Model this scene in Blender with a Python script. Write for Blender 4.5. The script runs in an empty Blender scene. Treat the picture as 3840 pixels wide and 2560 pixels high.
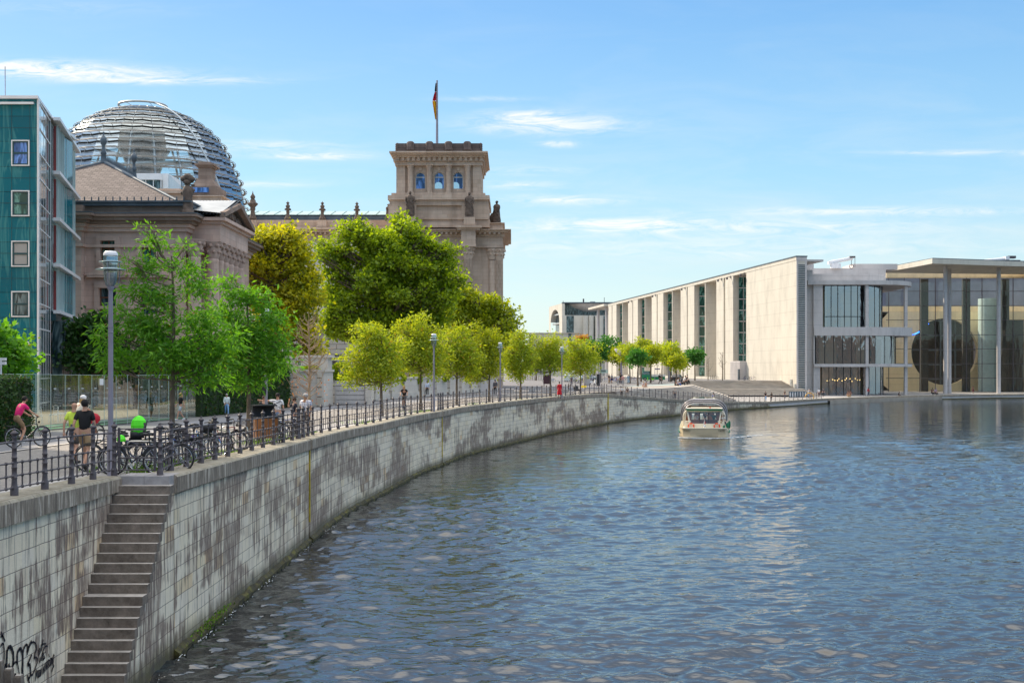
import bpy, bmesh, math, random
import numpy as np
from mathutils import Vector, Matrix, Euler
R = math.radians
PI = math.pi
SC = bpy.context.scene
COL = SC.collection
F = 4686.0; CX = 1920.0; HV = 1388.0; ZC = 6.6     # lens in pixels of the 3840 px wide photo, principal column, eye level
rng = random.Random(7)

def XU(u, Y): return (u - CX) / F * Y
def ZV(v, Y): return ZC - (v - HV) / F * Y
def P(u, v, Y): return Vector((XU(u, Y), Y, ZV(v, Y)))
def lerp(a, b, t): return a + (b - a) * t
def interp(x, tab):
    if x <= tab[0][0]: return tab[0][1]
    for (x0, y0), (x1, y1) in zip(tab, tab[1:]):
        if x <= x1: return y0 + (y1 - y0) * (x - x0) / (x1 - x0)
    return tab[-1][1]

# ------------------------------------------------------------------ mesh collector
class MB:
    def __init__(s): s.v = []; s.f = []; s.m = []; s.T = None; s.mi = 0; s.sm = []
    def add(s, vs, fs, smooth=False):
        o = len(s.v)
        if s.T is not None: vs = [s.T @ Vector(p) for p in vs]
        s.v.extend([tuple(p) for p in vs])
        for f in fs:
            s.f.append(tuple(i + o for i in f)); s.m.append(s.mi); s.sm.append(smooth)
        return s
    def quad(s, a, b, c, d): return s.add([a, b, c, d], [(0, 1, 2, 3)])
    def box(s, x0, x1, y0, y1, z0, z1):
        if x0 > x1: x0, x1 = x1, x0
        if y0 > y1: y0, y1 = y1, y0
        if z0 > z1: z0, z1 = z1, z0
        return s.add([(x0,y0,z0),(x1,y0,z0),(x1,y1,z0),(x0,y1,z0),(x0,y0,z1),(x1,y0,z1),(x1,y1,z1),(x0,y1,z1)],
                     [(0,3,2,1),(4,5,6,7),(0,1,5,4),(1,2,6,5),(2,3,7,6),(3,0,4,7)])
    def taper(s, x0, x1, y0, y1, z0, X0, X1, Y0, Y1, z1):      # frustum: lower rect, upper rect
        return s.add([(x0,y0,z0),(x1,y0,z0),(x1,y1,z0),(x0,y1,z0),(X0,Y0,z1),(X1,Y0,z1),(X1,Y1,z1),(X0,Y1,z1)],
                     [(0,3,2,1),(4,5,6,7),(0,1,5,4),(1,2,6,5),(2,3,7,6),(3,0,4,7)])
    def prism(s, poly, z0, z1):
        n = len(poly); vs = [(p[0], p[1], z0) for p in poly] + [(p[0], p[1], z1) for p in poly]
        fs = [tuple(range(n))[::-1], tuple(range(n, 2*n))] + [(i, (i+1) % n, n+(i+1) % n, n+i) for i in range(n)]
        return s.add(vs, fs)
    def tube(s, pts, r, n=6, cap=True, smooth=True):
        pts = [Vector(p) for p in pts]; k = len(pts)
        rr = r if isinstance(r, (list, tuple)) else [r] * k
        up = Vector((0, 0, 1)); vs = []; fs = []; prev = None
        for i, p in enumerate(pts):
            d = (pts[min(i+1, k-1)] - pts[max(i-1, 0)])
            if d.length < 1e-9: d = Vector((0, 0, 1))
            d.normalize()
            if prev is None:
                a = d.cross(up)
                if a.length < .05: a = d.cross(Vector((0, 1, 0)))
            else:
                a = prev - d * prev.dot(d)
                if a.length < 1e-4: a = d.cross(up)
            a.normalize(); prev = a; b = d.cross(a)
            for j in range(n):
                t = 2 * PI * j / n; q = p + (a * math.cos(t) + b * math.sin(t)) * rr[i]; vs.append(q)
        for i in range(k - 1):
            for j in range(n):
                fs.append((i*n+j, i*n+(j+1) % n, (i+1)*n+(j+1) % n, (i+1)*n+j))
        s.add(vs, fs, smooth)
        if cap: s.add(vs[:n], [tuple(range(n))[::-1]]); s.add(vs[-n:], [tuple(range(n))])
        return s
    def lathe(s, prof, n=12, c=(0, 0, 0), smooth=True):
        vs = []; fs = []; k = len(prof)
        for (r, z) in prof:
            for j in range(n):
                t = 2 * PI * j / n; vs.append((c[0] + r*math.cos(t), c[1] + r*math.sin(t), c[2] + z))
        for i in range(k - 1):
            for j in range(n): fs.append((i*n+j, i*n+(j+1) % n, (i+1)*n+(j+1) % n, (i+1)*n+j))
        s.add(vs, fs, smooth)
        if prof[0][0] > 1e-4: s.add(vs[:n], [tuple(range(n))[::-1]])
        if prof[-1][0] > 1e-4: s.add(vs[-n:], [tuple(range(n))])
        return s
    def ball(s, c, r, n=8, sq=(1, 1, 1)):
        m = max(4, n // 2 + 1)
        vs = []; fs = []
        for i in range(m + 1):
            a = -PI/2 + PI * i / m
            for j in range(n):
                t = 2*PI*j/n; vs.append((c[0]+r*sq[0]*math.cos(a)*math.cos(t), c[1]+r*sq[1]*math.cos(a)*math.sin(t), c[2]+r*sq[2]*math.sin(a)))
        for i in range(m):
            for j in range(n): fs.append((i*n+j, i*n+(j+1) % n, (i+1)*n+(j+1) % n, (i+1)*n+j))
        return s.add(vs, fs, True)
    def torus(s, c, Rr, r, n=20, k=5, axis='y', a0=0, a1=2*PI):
        pts = []
        full = abs(a1 - a0 - 2*PI) < 1e-6
        for i in range(n + 1):
            t = a0 + (a1 - a0) * i / n
            x, y = Rr*math.cos(t), Rr*math.sin(t)
            pts.append({'y': (c[0]+x, c[1], c[2]+y), 'z': (c[0]+x, c[1]+y, c[2]), 'x': (c[0], c[1]+x, c[2]+y)}[axis])
        return s.tube(pts, r, k, cap=not full)
    def build(s, name, mat, parent=None, smooth=None, **kw):
        org = ORG.get(parent.name, Vector((0, 0, 0))) if parent is not None and kw.get('world', True) else Vector((0, 0, 0))
        me = bpy.data.meshes.new(name)
        v = np.array(s.v, dtype=np.float64).reshape(-1, 3)
        if len(v) and org.length > 0: v = v - np.array(org)
        me.from_pydata(v.tolist(), [], s.f)
        mats = mat if isinstance(mat, (list, tuple)) else [mat]
        for m in mats: me.materials.append(m)
        me.polygons.foreach_set('material_index', s.m)
        me.polygons.foreach_set('use_smooth', s.sm if smooth is None else [smooth] * len(s.f))
        if kw.get('uv', True): auto_uv(me, org)
        me.update()
        o = bpy.data.objects.new(name, me); COL.objects.link(o)
        if parent is not None: o.parent = parent; ORG[o.name] = ORG.get(parent.name, Vector((0, 0, 0)))
        for k in ('label', 'category', 'group', 'kind'):
            if k in kw: o[k] = kw[k]
        return o
ORG = {}
def auto_uv(me, org):
    """UV in metres: along the wall and up it (walls), or x, y (floors)"""
    nl = len(me.loops)
    if nl == 0: return
    uvl = me.uv_layers.new(name='UVMap')
    co = np.empty(len(me.vertices) * 3); me.vertices.foreach_get('co', co); co = co.reshape(-1, 3) + np.array(org)
    li = np.empty(nl, dtype=np.int64); me.loops.foreach_get('vertex_index', li)
    nf = len(me.polygons); ls = np.empty(nf, dtype=np.int64); me.polygons.foreach_get('loop_start', ls)
    lt = np.empty(nf, dtype=np.int64); me.polygons.foreach_get('loop_total', lt)
    nn = np.empty(nf * 3); me.polygons.foreach_get('normal', nn); nn = nn.reshape(-1, 3)
    fi = np.repeat(np.arange(nf), lt)
    n = nn[fi]; p = co[li]
    h = np.hypot(n[:, 0], n[:, 1])
    flat = np.abs(n[:, 2]) > .7
    hs = np.where(h > 1e-6, h, 1)
    tx = -n[:, 1] / hs; ty = n[:, 0] / hs
    uu = np.where(flat, p[:, 0], p[:, 0]*tx + p[:, 1]*ty); vv = np.where(flat, p[:, 1], p[:, 2])
    uvl.data.foreach_set('uv', np.stack([uu, vv], 1).ravel())

def tag(o, label=None, cat=None, group=None, kind=None):
    if label: o['label'] = label
    if cat: o['category'] = cat
    if group: o['group'] = group
    if kind: o['kind'] = kind
    return o
def thing(name, label, cat, loc=(0, 0, 0), rz=0, group=None):
    o = bpy.data.objects.new(name, None); COL.objects.link(o); o.empty_display_size = .2
    o.location = loc; o.rotation_euler = (0, 0, rz); tag(o, label, cat, group)
    ORG[o.name] = Vector(loc) if rz == 0 else Vector((0, 0, 0))
    return o
def struct(name, mb, mat, **kw):
    o = mb.build(name, mat, None, **kw); o['kind'] = 'structure'; return o
KIDS = {}
def dup(root, loc, rz=0, label=None, cat=None, group=None, scale=None, color=None, mats=None, skip=()):
    """a copy of a thing with copies of its parts and sub-parts (meshes shared)"""
    def cp(o, parent):
        c = o.copy(); COL.objects.link(c)
        if parent is not None: c.parent = parent
        st = o.name.split('.')[0]
        if color is not None: c.color = color
        if mats and st in mats and c.type == 'MESH':
            c.material_slots[0].link = 'OBJECT'; c.material_slots[0].material = mats[st]
        for ch in list(o.children):
            if ch.name.split('.')[0] not in skip: cp(ch, c)
        return c
    r = cp(root, None)
    r.location = loc; r.rotation_euler = (0, 0, rz)
    if scale is not None: r.scale = (scale,)*3 if not isinstance(scale, tuple) else scale
    tag(r, label, cat, group)
    return r
def frame(O, d, n=None):
    """matrix: local x runs along the wall, local y points outwards, z up"""
    d = Vector((d[0], d[1], 0)).normalized()
    n = Vector((d[1], -d[0], 0)) if n is None else Vector((n[0], n[1], 0)).normalized()
    M = Matrix.Identity(4)
    M.col[0][:3] = d; M.col[1][:3] = n; M.col[2][:3] = (0, 0, 1); M.col[3][:3] = (O[0], O[1], O[2] if len(O) > 2 else 0)
    return M
def wall_holes(mb, s0, s1, z0, z1, holes, dep, y=0.0):
    """a wall face at local y with rectangular holes (a,b,c,d) and reveals going in by dep"""
    S = sorted(set([s0, s1] + [h[0] for h in holes] + [h[1] for h in holes]))
    Z = sorted(set([z0, z1] + [h[2] for h in holes] + [h[3] for h in holes]))
    for a, b in zip(S, S[1:]):
        for c, d in zip(Z, Z[1:]):
            m, q = (a+b)/2, (c+d)/2
            if any(h[0] < m < h[1] and h[2] < q < h[3] for h in holes): continue
            mb.quad((a, y, c), (b, y, c), (b, y, d), (a, y, d))
    for h in holes:
        a, b, c, d = h[:4]; i = y - dep
        mb.quad((a, y, c), (a, i, c), (a, i, d), (a, y, d)); mb.quad((b, i, c), (b, y, c), (b, y, d), (b, i, d))
        mb.quad((a, y, d), (a, i, d), (b, i, d), (b, y, d)); mb.quad((a, i, c), (a, y, c), (b, y, c), (b, i, c))
        mb.quad((a, i, c), (b, i, c), (b, i, d), (a, i, d))

# ------------------------------------------------------------------ node helpers
class G:
    def __init__(s, tree): s.t = tree; s.n = tree.nodes; s.l = tree.links
    def new(s, typ, **kw):
        n = s.n.new(typ)
        for k, v in kw.items(): setattr(n, k, v)
        return n
    def put(s, sock, val):
        if val is None: return
        if isinstance(val, bpy.types.NodeSocket): s.l.new(val, sock)
        elif isinstance(val, (tuple, list)):
            if sock.type == 'VECTOR': sock.default_value = tuple(val)[:3]
            else: sock.default_value = tuple(val) if len(val) == 4 else tuple(val) + (1,)
        else:
            if sock.type in ('RGBA',): sock.default_value = (val, val, val, 1)
            elif sock.type == 'VECTOR': sock.default_value = (val, val, val)
            else: sock.default_value = val
    def uv(s): return s.new('ShaderNodeTexCoord').outputs['UV']
    def obj(s): return s.new('ShaderNodeTexCoord').outputs['Object']
    def pos(s): return s.new('ShaderNodeNewGeometry').outputs['Position']
    def map(s, vec, scale=(1, 1, 1), loc=(0, 0, 0), rot=(0, 0, 0)):
        n = s.new('ShaderNodeMapping'); s.put(n.inputs[0], vec); n.inputs['Scale'].default_value = scale
        n.inputs['Location'].default_value = loc; n.inputs['Rotation'].default_value = rot; return n.outputs[0]
    def noise(s, vec, scale=1, detail=4, rough=.55, dist=0):
        n = s.new('ShaderNodeTexNoise'); s.put(n.inputs['Vector'], vec); n.inputs['Scale'].default_value = scale
        n.inputs['Detail'].default_value = detail; n.inputs['Roughness'].default_value = rough; n.inputs['Distortion'].default_value = dist
        return n.outputs[0]
    def voro(s, vec, scale=1, feature='F1', out=0, rand=1):
        n = s.new('ShaderNodeTexVoronoi', feature=feature); s.put(n.inputs['Vector'], vec); n.inputs['Scale'].default_value = scale
        n.inputs['Randomness'].default_value = rand
        return n.outputs[out]
    def ramp(s, fac, stops, interp='LINEAR'):
        n = s.new('ShaderNodeValToRGB'); s.put(n.inputs[0], fac); cr = n.color_ramp; cr.interpolation = interp
        while len(cr.elements) < len(stops): cr.elements.new(.5)
        for e, (p, c) in zip(cr.elements, stops):
            e.position = p; e.color = (c, c, c, 1) if isinstance(c, (int, float)) else tuple(c) + (1,)
        return n.outputs[0]
    def mix(s, fac, a, b, mode='MIX'):
        n = s.new('ShaderNodeMix', data_type='RGBA', blend_type=mode)
        s.put(n.inputs[0], fac); s.put(n.inputs[6], a); s.put(n.inputs[7], b); return n.outputs[2]
    def math(s, op, a, b=None, c=None, clamp=False):
        n = s.new('ShaderNodeMath', operation=op); n.use_clamp = clamp
        s.put(n.inputs[0], a); s.put(n.inputs[1], b)
        if c is not None: s.put(n.inputs[2], c)
        return n.outputs[0]
    def sep(s, vec):
        n = s.new('ShaderNodeSeparateXYZ'); s.put(n.inputs[0], vec); return n.outputs
    def comb(s, x, y, z=0.0):
        n = s.new('ShaderNodeCombineXYZ'); s.put(n.inputs[0], x); s.put(n.inputs[1], y); s.put(n.inputs[2], z); return n.outputs[0]
    def brick(s, vec, w, h, mortar=.01, c1=.0, c2=1., cm=.5, off=.5, smooth=.1, bias=0):
        n = s.new('ShaderNodeTexBrick'); s.put(n.inputs['Vector'], vec); n.offset = off
        n.inputs['Scale'].default_value = 1; n.inputs['Brick Width'].default_value = w; n.inputs['Row Height'].default_value = h
        n.inputs['Mortar Size'].default_value = mortar; n.inputs['Mortar Smooth'].default_value = smooth; n.inputs['Bias'].default_value = bias
        s.put(n.inputs['Color1'], c1); s.put(n.inputs['Color2'], c2); s.put(n.inputs['Mortar'], cm)
        return n.outputs
    def bump(s, h, strength=.3, dist=.02, nrm=None):
        n = s.new('ShaderNodeBump'); n.inputs['Strength'].default_value = strength; n.inputs['Distance'].default_value = dist
        s.put(n.inputs['Height'], h)
        if nrm is not None: s.put(n.inputs['Normal'], nrm)
        return n.outputs[0]
    def bsdf(s, color, rough=.6, bump=None, metal=0, spec=.5, **kw):
        n = s.new('ShaderNodeBsdfPrincipled'); s.put(n.inputs['Base Color'], color); s.put(n.inputs['Roughness'], rough)
        s.put(n.inputs['Metallic'], metal); s.put(n.inputs['Specular IOR Level'], spec)
        if bump is not None: s.put(n.inputs['Normal'], bump)
        for k, v in kw.items(): s.put(n.inputs[k], v)
        return n.outputs[0]
    def out(s, sh):
        o = s.new('ShaderNodeOutputMaterial'); s.l.new(sh, o.inputs[0])
MATS = {}
def mat(name, fn):
    if name in MATS: return MATS[name]
    m = bpy.data.materials.new(name); m.use_nodes = True; m.node_tree.nodes.clear()
    g = G(m.node_tree); g.out(fn(g)); MATS[name] = m; return m
def plain(name, c, rough=.6, var=.25, scale=3., metal=0, spec=.5, bump=.15, bscale=None, coat=0):
    def fn(g):
        n = g.noise(g.obj(), scale, 5); lo = tuple(x * (1 - var) for x in c); hi = tuple(min(1, x * (1 + var)) for x in c)
        col = g.ramp(n, [(.3, lo), (.7, hi)])
        b = g.bump(g.noise(g.obj(), bscale or scale * 8, 4), bump, .01) if bump else None
        kw = {'Coat Weight': coat} if coat else {}
        return g.bsdf(col, rough, b, metal, spec, **kw)
    return mat(name, fn)

# ------------------------------------------------------------------ materials
def _quay(g, sc=1.0, bw=.8, bh=.34, dark=.5, warm=True):
    uv0 = g.uv(); wv = g.math('MULTIPLY', g.math('SUBTRACT', g.noise(g.map(uv0, (2.5, 2.5, 1)), 1, 3), .5), .035)
    s0_ = g.sep(uv0); uv = g.comb(g.math('ADD', s0_[0], wv), g.math('ADD', s0_[1], wv)); sx = g.sep(uv)
    b = g.brick(uv, bw, bh, .009, (.88, .76, .57), (.94, .84, .66), (.17, .14, .12), smooth=.3)
    col = b[0]
    br = g.brick(uv, bw, bh, 0.0, 0., 1., .5)[0]
    cell = g.noise(g.map(br, (7, 7, 7)), 3, 0)
    wn = g.new('ShaderNodeTexWhiteNoise', noise_dimensions='2D')
    # per block tint: snap uv to block rows
    row = g.math('FLOOR', g.math('DIVIDE', sx[1], bh)); cx = g.math('FLOOR', g.math('DIVIDE', g.math('ADD', sx[0], g.math('MULTIPLY', g.math('MODULO', row, 2.), bw/2)), bw))
    g.put(wn.inputs['Vector'], g.comb(cx, row)); w = wn.outputs[0]
    tint = g.ramp(w, [(0, (.66, .55, .43)), (.3, (.90, .79, .61)), (.55, (.80, .71, .60)), (.9, (.94, .83, .64)), (.97, (.76, .62, .40)), (1, (.70, .42, .18))])
    col = g.mix(.62, col, tint)
    col = g.mix(g.math('MULTIPLY', b[1], .75), col, (.20, .165, .14))
    big = g.noise(g.map(uv, (.13, .34, 1)), 1, 3, .65, .4)
    st = g.noise(g.map(uv, (3.2, .30, 1)), 1.2, 6, .65, .3)
    st2 = g.noise(g.map(uv, (9, .9, 1), loc=(5, 3, 0)), 1.3, 5, .7)
    a = g.math('MULTIPLY', g.ramp(g.math('ADD', g.math('MULTIPLY', st, .50), g.math('MULTIPLY', big, .80)), [(.665 - dark*.06, 0.), (.705 - dark*.06, .95), (1, 1.)]),
               g.ramp(st2, [(.36, .25), (.52, 1.)]))
    col = g.mix(g.math('MULTIPLY', a, .92), col, g.ramp(st2, [(.3, (.26, .18, .15)), (.7, (.125, .085, .075))]))
    fine = g.ramp(g.noise(g.map(uv, (9, .4, 1)), 1, 5, .7), [(.54, 0.), (.62, 1.)])
    col = g.mix(g.math('MULTIPLY', fine, .6), col, (.19, .16, .14))
    white = g.ramp(g.noise(g.map(uv, (7, 2.2, 1), loc=(9, 2, 0)), 1, 5, .7), [(.62, 0.), (.66, 1.)])
    col = g.mix(g.math('MULTIPLY', white, .5), col, (.72, .70, .65))
    wob = g.math('ADD', sx[1], g.math('MULTIPLY', g.math('SUBTRACT', g.noise(g.map(uv, (1.5, 1.5, 1)), 1, 4), .5), .5))
    damp = g.ramp(wob, [(.18, 1.), (.62, 0.)])
    col = g.mix(g.math('MULTIPLY', damp, .9), col, g.ramp(g.noise(uv, 3, 4), [(.4, (.07, .055, .03)), (.6, (.10, .09, .025))]))
    h = g.math('SUBTRACT', g.noise(uv, 14, 6, .7), g.math('MULTIPLY', b[1], 1.3))
    return g.bsdf(col, g.ramp(damp, [(0, .85), (1, .4)]), g.bump(h, .55, .02), spec=.25)
M_quay = mat('quay_stone_blocks', lambda g: _quay(g, dark=.42))
M_quay_left = mat('quay_stone_narrow_blocks', lambda g: _quay(g, bw=.55, bh=.33, dark=.20))
def _coping(g):
    uv = g.uv(); sx = g.sep(uv); n = g.sep(g.new('ShaderNodeNewGeometry').outputs['Normal'])
    b = g.brick(g.map(uv, (1, 1, 1)), 1.1, 5., .012, .8, 1., .3, off=0)
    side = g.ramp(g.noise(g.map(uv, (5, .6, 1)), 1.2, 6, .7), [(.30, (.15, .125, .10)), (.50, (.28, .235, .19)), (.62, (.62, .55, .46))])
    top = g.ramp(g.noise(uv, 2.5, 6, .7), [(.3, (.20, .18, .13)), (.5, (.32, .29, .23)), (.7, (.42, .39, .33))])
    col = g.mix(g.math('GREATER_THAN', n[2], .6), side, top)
    col = g.mix(g.math('MULTIPLY', b[1], .7), col, (.05, .04, .035))
    return g.bsdf(col, .9, g.bump(g.noise(uv, 18, 6, .75), .6, .02), spec=.2)
M_coping = mat('weathered_coping_stone', _coping)
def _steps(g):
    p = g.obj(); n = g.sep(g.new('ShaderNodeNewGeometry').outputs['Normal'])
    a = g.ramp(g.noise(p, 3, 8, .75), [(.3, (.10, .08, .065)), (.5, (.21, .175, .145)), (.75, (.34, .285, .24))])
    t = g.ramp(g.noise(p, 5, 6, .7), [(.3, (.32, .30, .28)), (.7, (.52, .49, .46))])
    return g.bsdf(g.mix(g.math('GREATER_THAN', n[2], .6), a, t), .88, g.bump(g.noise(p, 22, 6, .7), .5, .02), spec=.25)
M_steps = mat('dark_granite_steps', _steps)
def _cobble(g):
    uv = g.uv(); w = g.map(uv, (1, 1, 1)); d = g.noise(uv, .7, 3)
    b = g.brick(w, .17, .13, .022, (.30, .28, .26), (.44, .40, .37), (.13, .12, .11), smooth=.8)
    col = g.mix(g.ramp(d, [(.3, 0.), (.7, .4)]), b[0], (.36, .32, .28))
    return g.bsdf(col, .75, g.bump(g.math('SUBTRACT', g.noise(uv, 30, 3), g.math('MULTIPLY', b[1], 2.)), .8, .03), spec=.35)
M_cobble = mat('granite_cobbles', _cobble)
def _slab(g, c1=(.36, .34, .33), c2=(.46, .44, .42), w=1.0, h=.6):
    uv = g.uv(); b = g.brick(uv, w, h, .010, c1, c2, (.16, .15, .14), smooth=.2)
    col = g.mix(g.ramp(g.noise(uv, .45, 5), [(.35, 0.), (.7, .5)]), b[0], tuple(x*.72 for x in c1))
    return g.bsdf(col, .82, g.bump(g.math('SUBTRACT', g.noise(uv, 25, 4), b[1]), .3, .01), spec=.3)
M_slab = mat('paving_slabs', _slab)
M_plaza = mat('plaza_paving', lambda g: _slab(g, (.17, .165, .17), (.22, .21, .215), 1.2, 1.2))
M_asphalt = mat('asphalt', lambda g: g.bsdf(g.ramp(g.noise(g.uv(), .6, 8, .7), [(.3, (.15, .155, .17)), (.7, (.25, .25, .265))]), .8, g.bump(g.noise(g.uv(), 60, 3), .3, .01), spec=.35))
M_earth = mat('ground_earth', lambda g: g.bsdf(g.ramp(g.noise(g.uv(), .3, 6), [(.35, (.10, .10, .05)), (.6, (.24, .22, .19))]), .95))
M_terr = mat('terrace_step_stone', lambda g: g.bsdf(g.ramp(g.noise(g.pos(), .5, 6), [(.3, (.30, .26, .22)), (.7, (.46, .41, .35))]), .85, g.bump(g.noise(g.pos(), 8, 4), .2, .02)))
M_iron = plain('dark_grey_iron_paint', (.095, .08, .088), .5, .3, 6, spec=.5, bump=.2)
M_lamp = plain('lilac_grey_pole_paint', (.30, .28, .33), .45, .12, 2, metal=.2)
M_steel = plain('brushed_steel', (.62, .58, .53), .3, .1, 8, metal=1)
M_chrome = plain('chrome', (.75, .75, .77), .18, .05, 8, metal=1, bump=0)
M_black = plain('black_rubber', (.022, .022, .024), .6, .3, 10)
M_bikepaint = mat('bicycle_paint', lambda g: g.bsdf(g.new('ShaderNodeObjectInfo').outputs['Color'], .3, spec=.6))
M_yellow = plain('yellow_joint_paint', (.50, .37, .03), .8, .35, 4)
M_moss = plain('bright_moss', (.14, .30, .01), .9, .4, 9, bump=.8)
M_graf = plain('black_spray_paint', (.014, .012, .022), .7, .2, 5, bump=0)
def _ashlar(g, c1, c2, w, h, cm, stain=.4, mort=.012):
    uv = g.uv(); b = g.brick(uv, w, h, mort, c1, c2, cm, smooth=.3)
    s1 = g.ramp(g.noise(g.map(uv, (.9, .14, 1)), 1, 5, .6), [(.42, 0.), (.72, stain)])
    s2 = g.ramp(g.noise(uv, .25, 5), [(.35, 0.), (.75, .35)])
    col = g.mix(s1, b[0], tuple(x * .52 for x in c1)); col = g.mix(s2, col, tuple(min(1, x*1.12) for x in c2))
    return g.bsdf(col, .88, g.bump(g.math('SUBTRACT', g.noise(uv, 6, 5), b[1]), .35, .03), spec=.2)
M_palais = mat('pink_sandstone', lambda g: _ashlar(g, (.60, .42, .345), (.70, .52, .44), 1.5, .5, (.42, .30, .25), .5))
M_palais_dark = mat('soot_dark_sandstone', lambda g: _ashlar(g, (.25, .18, .145), (.34, .255, .21), 2.2, .6, (.14, .10, .085), .6))
M_reich = mat('grey_beige_sandstone', lambda g: _ashlar(g, (.51, .375, .285), (.62, .48, .38), 1.6, .62, (.27, .20, .155), .6))
M_reich_light = mat('cleaned_sandstone', lambda g: _ashlar(g, (.60, .54, .46), (.68, .62, .54), 1.7, .7, (.42, .37, .32), .25))
M_reich_dark = mat('blackened_sandstone', lambda g: _ashlar(g, (.10, .08, .078), (.17, .135, .125), 2.5, .8, (.07, .055, .05), .5))
M_rust = mat('rusticated_stone', lambda g: _ashlar(g, (.50, .44, .37), (.62, .56, .48), 2.4, .75, (.14, .11, .09), .2, .05))
M_statue = plain('dark_sandstone_figure', (.13, .095, .075), .9, .5, 2.0, bump=.6)
M_garden = mat('pale_garden_wall_stone', lambda g: _ashlar(g, (.60, .55, .49), (.67, .62, .56), 1.6, .62, (.42, .38, .34), .3))
def _roof(g):
    uv = g.uv(); b = g.brick(uv, .55, .36, .035, (.10, .075, .07), (.18, .14, .13), (.035, .025, .025), smooth=.2)
    return g.bsdf(g.mix(g.ramp(g.noise(uv, .4, 4), [(.4, 0.), (.7, .4)]), b[0], (.13, .10, .095)), .8, g.bump(g.math('MULTIPLY', b[1], -1.), .6, .05))
M_roof = mat('brown_roof_tiles', _roof)
M_lead = plain('blue_grey_lead', (.10, .125, .15), .55, .3, .8, metal=.3)
M_zinc = plain('pale_zinc_sheet', (.50, .50, .48), .45, .15, .7, metal=.5)
def _conc(g, c=(.64, .595, .51), pw=2.7, ph=2.8):
    uv = g.uv(); b = g.brick(uv, 300.0, ph, .05, .0, 0.02, 1., off=.0, smooth=.1)
    d = g.voro(g.map(uv, (1/1.15, 1/1.4, 1)), 1, 'F1', 0, 0.0)
    dots = g.ramp(d, [(.035, 1.), (.05, 0.)])
    n = g.ramp(g.noise(g.map(uv, (.35, .10, 1)), 1, 6, .7), [(.3, tuple(x*.80 for x in c)), (.5, c), (.7, tuple(min(1, x*1.10) for x in c))])
    col = g.mix(g.math('MULTIPLY', b[1], .42), n, tuple(x*.55 for x in c)); col = g.mix(g.math('MULTIPLY', dots, .04), col, tuple(x*.45 for x in c))
    return g.bsdf(col, .85, g.bump(g.noise(uv, 3, 5), .12, .03), spec=.25)
M_conc = mat('fair_faced_concrete', _conc)
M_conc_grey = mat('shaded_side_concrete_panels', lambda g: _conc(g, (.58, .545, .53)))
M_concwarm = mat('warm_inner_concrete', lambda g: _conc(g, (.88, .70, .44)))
def _glassdark(c=(.02, .04, .045), wav=.25, sc=.5, rough=.03, metal=.0):
    def fn(g):
        b = g.bump(g.noise(g.map(g.uv(), (1.6, .5, 1)), sc, 2, .4, .6), wav, .05)
        n_ = g.noise(g.map(g.uv(), (1.1, .35, 1)), .9, 3, .6, 1.2)
        cc = g.ramp(n_, [(.44, c), (.52, tuple(x*2.2+.02 for x in c)), (.60, tuple(min(1, x*4+.10) for x in c)), (.66, c)])  # paler streaks in the base colour imitate reflections and interior variety
        return g.bsdf(cc, rough, b, metal, .5, **{'IOR': 1.5})
    return fn
M_win = mat('dark_window_glass', _glassdark())
M_winb = mat('blue_window_glass', _glassdark((.02, .07, .20), .1, .5, .06, .0))
M_wing = mat('green_window_glass', _glassdark((.015, .07, .06), .2))
M_winp = mat('pale_blind_window', lambda g: g.bsdf(g.ramp(g.new('ShaderNodeTexWave', wave_type='BANDS', bands_direction='Y').outputs[1], [(.2, .35), (.7, .8)]), .3))
def _teal(g):
    uv = g.uv(); b = g.brick(g.map(uv, (1, 1, 1)), 50., 1.69, .02, (.0, .115, .16), (.0, .15, .20), (.0, .02, .03), off=0)
    ws = g.ramp(g.noise(g.map(uv, (.9, .10, 1)), .9, 3, .6, 1.5), [(.50, 0.), (.56, .55), (.60, .1)])  # lighter aqua bands painted in as reflection streaks
    return g.bsdf(g.mix(ws, b[0], (.08, .30, .30)), .06, g.bump(g.noise(g.map(uv, (.8, .3, 1)), .6, 3, .5, .8), .35, .06), 0, .3, **{'IOR': 1.4})
M_teal = mat('teal_enamelled_glass', _teal)
M_tealdark = plain('dark_teal_metal', (.005, .055, .07), .35, .2, .5)
M_mirror = mat('pale_reflecting_glass', lambda g: g.bsdf((.62, .70, .72), .05, g.bump(g.noise(g.map(g.uv(), (.9, .25, 1)), .5, 2, .5, .5), .25, .05), .85, .6))
M_white = plain('white_painted_metal', (.78, .78, .80), .35, .06, 1, bump=0)
M_whitem = plain('off_white_paint', (.74, .72, .66), .35, .08, 1.5, bump=0)
M_redlv = plain('dark_red_louvre', (.22, .03, .03), .5, .25, 1.5)
M_paleblind = plain('pale_green_glass_blade', (.52, .66, .66), .2, .08, 1)
def _clear(tint, refl=.35, rough=.02, wav=.15, gc=(.85, .92, .9)):
    def fn(g):
        fr = g.new('ShaderNodeFresnel'); fr.inputs[0].default_value = 1.5
        b = g.bump(g.noise(g.map(g.uv(), (1.2, .3, 1)), .8, 2, .5, .5), wav, .04)
        tr = g.new('ShaderNodeBsdfTransparent'); tr.inputs[0].default_value = tint + (1,)
        gl = g.new('ShaderNodeBsdfGlossy'); gl.inputs['Roughness'].default_value = rough; g.put(gl.inputs['Color'], gc); g.put(gl.inputs['Normal'], b)
        m = g.new('ShaderNodeMixShader'); g.put(m.inputs[0], g.math('ADD', g.math('MULTIPLY', fr.outputs[0], 1.3), refl, clamp=True))
        g.l.new(tr.outputs[0], m.inputs[1]); g.l.new(gl.outputs[0], m.inputs[2]); return m.outputs[0]
    return fn
M_pane = mat('clear_greenish_glass_pane', _clear((.80, .94, .87), .12, .02, .3))
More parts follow.
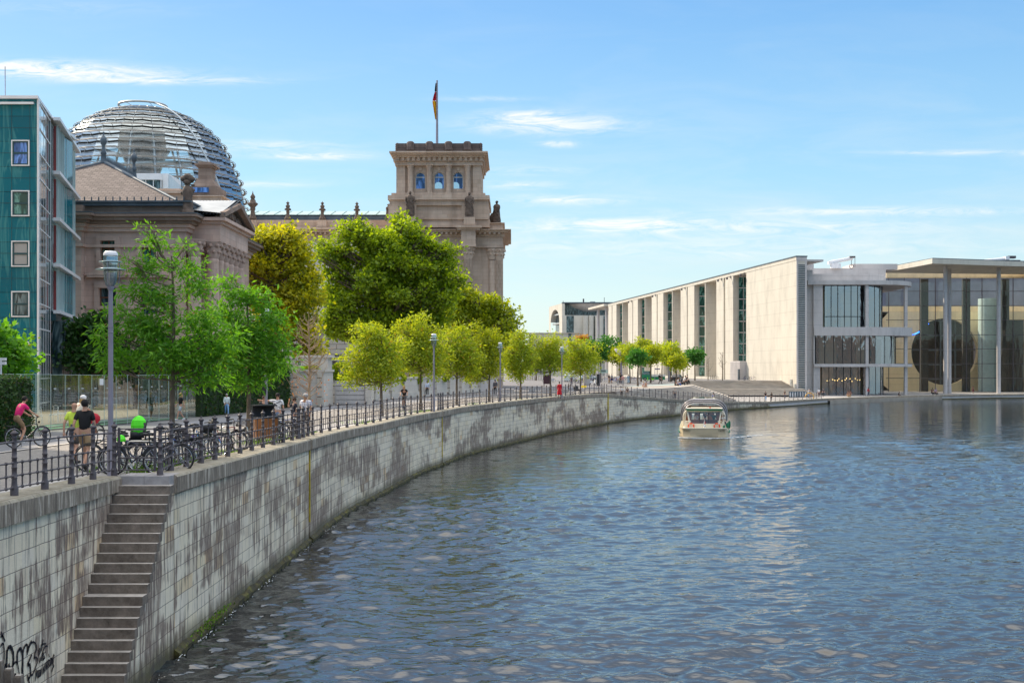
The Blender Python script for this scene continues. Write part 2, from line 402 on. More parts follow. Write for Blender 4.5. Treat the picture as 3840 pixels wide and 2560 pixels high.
M_hallglass = mat('hall_facade_glass', _clear((.97, .96, .88), .0, .02, .5))
M_domeglass = mat('dome_glass', _clear((.84, .91, .94), .04, .12, .05, (.36, .42, .46)))
M_dimglass = mat('grey_rotunda_glass', _clear((.60, .66, .68), .26, .02, 1.0, (.75, .85, 1.)))
M_domesteel = plain('pale_dome_steel', (.50, .54, .56), .4, .1, 1, metal=.4)
M_domelouv = plain('grey_beige_louvre', (.30, .285, .26), .5, .15, 1, metal=.2)
M_cone = plain('mirror_cone_panels', (.34, .36, .38), .25, .4, .35, metal=.7)
M_copperroof = plain('pale_green_glass_roof', (.42, .55, .52), .35, .1, .5)
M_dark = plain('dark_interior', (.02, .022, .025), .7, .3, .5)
M_wood = plain('brown_wood', (.20, .075, .035), .5, .3, 3)
M_boathull = plain('cream_boat_paint', (.72, .58, .38), .25, .05, 1, bump=0, coat=.4)
M_boatwhite = plain('cream_white_paint', (.82, .75, .60), .3, .05, 1, bump=0)
M_green = plain('green_paint', (.0, .16, .07), .35, .15, 1, bump=0)
M_orange = plain('orange_red_buoy', (.75, .08, .02), .5, .1, 2)
M_redflag = plain('red_cloth', (.55, .01, .03), .8, .15, 2)
M_blackflag = plain('black_cloth', (.02, .018, .02), .8, .15, 2)
M_goldflag = plain('gold_cloth', (.80, .42, .005), .8, .1, 2)
def leafmat(name, c1, c2, tr=.45, c3=None, p3=.92, gloss=.035):
    def fn(g):
        ri = g.new('ShaderNodeNewGeometry').outputs['Random Per Island']
        big = g.noise(g.obj(), .35, 3)
        stops = [(0, c1), (.75, c2)]
        if c3: stops += [(p3, c2), (min(1, p3+.02), c3)]
        col = g.ramp(ri, stops)
        col = g.mix(g.ramp(big, [(.35, 0.), (.65, .55)]), col, c2)
        d = g.new('ShaderNodeBsdfDiffuse'); g.put(d.inputs[0], col)
        t = g.new('ShaderNodeBsdfTranslucent'); g.put(t.inputs[0], g.mix(1., col, (1.5, 1.35, .6), 'MULTIPLY'))
        m = g.new('ShaderNodeMixShader'); m.inputs[0].default_value = tr; g.l.new(d.outputs[0], m.inputs[1]); g.l.new(t.outputs[0], m.inputs[2])
        gl = g.new('ShaderNodeBsdfGlossy'); gl.inputs['Roughness'].default_value = .55
        m2 = g.new('ShaderNodeMixShader'); m2.inputs[0].default_value = gloss; g.l.new(m.outputs[0], m2.inputs[1]); g.l.new(gl.outputs[0], m2.inputs[2])
        return m2.outputs[0]
    return mat(name, fn)
L_oak = leafmat('fresh_green_leaves', (.07, .24, .015), (.16, .40, .025), .5, (.22, .10, .02), .97)
L_yel = leafmat('yellow_green_leaves', (.16, .29, .012), (.42, .50, .025), .5, (.40, .20, .03), .96)
L_gold = leafmat('golden_chestnut_leaves', (.09, .17, .008), (.52, .52, .012), .55)
L_deep = leafmat('deep_green_leaves', (.035, .11, .010), (.34, .47, .012), .55)
L_mid = leafmat('lime_green_leaves', (.10, .20, .006), (.38, .44, .010), .5)
L_dark = leafmat('dark_green_leaves', (.012, .05, .012), (.035, .11, .015), .3)
L_hedge = leafmat('clipped_hedge_leaves', (.014, .05, .010), (.035, .095, .012), .2, (.20, .12, .05), .94)
L_far = leafmat('far_green_leaves', (.03, .14, .02), (.07, .24, .03), .4)
M_bark = plain('grey_brown_bark', (.16, .12, .085), .9, .4, 5, bump=.7)
M_barkdry = plain('dry_pale_bark', (.42, .30, .19), .9, .3, 5, bump=.4)
M_grass = leafmat('grass_blades', (.06, .18, .01), (.16, .30, .02), .4)
M_skin = plain('skin', (.55, .30, .20), .55, .08, 6, bump=0)
M_eye = plain('eye_dark', (.02, .015, .01), .3, .1, 5, bump=0)
CLOTH = {}
def cloth(c, name=None):
    k = tuple(c)
    if k not in CLOTH: CLOTH[k] = plain('cloth_%02d' % len(CLOTH), c, .85, .18, 6, bump=.25, bscale=30)
    return CLOTH[k]
def _plaid(g):
    o = g.obj(); s = g.sep(o)
    a = g.math('GREATER_THAN', g.math('SINE', g.math('MULTIPLY', s[0], 60.)), .6); b = g.math('GREATER_THAN', g.math('SINE', g.math('MULTIPLY', s[2], 60.)), .6)
    return g.bsdf(g.mix(g.math('MULTIPLY', g.math('ADD', a, b), .5), (.75, .74, .78), (.20, .22, .40)), .85)
M_plaid = mat('plaid_shirt_cloth', _plaid)
def _print(g):
    n = g.noise(g.map(g.obj(), (4, 4, 12)), 1.5, 4); return g.bsdf(g.ramp(n, [(.52, (.78, .78, .80)), (.56, (.03, .03, .04))]), .85)
M_print = mat('white_black_print_cloth', _print)
# ------------------------------------------------------------------ water
def _water(g):
    p = g.pos(); geo = g.new('ShaderNodeNewGeometry')
    n1 = g.noise(g.map(p, (1.9, 4.4, 1)), 1.0, 2, .5, .3)
    n2 = g.noise(g.map(p, (.28, .62, 1)), 1.0, 2, .5, .3)
    n3 = g.noise(g.map(p, (6, 12, 1)), 1.2, 2, .5)
    h = g.math('ADD', g.math('ADD', g.math('MULTIPLY', n1, .030), g.math('MULTIPLY', n2, .085)), g.math('MULTIPLY', n3, .004))
    fl = g.ramp(g.noise(p, 2.2, 8, .8), [(.70, 0.), (.73, 1.)])
    col = g.ramp(g.noise(p, .05, 3), [(.3, (.008, .010, .012)), (.7, (.014, .015, .014))])
    return g.bsdf(col, .04, g.bump(h, 1.0, 1.0), 0, .5, **{'IOR': 1.9})
M_water = mat('river_water', _water)
M_foam = mat('thin_foam', lambda g: g.bsdf((.75, .78, .8), .5))

# ------------------------------------------------------------------ the curved river wall
WPTS = [(-7.77,8),(-7.77,20),(-7.77,34),(-7.77,48),(-7.72,54),(-7.5,59.5),(-7.08,64),(-5.93,79),(-4.84,86.6),(-3.81,94.9),(-1.9,103.8),(2.05,120.3),(6.0,135.6),(11.8,153.9),(16.4,166.3),(24.6,182.5),(35,204),(45.6,221),(60.5,244.5),(77,264),(96.3,284),(122,298),(180,325),(300,380)]
def catmull(pts, n=8):
    out = []
    for i in range(len(pts) - 1):
        p0 = Vector(pts[max(i-1, 0)]); p1 = Vector(pts[i]); p2 = Vector(pts[i+1]); p3 = Vector(pts[min(i+2, len(pts)-1)])
        for k in range(n):
            t = k / n; out.append(.5 * ((2*p1) + (p2-p0)*t + (2*p0-5*p1+4*p2-p3)*t*t + (3*p1-p0-3*p2+p3)*t**3))
    out.append(Vector(pts[-1])); return out
CRV = catmull([(a, b, 0) for a, b in WPTS], 8)
CS = [0.0]
for a, b in zip(CRV, CRV[1:]): CS.append(CS[-1] + (b-a).length)
def cpt(s, off=0.0):
    s = max(0, min(CS[-1]-1e-4, s)); lo = 0; hi = len(CS)-1
    while hi - lo > 1:
        m = (lo+hi)//2
        if CS[m] <= s: lo = m
        else: hi = m
    t = (s-CS[lo])/(CS[hi]-CS[lo]); p = CRV[lo].lerp(CRV[hi], t)
    s2 = min(CS[-1]-1e-4, s+.6); s1 = max(0, s-.6)
    def raw(q):
        i = max(j for j in range(len(CS)) if CS[j] <= q); i = min(i, len(CS)-2); return CRV[i].lerp(CRV[i+1], (q-CS[i])/(CS[i+1]-CS[i]))
    d = (raw(s2)-raw(s1)).normalized(); n = Vector((-d.y, d.x, 0))
    return p + n*off, d, n
def s_at_y(y):
    lo, hi = 0, CS[-1]
    for _ in range(40):
        m = (lo+hi)/2
        if cpt(m)[0].y < y: lo = m
        else: hi = m
    return lo
def s_at_u(u, off=0.0):
    best = None; bs = 0
    s = 0.0
    while s < CS[-1]:
        p = cpt(s, off)[0]
        if p.y > 5:
            e = abs(CX + p.x/p.y*F - u)
            if best is None or e < best: best = e; bs = s
        s += .25
    return bs
ZCOP = [(10,4.4),(23,4.3),(28.6,4.2),(48,3.97),(64,3.82),(86,3.80),(120,3.87),(146,3.85),(154,3.74),(166,3.2),(182,2.40),(204,1.5),(221,1.08),(246,1.1),(285,1.0),(500,1.0)]
ZGR = [(30,4.08),(48,3.88),(64,3.72),(120,3.72),(154,3.72),(200,3.78),(260,4.2),(290,4.23),(2000,4.6)]
def zcop(y): return interp(y, ZCOP)
def gz(y): return interp(y, ZGR)
S0 = s_at_y(28.75); S_END = s_at_y(300)
COPT = .42       # coping height
def sweep(mb, sections, closed=False):
    """sections: list of lists of points of equal length"""
    n = len(sections[0]); vs = [p for sec in sections for p in sec]; fs = []
    for i in range(len(sections)-1):
        for j in range(n if closed else n-1):
            a = i*n+j; b = i*n+(j+1) % n; fs.append((a, b, b+n, a+n))
    mb.add(vs, fs)
    if closed: mb.add(sections[0], [tuple(range(n))]); mb.add(sections[-1], [tuple(range(n))[::-1]])
def strip_uv(o, ss, nrow):
    pass
def wall_section(s0, s1, label, mater, step=.8):
    n = max(2, int((s1-s0)/step)); ss = [s0 + (s1-s0)*i/n for i in range(n+1)]
    th = thing('embankment_wall', label, 'wall', tuple(cpt(s0)[0]), 0, 'sections of the river wall')
    mb = MB(); uvs = []
    rows = []
    for s in ss:
        p, d, nn = cpt(s); q = p + nn*.9; zt = zcop(p.y) - COPT
        rows.append([Vector((p.x+.0, p.y, -1.5)), Vector((p.x, p.y, zt)), Vector((q.x, q.y, zt)), Vector((q.x, q.y, -1.5))])
    sweep(mb, rows, True)
    o = mb.build('wall_face', mater, th)
    # uv = distance along the wall, height
    me = o.data; uvl = me.uv_layers[0]
    org = ORG[o.name]
    for poly in me.polygons:
        for li in poly.loop_indices:
            vi = me.loops[li].vertex_index
            if vi < len(ss)*4: uvl.data[li].uv = (ss[vi//4], me.vertices[vi].co.z + org.z)
    mb = MB(); rows = []
    for s in ss:
        p, d, nn = cpt(s); zt = zcop(p.y)
        prof = [(-.07, zt-COPT+.004), (-.07, zt-.05), (-.03, zt-.008), (.02, zt), (.78, zt), (.78, zt-COPT+.004)]
        rows.append([Vector((p.x+nn.x*a, p.y+nn.y*a, z)) for a, z in prof])
    sweep(mb, rows, True)
    o = mb.build('coping', M_coping, th); me = o.data; uvl = me.uv_layers[0]
    for poly in me.polygons:
        for li in poly.loop_indices:
            vi = me.loops[li].vertex_index
            if vi < len(ss)*6:
                j = vi % 6; uvl.data[li].uv = (ss[vi//6], (0, .35, .4, .45, 1.2, 1.6)[j])
    # low timber and algae ledge at the waterline
    mb = MB(); rows = []
    for s in ss:
        p, d, nn = cpt(s); w = .05
        rows.append([Vector((p.x+nn.x*a, p.y+nn.y*a, z)) for a, z in ((-.12, -.5), (-.12, .10+.03*math.sin(s*2.1)), (-.004, .2+.04*math.sin(s*3.3)), (-.004, -.5))])
    sweep(mb, rows, True)
    mb.build('algae_ledge', M_algae, th, uv=False)
    return th
M_algae = mat('algae_covered_stone', lambda g: g.bsdf(g.ramp(g.noise(g.pos(), 2.5, 6, .7), [(.35, (.02, .016, .008)), (.52, (.06, .05, .012)), (.66, (.14, .13, .02))]), .8, g.bump(g.noise(g.pos(), 9, 5), .8, .05)))
JS = [s_at_y(47.95), s_at_y(86.6), s_at_y(153.9)]
_sec = [(S0, JS[0]-.14, 'weathered river wall between the water stairs and the first yellow joint'),
        (JS[0]+.14, JS[1]-.14, 'stained river wall curving between the first and the second yellow joint'),
        (JS[1]+.14, JS[2]-.14, 'black streaked river wall between the second and the third yellow joint'),
        (JS[2]+.14, s_at_y(221), 'lowering river wall with sloping coping behind the tour boat')]
for a, b, l in _sec: wall_section(a, b, l, M_quay)
wall_section(s_at_y(221)+.01, S_END+60, 'low quay wall along the water in front of the glass hall', M_conc_grey, 2.0)
for k, s in enumerate(JS):       # expansion joints: dark recess with a yellow strip
    p, d, nn = cpt(s); T = frame((p.x, p.y, 0), (d.x, d.y)); zt = zcop(p.y)
    th = thing('joint_strip', ['narrow dark joint with yellow edge nearest the stairs', 'narrow dark joint with yellow edge in the middle of the river wall', 'yellow joint where the wall begins to slope down'][k], 'wall joint', (p.x, p.y, 0), 0, 'joints of the river wall')
    mb = MB(); mb.T = T; mb.box(-.141, .141, -.8, -.06, -1, zt-.01); mb.build('recess', M_palais_dark, th)
    mb = MB(); mb.T = T
    if k == 2: mb.box(-.20, .20, -.058, .08, .5, zt+.01)
    else: mb.box(-.15, -.04, -.058, .05, .8 if k == 0 else .6, zt-.4)
    mb.build('yellow_strip', M_yellow, th)
for (yy, ln, hh) in ((26.5, 1.2, .25),(31.5, .9, .3)):   # moss
    pass
mo = MB()
for _ in range(260):
    y = rng.gauss(32.0, 1.1); z = rng.uniform(.05, .32); x = -7.70 + rng.uniform(-.03, .05)
    a = rng.uniform(0, 6.28); r = rng.uniform(.02, .06)
    mo.add([(x, y, z), (x+r*.6, y+r*math.cos(a), z+r), (x+r, y+r*math.sin(a), z+r*.2)], [(0, 1, 2)])
tag(mo.build('moss_tuft', M_moss, uv=False), 'bright green moss growing on the wall foot at the waterline', 'moss', kind='stuff')

# ---- left wall (left of the stairs) with graffiti
tl = thing('embankment_wall', 'pale block wall with graffiti on the left of the water stairs', 'wall', (-8.95, 10, 0), 0, 'sections of the river wall')
mb = MB(); mb.box(-9.9, -8.95, 6, 28.42, -1.5, 3.86); o = mb.build('wall_face', M_quay_left, tl)
def _left_cop():
    rows = []
    for i in range(24):
        y = 6 + 22.4*i/23; zt = zcop(y)
        rows.append([Vector((x, y, z)) for x, z in ((-8.86, 3.864), (-8.86, zt-.06), (-8.90, zt-.01), (-8.95, zt), (-9.62, zt), (-9.62, 3.864))])
    m = MB(); sweep(m, rows, True); ob = m.build('coping', M_coping, tl); me = ob.data; u = me.uv_layers[0]; org = ORG[ob.name]
    for poly in me.polygons:
        for li in poly.loop_indices:
            c = me.vertices[me.loops[li].vertex_index].co; u.data[li].uv = (c.y, c.z + org.z if abs(poly.normal.z) < .6 else c.x)
_left_cop()
def gpt(X, Y):      # graffiti strokes were sketched on a flat 2352 x 1568 grid; lay them on the wall plane x = -8.95
    u = X/7.84; v = 2360 + Y/7.84
    y = -8.95*F/(u-CX); return (-8.935, y, ZC-(v-HV)/F*y)
gr = MB()
_str = [([(0,480),(40,400),(80,410),(105,560),(110,700),(95,950),(85,1150)], 11), ([(100,1140),(140,1010),(175,1130)], 14), ([(170,1150),(180,850),(190,620),(230,510),(290,490),(330,560),(370,680),(380,850),(370,1000),(330,1150),(300,1390)], 20),
        ([(240,1020),(260,1120),(300,1180),(310,1380)], 20), ([(380,1020),(420,940),(465,940),(500,1010),(530,1150),(545,1300),(520,1560)], 9), ([(490,960),(485,780),(500,650),(550,560),(590,550),(630,620),(655,760),(650,1000),(640,1180),(680,1568)], 17),
        ([(660,680),(690,520),(740,430),(780,440),(795,520),(785,720)], 13), ([(790,640),(830,500),(900,350)], 22), ([(900,380),(960,350),(1020,390),(1055,480),(1060,560),(1010,680),(990,820),(1040,800),(1080,860),(1070,980),(1000,1180),(930,1330),(890,1330)], 11),
        ([(910,730),(860,850),(800,1000),(810,1040),(860,1010),(875,1120),(885,1300),(850,1400),(815,1450),(790,1330)], 15), ([(815,1440),(850,1568)], 12), ([(400,1400),(420,1310),(430,1400)], 20), ([(10,60),(40,170),(80,220),(125,330)], 12), ([(0,180),(60,180),(70,90)], 10),
        ([(1120,720),(1120,620),(1150,540),(1170,640),(1130,740)], 9), ([(1180,500),(1200,620),(1225,280)], 8), ([(1215,480),(1230,400),(1265,280)], 7), ([(1190,440),(1260,410),(1330,400)], 9), ([(1150,820),(1150,970),(1185,780),(1200,900)], 8), ([(1200,900),(1225,690),(1250,900)], 8),
        ([(1250,880),(1240,640),(1300,830),(1260,860)], 9), ([(1380,480),(1330,470),(1265,560),(1240,640)], 10), ([(1290,680),(1310,650)], 8),
        ([(1015,1500),(1040,1170),(1060,1380),(1075,1180)], 8), ([(1090,1400),(1085,1220),(1110,1190),(1115,1380),(1090,1400)], 8), ([(1130,1370),(1130,1200),(1155,1180),(1155,1350),(1130,1370)], 8), ([(1170,1360),(1175,1150),(1190,1330),(1205,1120)], 8),
        ([(1235,990),(1245,1300),(1265,1080),(1280,1250),(1300,980)], 8), ([(1310,1210),(1325,960),(1345,1160)], 8), ([(1355,1150),(1350,930),(1380,940),(1365,1040),(1395,1130)], 8), ([(1400,1110),(1395,880),(1425,890),(1410,1000),(1435,1080)], 8), ([(1440,880),(1445,1060)], 8), ([(1460,1040),(1465,840),(1490,850),(1485,1020),(1460,1040)], 8),
        ([(1500,990),(1495,820),(1520,900),(1525,1000)], 8), ([(1560,720),(1530,850),(1540,980),(1560,1070),(1520,1150),(1510,1220)], 11), ([(1560,720),(1575,760),(1550,960)], 8), ([(1410,710),(1430,790)], 9)]
for pts, w in _str:
    g3 = [gpt(*p) for p in pts]
    for (a, b) in zip(g3, g3[1:]):
        d = Vector(b)-Vector(a)
        if d.length < 1e-6: continue
        q = Vector((0, -d.z, d.y)).normalized() * (w*.00175)
        e = d.normalized()*w*.0008
        a2 = Vector(a)-e; b2 = Vector(b)+e
        gr.quad(a2-q, b2-q, b2+q, a2+q)
gr.build('graffiti', M_graf, tl, uv=False)

# ---- stairs down to the water
ts = thing('water_stairs', 'steep dark stone stairs leading down the river wall to the water', 'stairs', (-8.4, 28.4, 0))
NST = 21; yt, yb = 28.35, 24.45; zt0, zb0 = 4.02, .0
mb = MB()
ys = []
k = 0; y = yt; z = 4.0
rise = .192
treads = [.175]*11 + [.36] + [.175]*12
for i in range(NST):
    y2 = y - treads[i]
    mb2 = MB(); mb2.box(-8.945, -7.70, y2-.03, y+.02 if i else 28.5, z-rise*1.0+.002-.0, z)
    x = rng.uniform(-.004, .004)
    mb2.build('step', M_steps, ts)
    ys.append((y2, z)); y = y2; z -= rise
mb = MB(); mb.box(-8.944, -7.79, 28.36, 29.3, 3.9, 4.12); mb.build('top_landing', M_palais, ts) if False else None
pr = [(28.9, -1.5), (28.9, 4.02-.2)]
fl = MB()   # flank masonry under the steps
prof = [(28.7, 3.80)]; yy = yt; zz = 4.0
for i in range(NST):
    prof.append((yy-treads[i]*.5, zz-rise-.02)); yy -= treads[i]; zz -= rise
prof += [(yy, -1.5), (28.7, -1.5)]
n = len(prof)
vs = [(-7.77, p[0], p[1]) for p in prof] + [(-8.90, p[0], p[1]) for p in prof]
fl.add(vs, [tuple(range(n)), tuple(range(n, 2*n))[::-1]] + [(i, n+i, n+(i+1) % n, (i+1) % n) for i in range(n)])
fl.build('flank_wall', M_quay, ts)
ld = MB(); ld.box(-8.94, -8.36, 28.38, 29.25, 3.95, 4.20); ld.box(-8.35, -7.78, 28.38, 29.25, 3.95, 4.20); ld.build('landing', plain('grey_landing_slab', (.36, .34, .34), .85, .25, 4), ts)

# old mooring posts in the lower left corner
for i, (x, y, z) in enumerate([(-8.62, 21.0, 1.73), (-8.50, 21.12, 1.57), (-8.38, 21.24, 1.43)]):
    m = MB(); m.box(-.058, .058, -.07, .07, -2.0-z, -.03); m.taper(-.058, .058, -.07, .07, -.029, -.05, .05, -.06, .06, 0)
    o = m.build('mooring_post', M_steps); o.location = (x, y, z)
    tag(o, ['tallest worn stone post at the wall foot below the graffiti', 'middle worn stone post at the wall foot below the graffiti', 'lowest worn stone post nearest the stairs foot'][i], 'post', 'stone posts at the wall foot')

# ------------------------------------------------------------------ ground sheets
TOPL = [(6.3,146),(8.0,165),(10.2,188),(20,215),(31,239),(36.8,260),(38.9,284.5)]
def xbank(y):
    if y <= 146: return cpt(s_at_y(y), .70)[0].x if y > 28.7 else -9.5
    if y <= 284.5: return interp(y, [(b, a) for a, b in TOPL])
    if y <= 284.6: return 62
    if y <= 420: return 62
    return 1500
rows_y = [-30, 10, 20, 28.69, 28.75, 30, 34, 40, 48, 54, 60, 64, 72, 80, 87, 95, 104, 112, 120, 128, 136, 146, 165, 188, 200, 215, 239, 260, 272, 284.5, 284.6, 320, 419.9, 420, 700, 3000]
mb = MB(); prev = None
def band_ok(y): return y <= 146
rr = []
for y in rows_y:
    xr = xbank(y); z = gz(y)
    rr.append([Vector((x, y, z-.012)) for x in (-1500, -300, -120, -60, -30, xr)])
for a, b in zip(rr, rr[1:]):
    for j in range(5): mb.quad(a[j], a[j+1], b[j+1], b[j])
ge = struct('ground', mb, M_plaza)
def band(name, mater, t0, t1, y0, y1, dz=0.0, st=1.5, both=True):
    m = MB(); s0 = s_at_y(y0) if y0 > 8 else 0; s1 = s_at_y(y1); n = int((s1-s0)/st); last = None
    for i in range(n+1):
        s = s0 + (s1-s0)*i/n; a = cpt(s, t0)[0]; b = cpt(s, t1)[0]; z = gz((a.y+b.y)/2) + dz
        cur = ((b.x, b.y, z), (a.x, a.y, z), s)
        if last: m.quad(last[0], last[1], cur[1], cur[0])
        last = cur
    o = struct(name, m, mater); u = o.data.uv_layers[0]
    # curve-following uv
    for fi in range(n):
        sa = s0 + (s1-s0)*fi/n; sb = s0 + (s1-s0)*(fi+1)/n
        for li, uvv in zip(o.data.polygons[fi].loop_indices, ((sa, t1), (sa, t0), (sb, t0), (sb, t1))): u.data[li].uv = uvv
    return o
band('river_pavement', M_slab, .76, 3.0, 28.9, 146, -.006)
m = MB()
for ya, yb_ in ((-20, 10), (10, 20), (20, 28.68)): m.quad((-10.8, ya, gz(ya)+.002), (-9.55, ya, gz(ya)+.002), (-9.55, yb_, gz(yb_)+.002), (-10.8, yb_, gz(yb_)+.002))
struct('pavement', m, M_slab)
band('cobbled_road', M_cobble, 3.0, 8.4, 9, 205 if False else 170, -.004)
band('cycle_path', M_asphalt, 8.55, 11.4, 9, 170, .0)
band('kerb', M_garden, 8.4, 8.55, 9, 170, .03)
# water
def water():
    # waves: sum of many directional sines, grid finer near the bridge
    ysn = []
    y = 15.0
    while y < 330: ysn.append(y); y += max(.045, y*y*.000045 + .012)
    ysn = np.array(ysn); nx = 560
    r = np.random.RandomState(3)
    V = []; 
    t = np.linspace(0, 1, nx)
    xl = np.array([cpt(s_at_y(min(v, 299)))[0].x - 1.0 if v < 299 else 122 for v in ysn])
    xl = np.where(ysn < 28.8, -9.2, xl)
    xr = ysn*.42 + 12
    xr = np.maximum(xr, xl + 30)
    X = xl[:, None] + (xr-xl)[:, None]*t[None, :]; Y = np.repeat(ysn[:, None], nx, 1)
    dy = np.gradient(ysn)[:, None]; dx = ((xr-xl)/nx)[:, None]; sp = np.maximum(dy*.9, dx*.8)
    Z = np.zeros_like(X)
    amp_env = .75 + .45*np.sin(X*.11+1.3*np.sin(Y*.06))*np.sin(Y*.09+.7) 
    for i in range(80):
        lam = math.exp(r.uniform(math.log(.34), math.log(5.0)))
        th = r.normal(PI/2+.15, .48) if i % 5 else r.uniform(0, 2*PI)
        k = 2*PI/lam; a = .0120*lam**.95 * r.uniform(.5, 1.2) * (.32 if lam > 2.2 else (1.3 if lam < 1.3 else 1))
        ph = r.uniform(0, 6.28)
        q = k*(X*math.cos(th) + Y*math.sin(th)) + ph + .8*np.sin(X*.35/lam**.5 + i) + .5*np.sin(Y*.21 + i*2.1)
        fade = np.clip((lam/(sp*2.4) - 1)*1.2, 0, 1)
        Z += a*fade*(np.sin(q) + .22*np.sin(2*q+1.1))
    Z *= amp_env*.56
    co = np.stack([X, Y, Z], 2).reshape(-1, 3)
    ny = len(ysn)
    idx = np.arange(ny*nx).reshape(ny, nx)
    quads = np.stack([idx[:-1, :-1], idx[:-1, 1:], idx[1:, 1:], idx[1:, :-1]], 2).reshape(-1, 4)
    me = bpy.data.meshes.new('river'); me.vertices.add(len(co)); me.vertices.foreach_set('co', co.ravel().astype(np.float32))
    me.loops.add(quads.size); me.loops.foreach_set('vertex_index', quads.ravel().astype(np.int32))
    me.polygons.add(len(quads)); me.polygons.foreach_set('loop_start', np.arange(0, quads.size, 4, dtype=np.int32))
    me.polygons.foreach_set('use_smooth', np.ones(len(quads), dtype=bool))
    me.update(calc_edges=True); me.validate()
    me.materials.append(M_water)
    o = bpy.data.objects.new('river', me); COL.objects.link(o); o['kind'] = 'structure'
    m = MB(); m.quad((-14, -60, -.16), (700, -60, -.16), (700, 520, -.16), (-14, 520, -.16)); struct('river_bed', m, M_water)
    print('water verts', len(co))
water()

# ------------------------------------------------------------------ cast iron railings
def post_mesh(n=8):
    m = MB(); h = 1.24
    m.lathe([(r_*.80, z_) for r_, z_ in [(.095,0),(.095,.13),(.085,.15),(.068,.19),(.062,.30),(.062,.31),(.072,.315),(.072,.33),(.061,.335),(.060,.50),(.070,.505),(.070,.52),(.059,.525),(.058,.68),(.068,.685),(.068,.70),(.057,.705),(.056,.86),(.066,.865),(.066,.88),(.054,.885),
             (.052,1.04),(.062,1.055),(.062,1.075),(.052,1.085),(.056,1.10),(.098,1.135),(.098,1.15),(.04,1.185),(.022,1.195),(.030,1.215),(.022,1.235),(0,1.242)]], n)
    return m
_post = post_mesh(10); _postme = _post.build('post', M_iron); _postme_data = _postme.data; bpy.data.objects.remove(_postme)
_postlo = post_mesh(6); _t = _postlo.build('post', M_iron); _postlo_data = _t.data; bpy.data.objects.remove(_t)
RT = 1.0  # heights of the rails
RAILS = (.985, .60, .36, .145)
def panel(mb, a, b, lo=False):
    a = Vector(a); b = Vector(b); n = 5 if not lo else 4; r = .016; L = (b-a).length
    for k, h in enumerate(RAILS):
        mb.tube([a+Vector((0, 0, h)), b+Vector((0, 0, h))], r+(.004 if k == 0 else 0), n, False)
    fr = [.5] if L < 1.0 else [.25, .5, .75]
    for f in fr:
        p = a.lerp(b, f); top = RAILS[0] if f == .5 else RAILS[1]
        mb.tube([p+Vector((0, 0, RAILS[3])), p+Vector((0, 0, top))], r*.95, n, False)
        for h in RAILS:
            if h <= top + .01: mb.ball(tuple(p+Vector((0, 0, h))), .036, 6 if not lo else 4)
    for e, q in ((a, 1), (b, -1)):
        w = (b-a).normalized()*q*.085
        for h in RAILS: mb.ball(tuple(e+w+Vector((0, 0, h))), .030, 6 if not lo else 4)
def railing(pts, label, lo=False, group='river railings'):
    th = thing('iron_railing', label, 'railing', tuple(pts[0]), 0, group)
    for p in pts:
        o = bpy.data.objects.new('post', _postlo_data if lo else _postme_data); COL.objects.link(o); o.parent = th
        o.location = Vector(p) - Vector(pts[0])
    mb = MB()
    for a, b in zip(pts, pts[1:]): panel(mb, a, b, lo)
    mb.build('rail_panels', M_iron, th, uv=False)
    return th
def up(u, x):   # point on the straight coping line x where photo column u looks
    y = x*F/(u-CX); return (x, y, zcop(y))
lp = [up(-55, -9.16), (-9.16, 20.0, zcop(20)), up(52, -9.16)] + [up(u, -9.14) for u in (165, 262, 352)]
lp = [(-9.16, 17.2, zcop(17.2)), (-9.16, 18.6, zcop(18.6)), (-9.16, 20.05, zcop(20)), (-9.16, 21.5, zcop(21.5)), (-9.16, 23.0, zcop(23)), (-9.14, 24.45, zcop(24.4)), (-9.13, 25.9, zcop(25.9)), (-9.12, 27.2, zcop(27.2)), (-9.11, 28.62, zcop(28.6)-.02)]
railing(lp, 'dark iron railing on the coping left of the water stairs')
r1 = [(-8.06, 28.62, 4.16)] + [up(u, -8.22) for u in (641, 698.6, 754.8, 805.8, 854, 900, 944, 986, 1025, 1061.6, 1095, 1116, 1136)]
railing(r1, 'dark iron railing with bicycles parked behind it, from the gate to the first joint')
S1 = s_at_u(1155, .45)
def along(s0, s1, d, dense=None):
    pts = []; s = s0
    while s < s1: 
        p = cpt(s, .45)[0]; pts.append((p.x, p.y, zcop(p.y))); s += d
    return pts
sa = JS[0]+.3
n2 = along(sa, sa+2.9, 1.0) + along(sa+3.2, JS[1]-1.9, 2.12) + along(JS[1]-1.5, JS[1]+.1, .9)
railing(n2, 'dark iron railing beside the cobbled road between the first two joints', lo=True)
n3 = along(JS[1]+.9, JS[1]+2.2, 1.0) + along(JS[1]+2.9, JS[2]-2, 2.2) + along(JS[2]-1.2, JS[2]+.2, 1.2)
railing(n3, 'dark iron railing on the curving wall between the second and third joints', lo=True)
n4 = along(JS[2]+1.2, s_at_y(221), 2.35)
railing(n4, 'dark iron railing sloping down in front of the curved steps', lo=True)
n5 = along(s_at_y(221)+1.5, s_at_y(247), 2.5)
railing(n5, 'dark iron railing on the low quay in front of the wide stairs', lo=True)
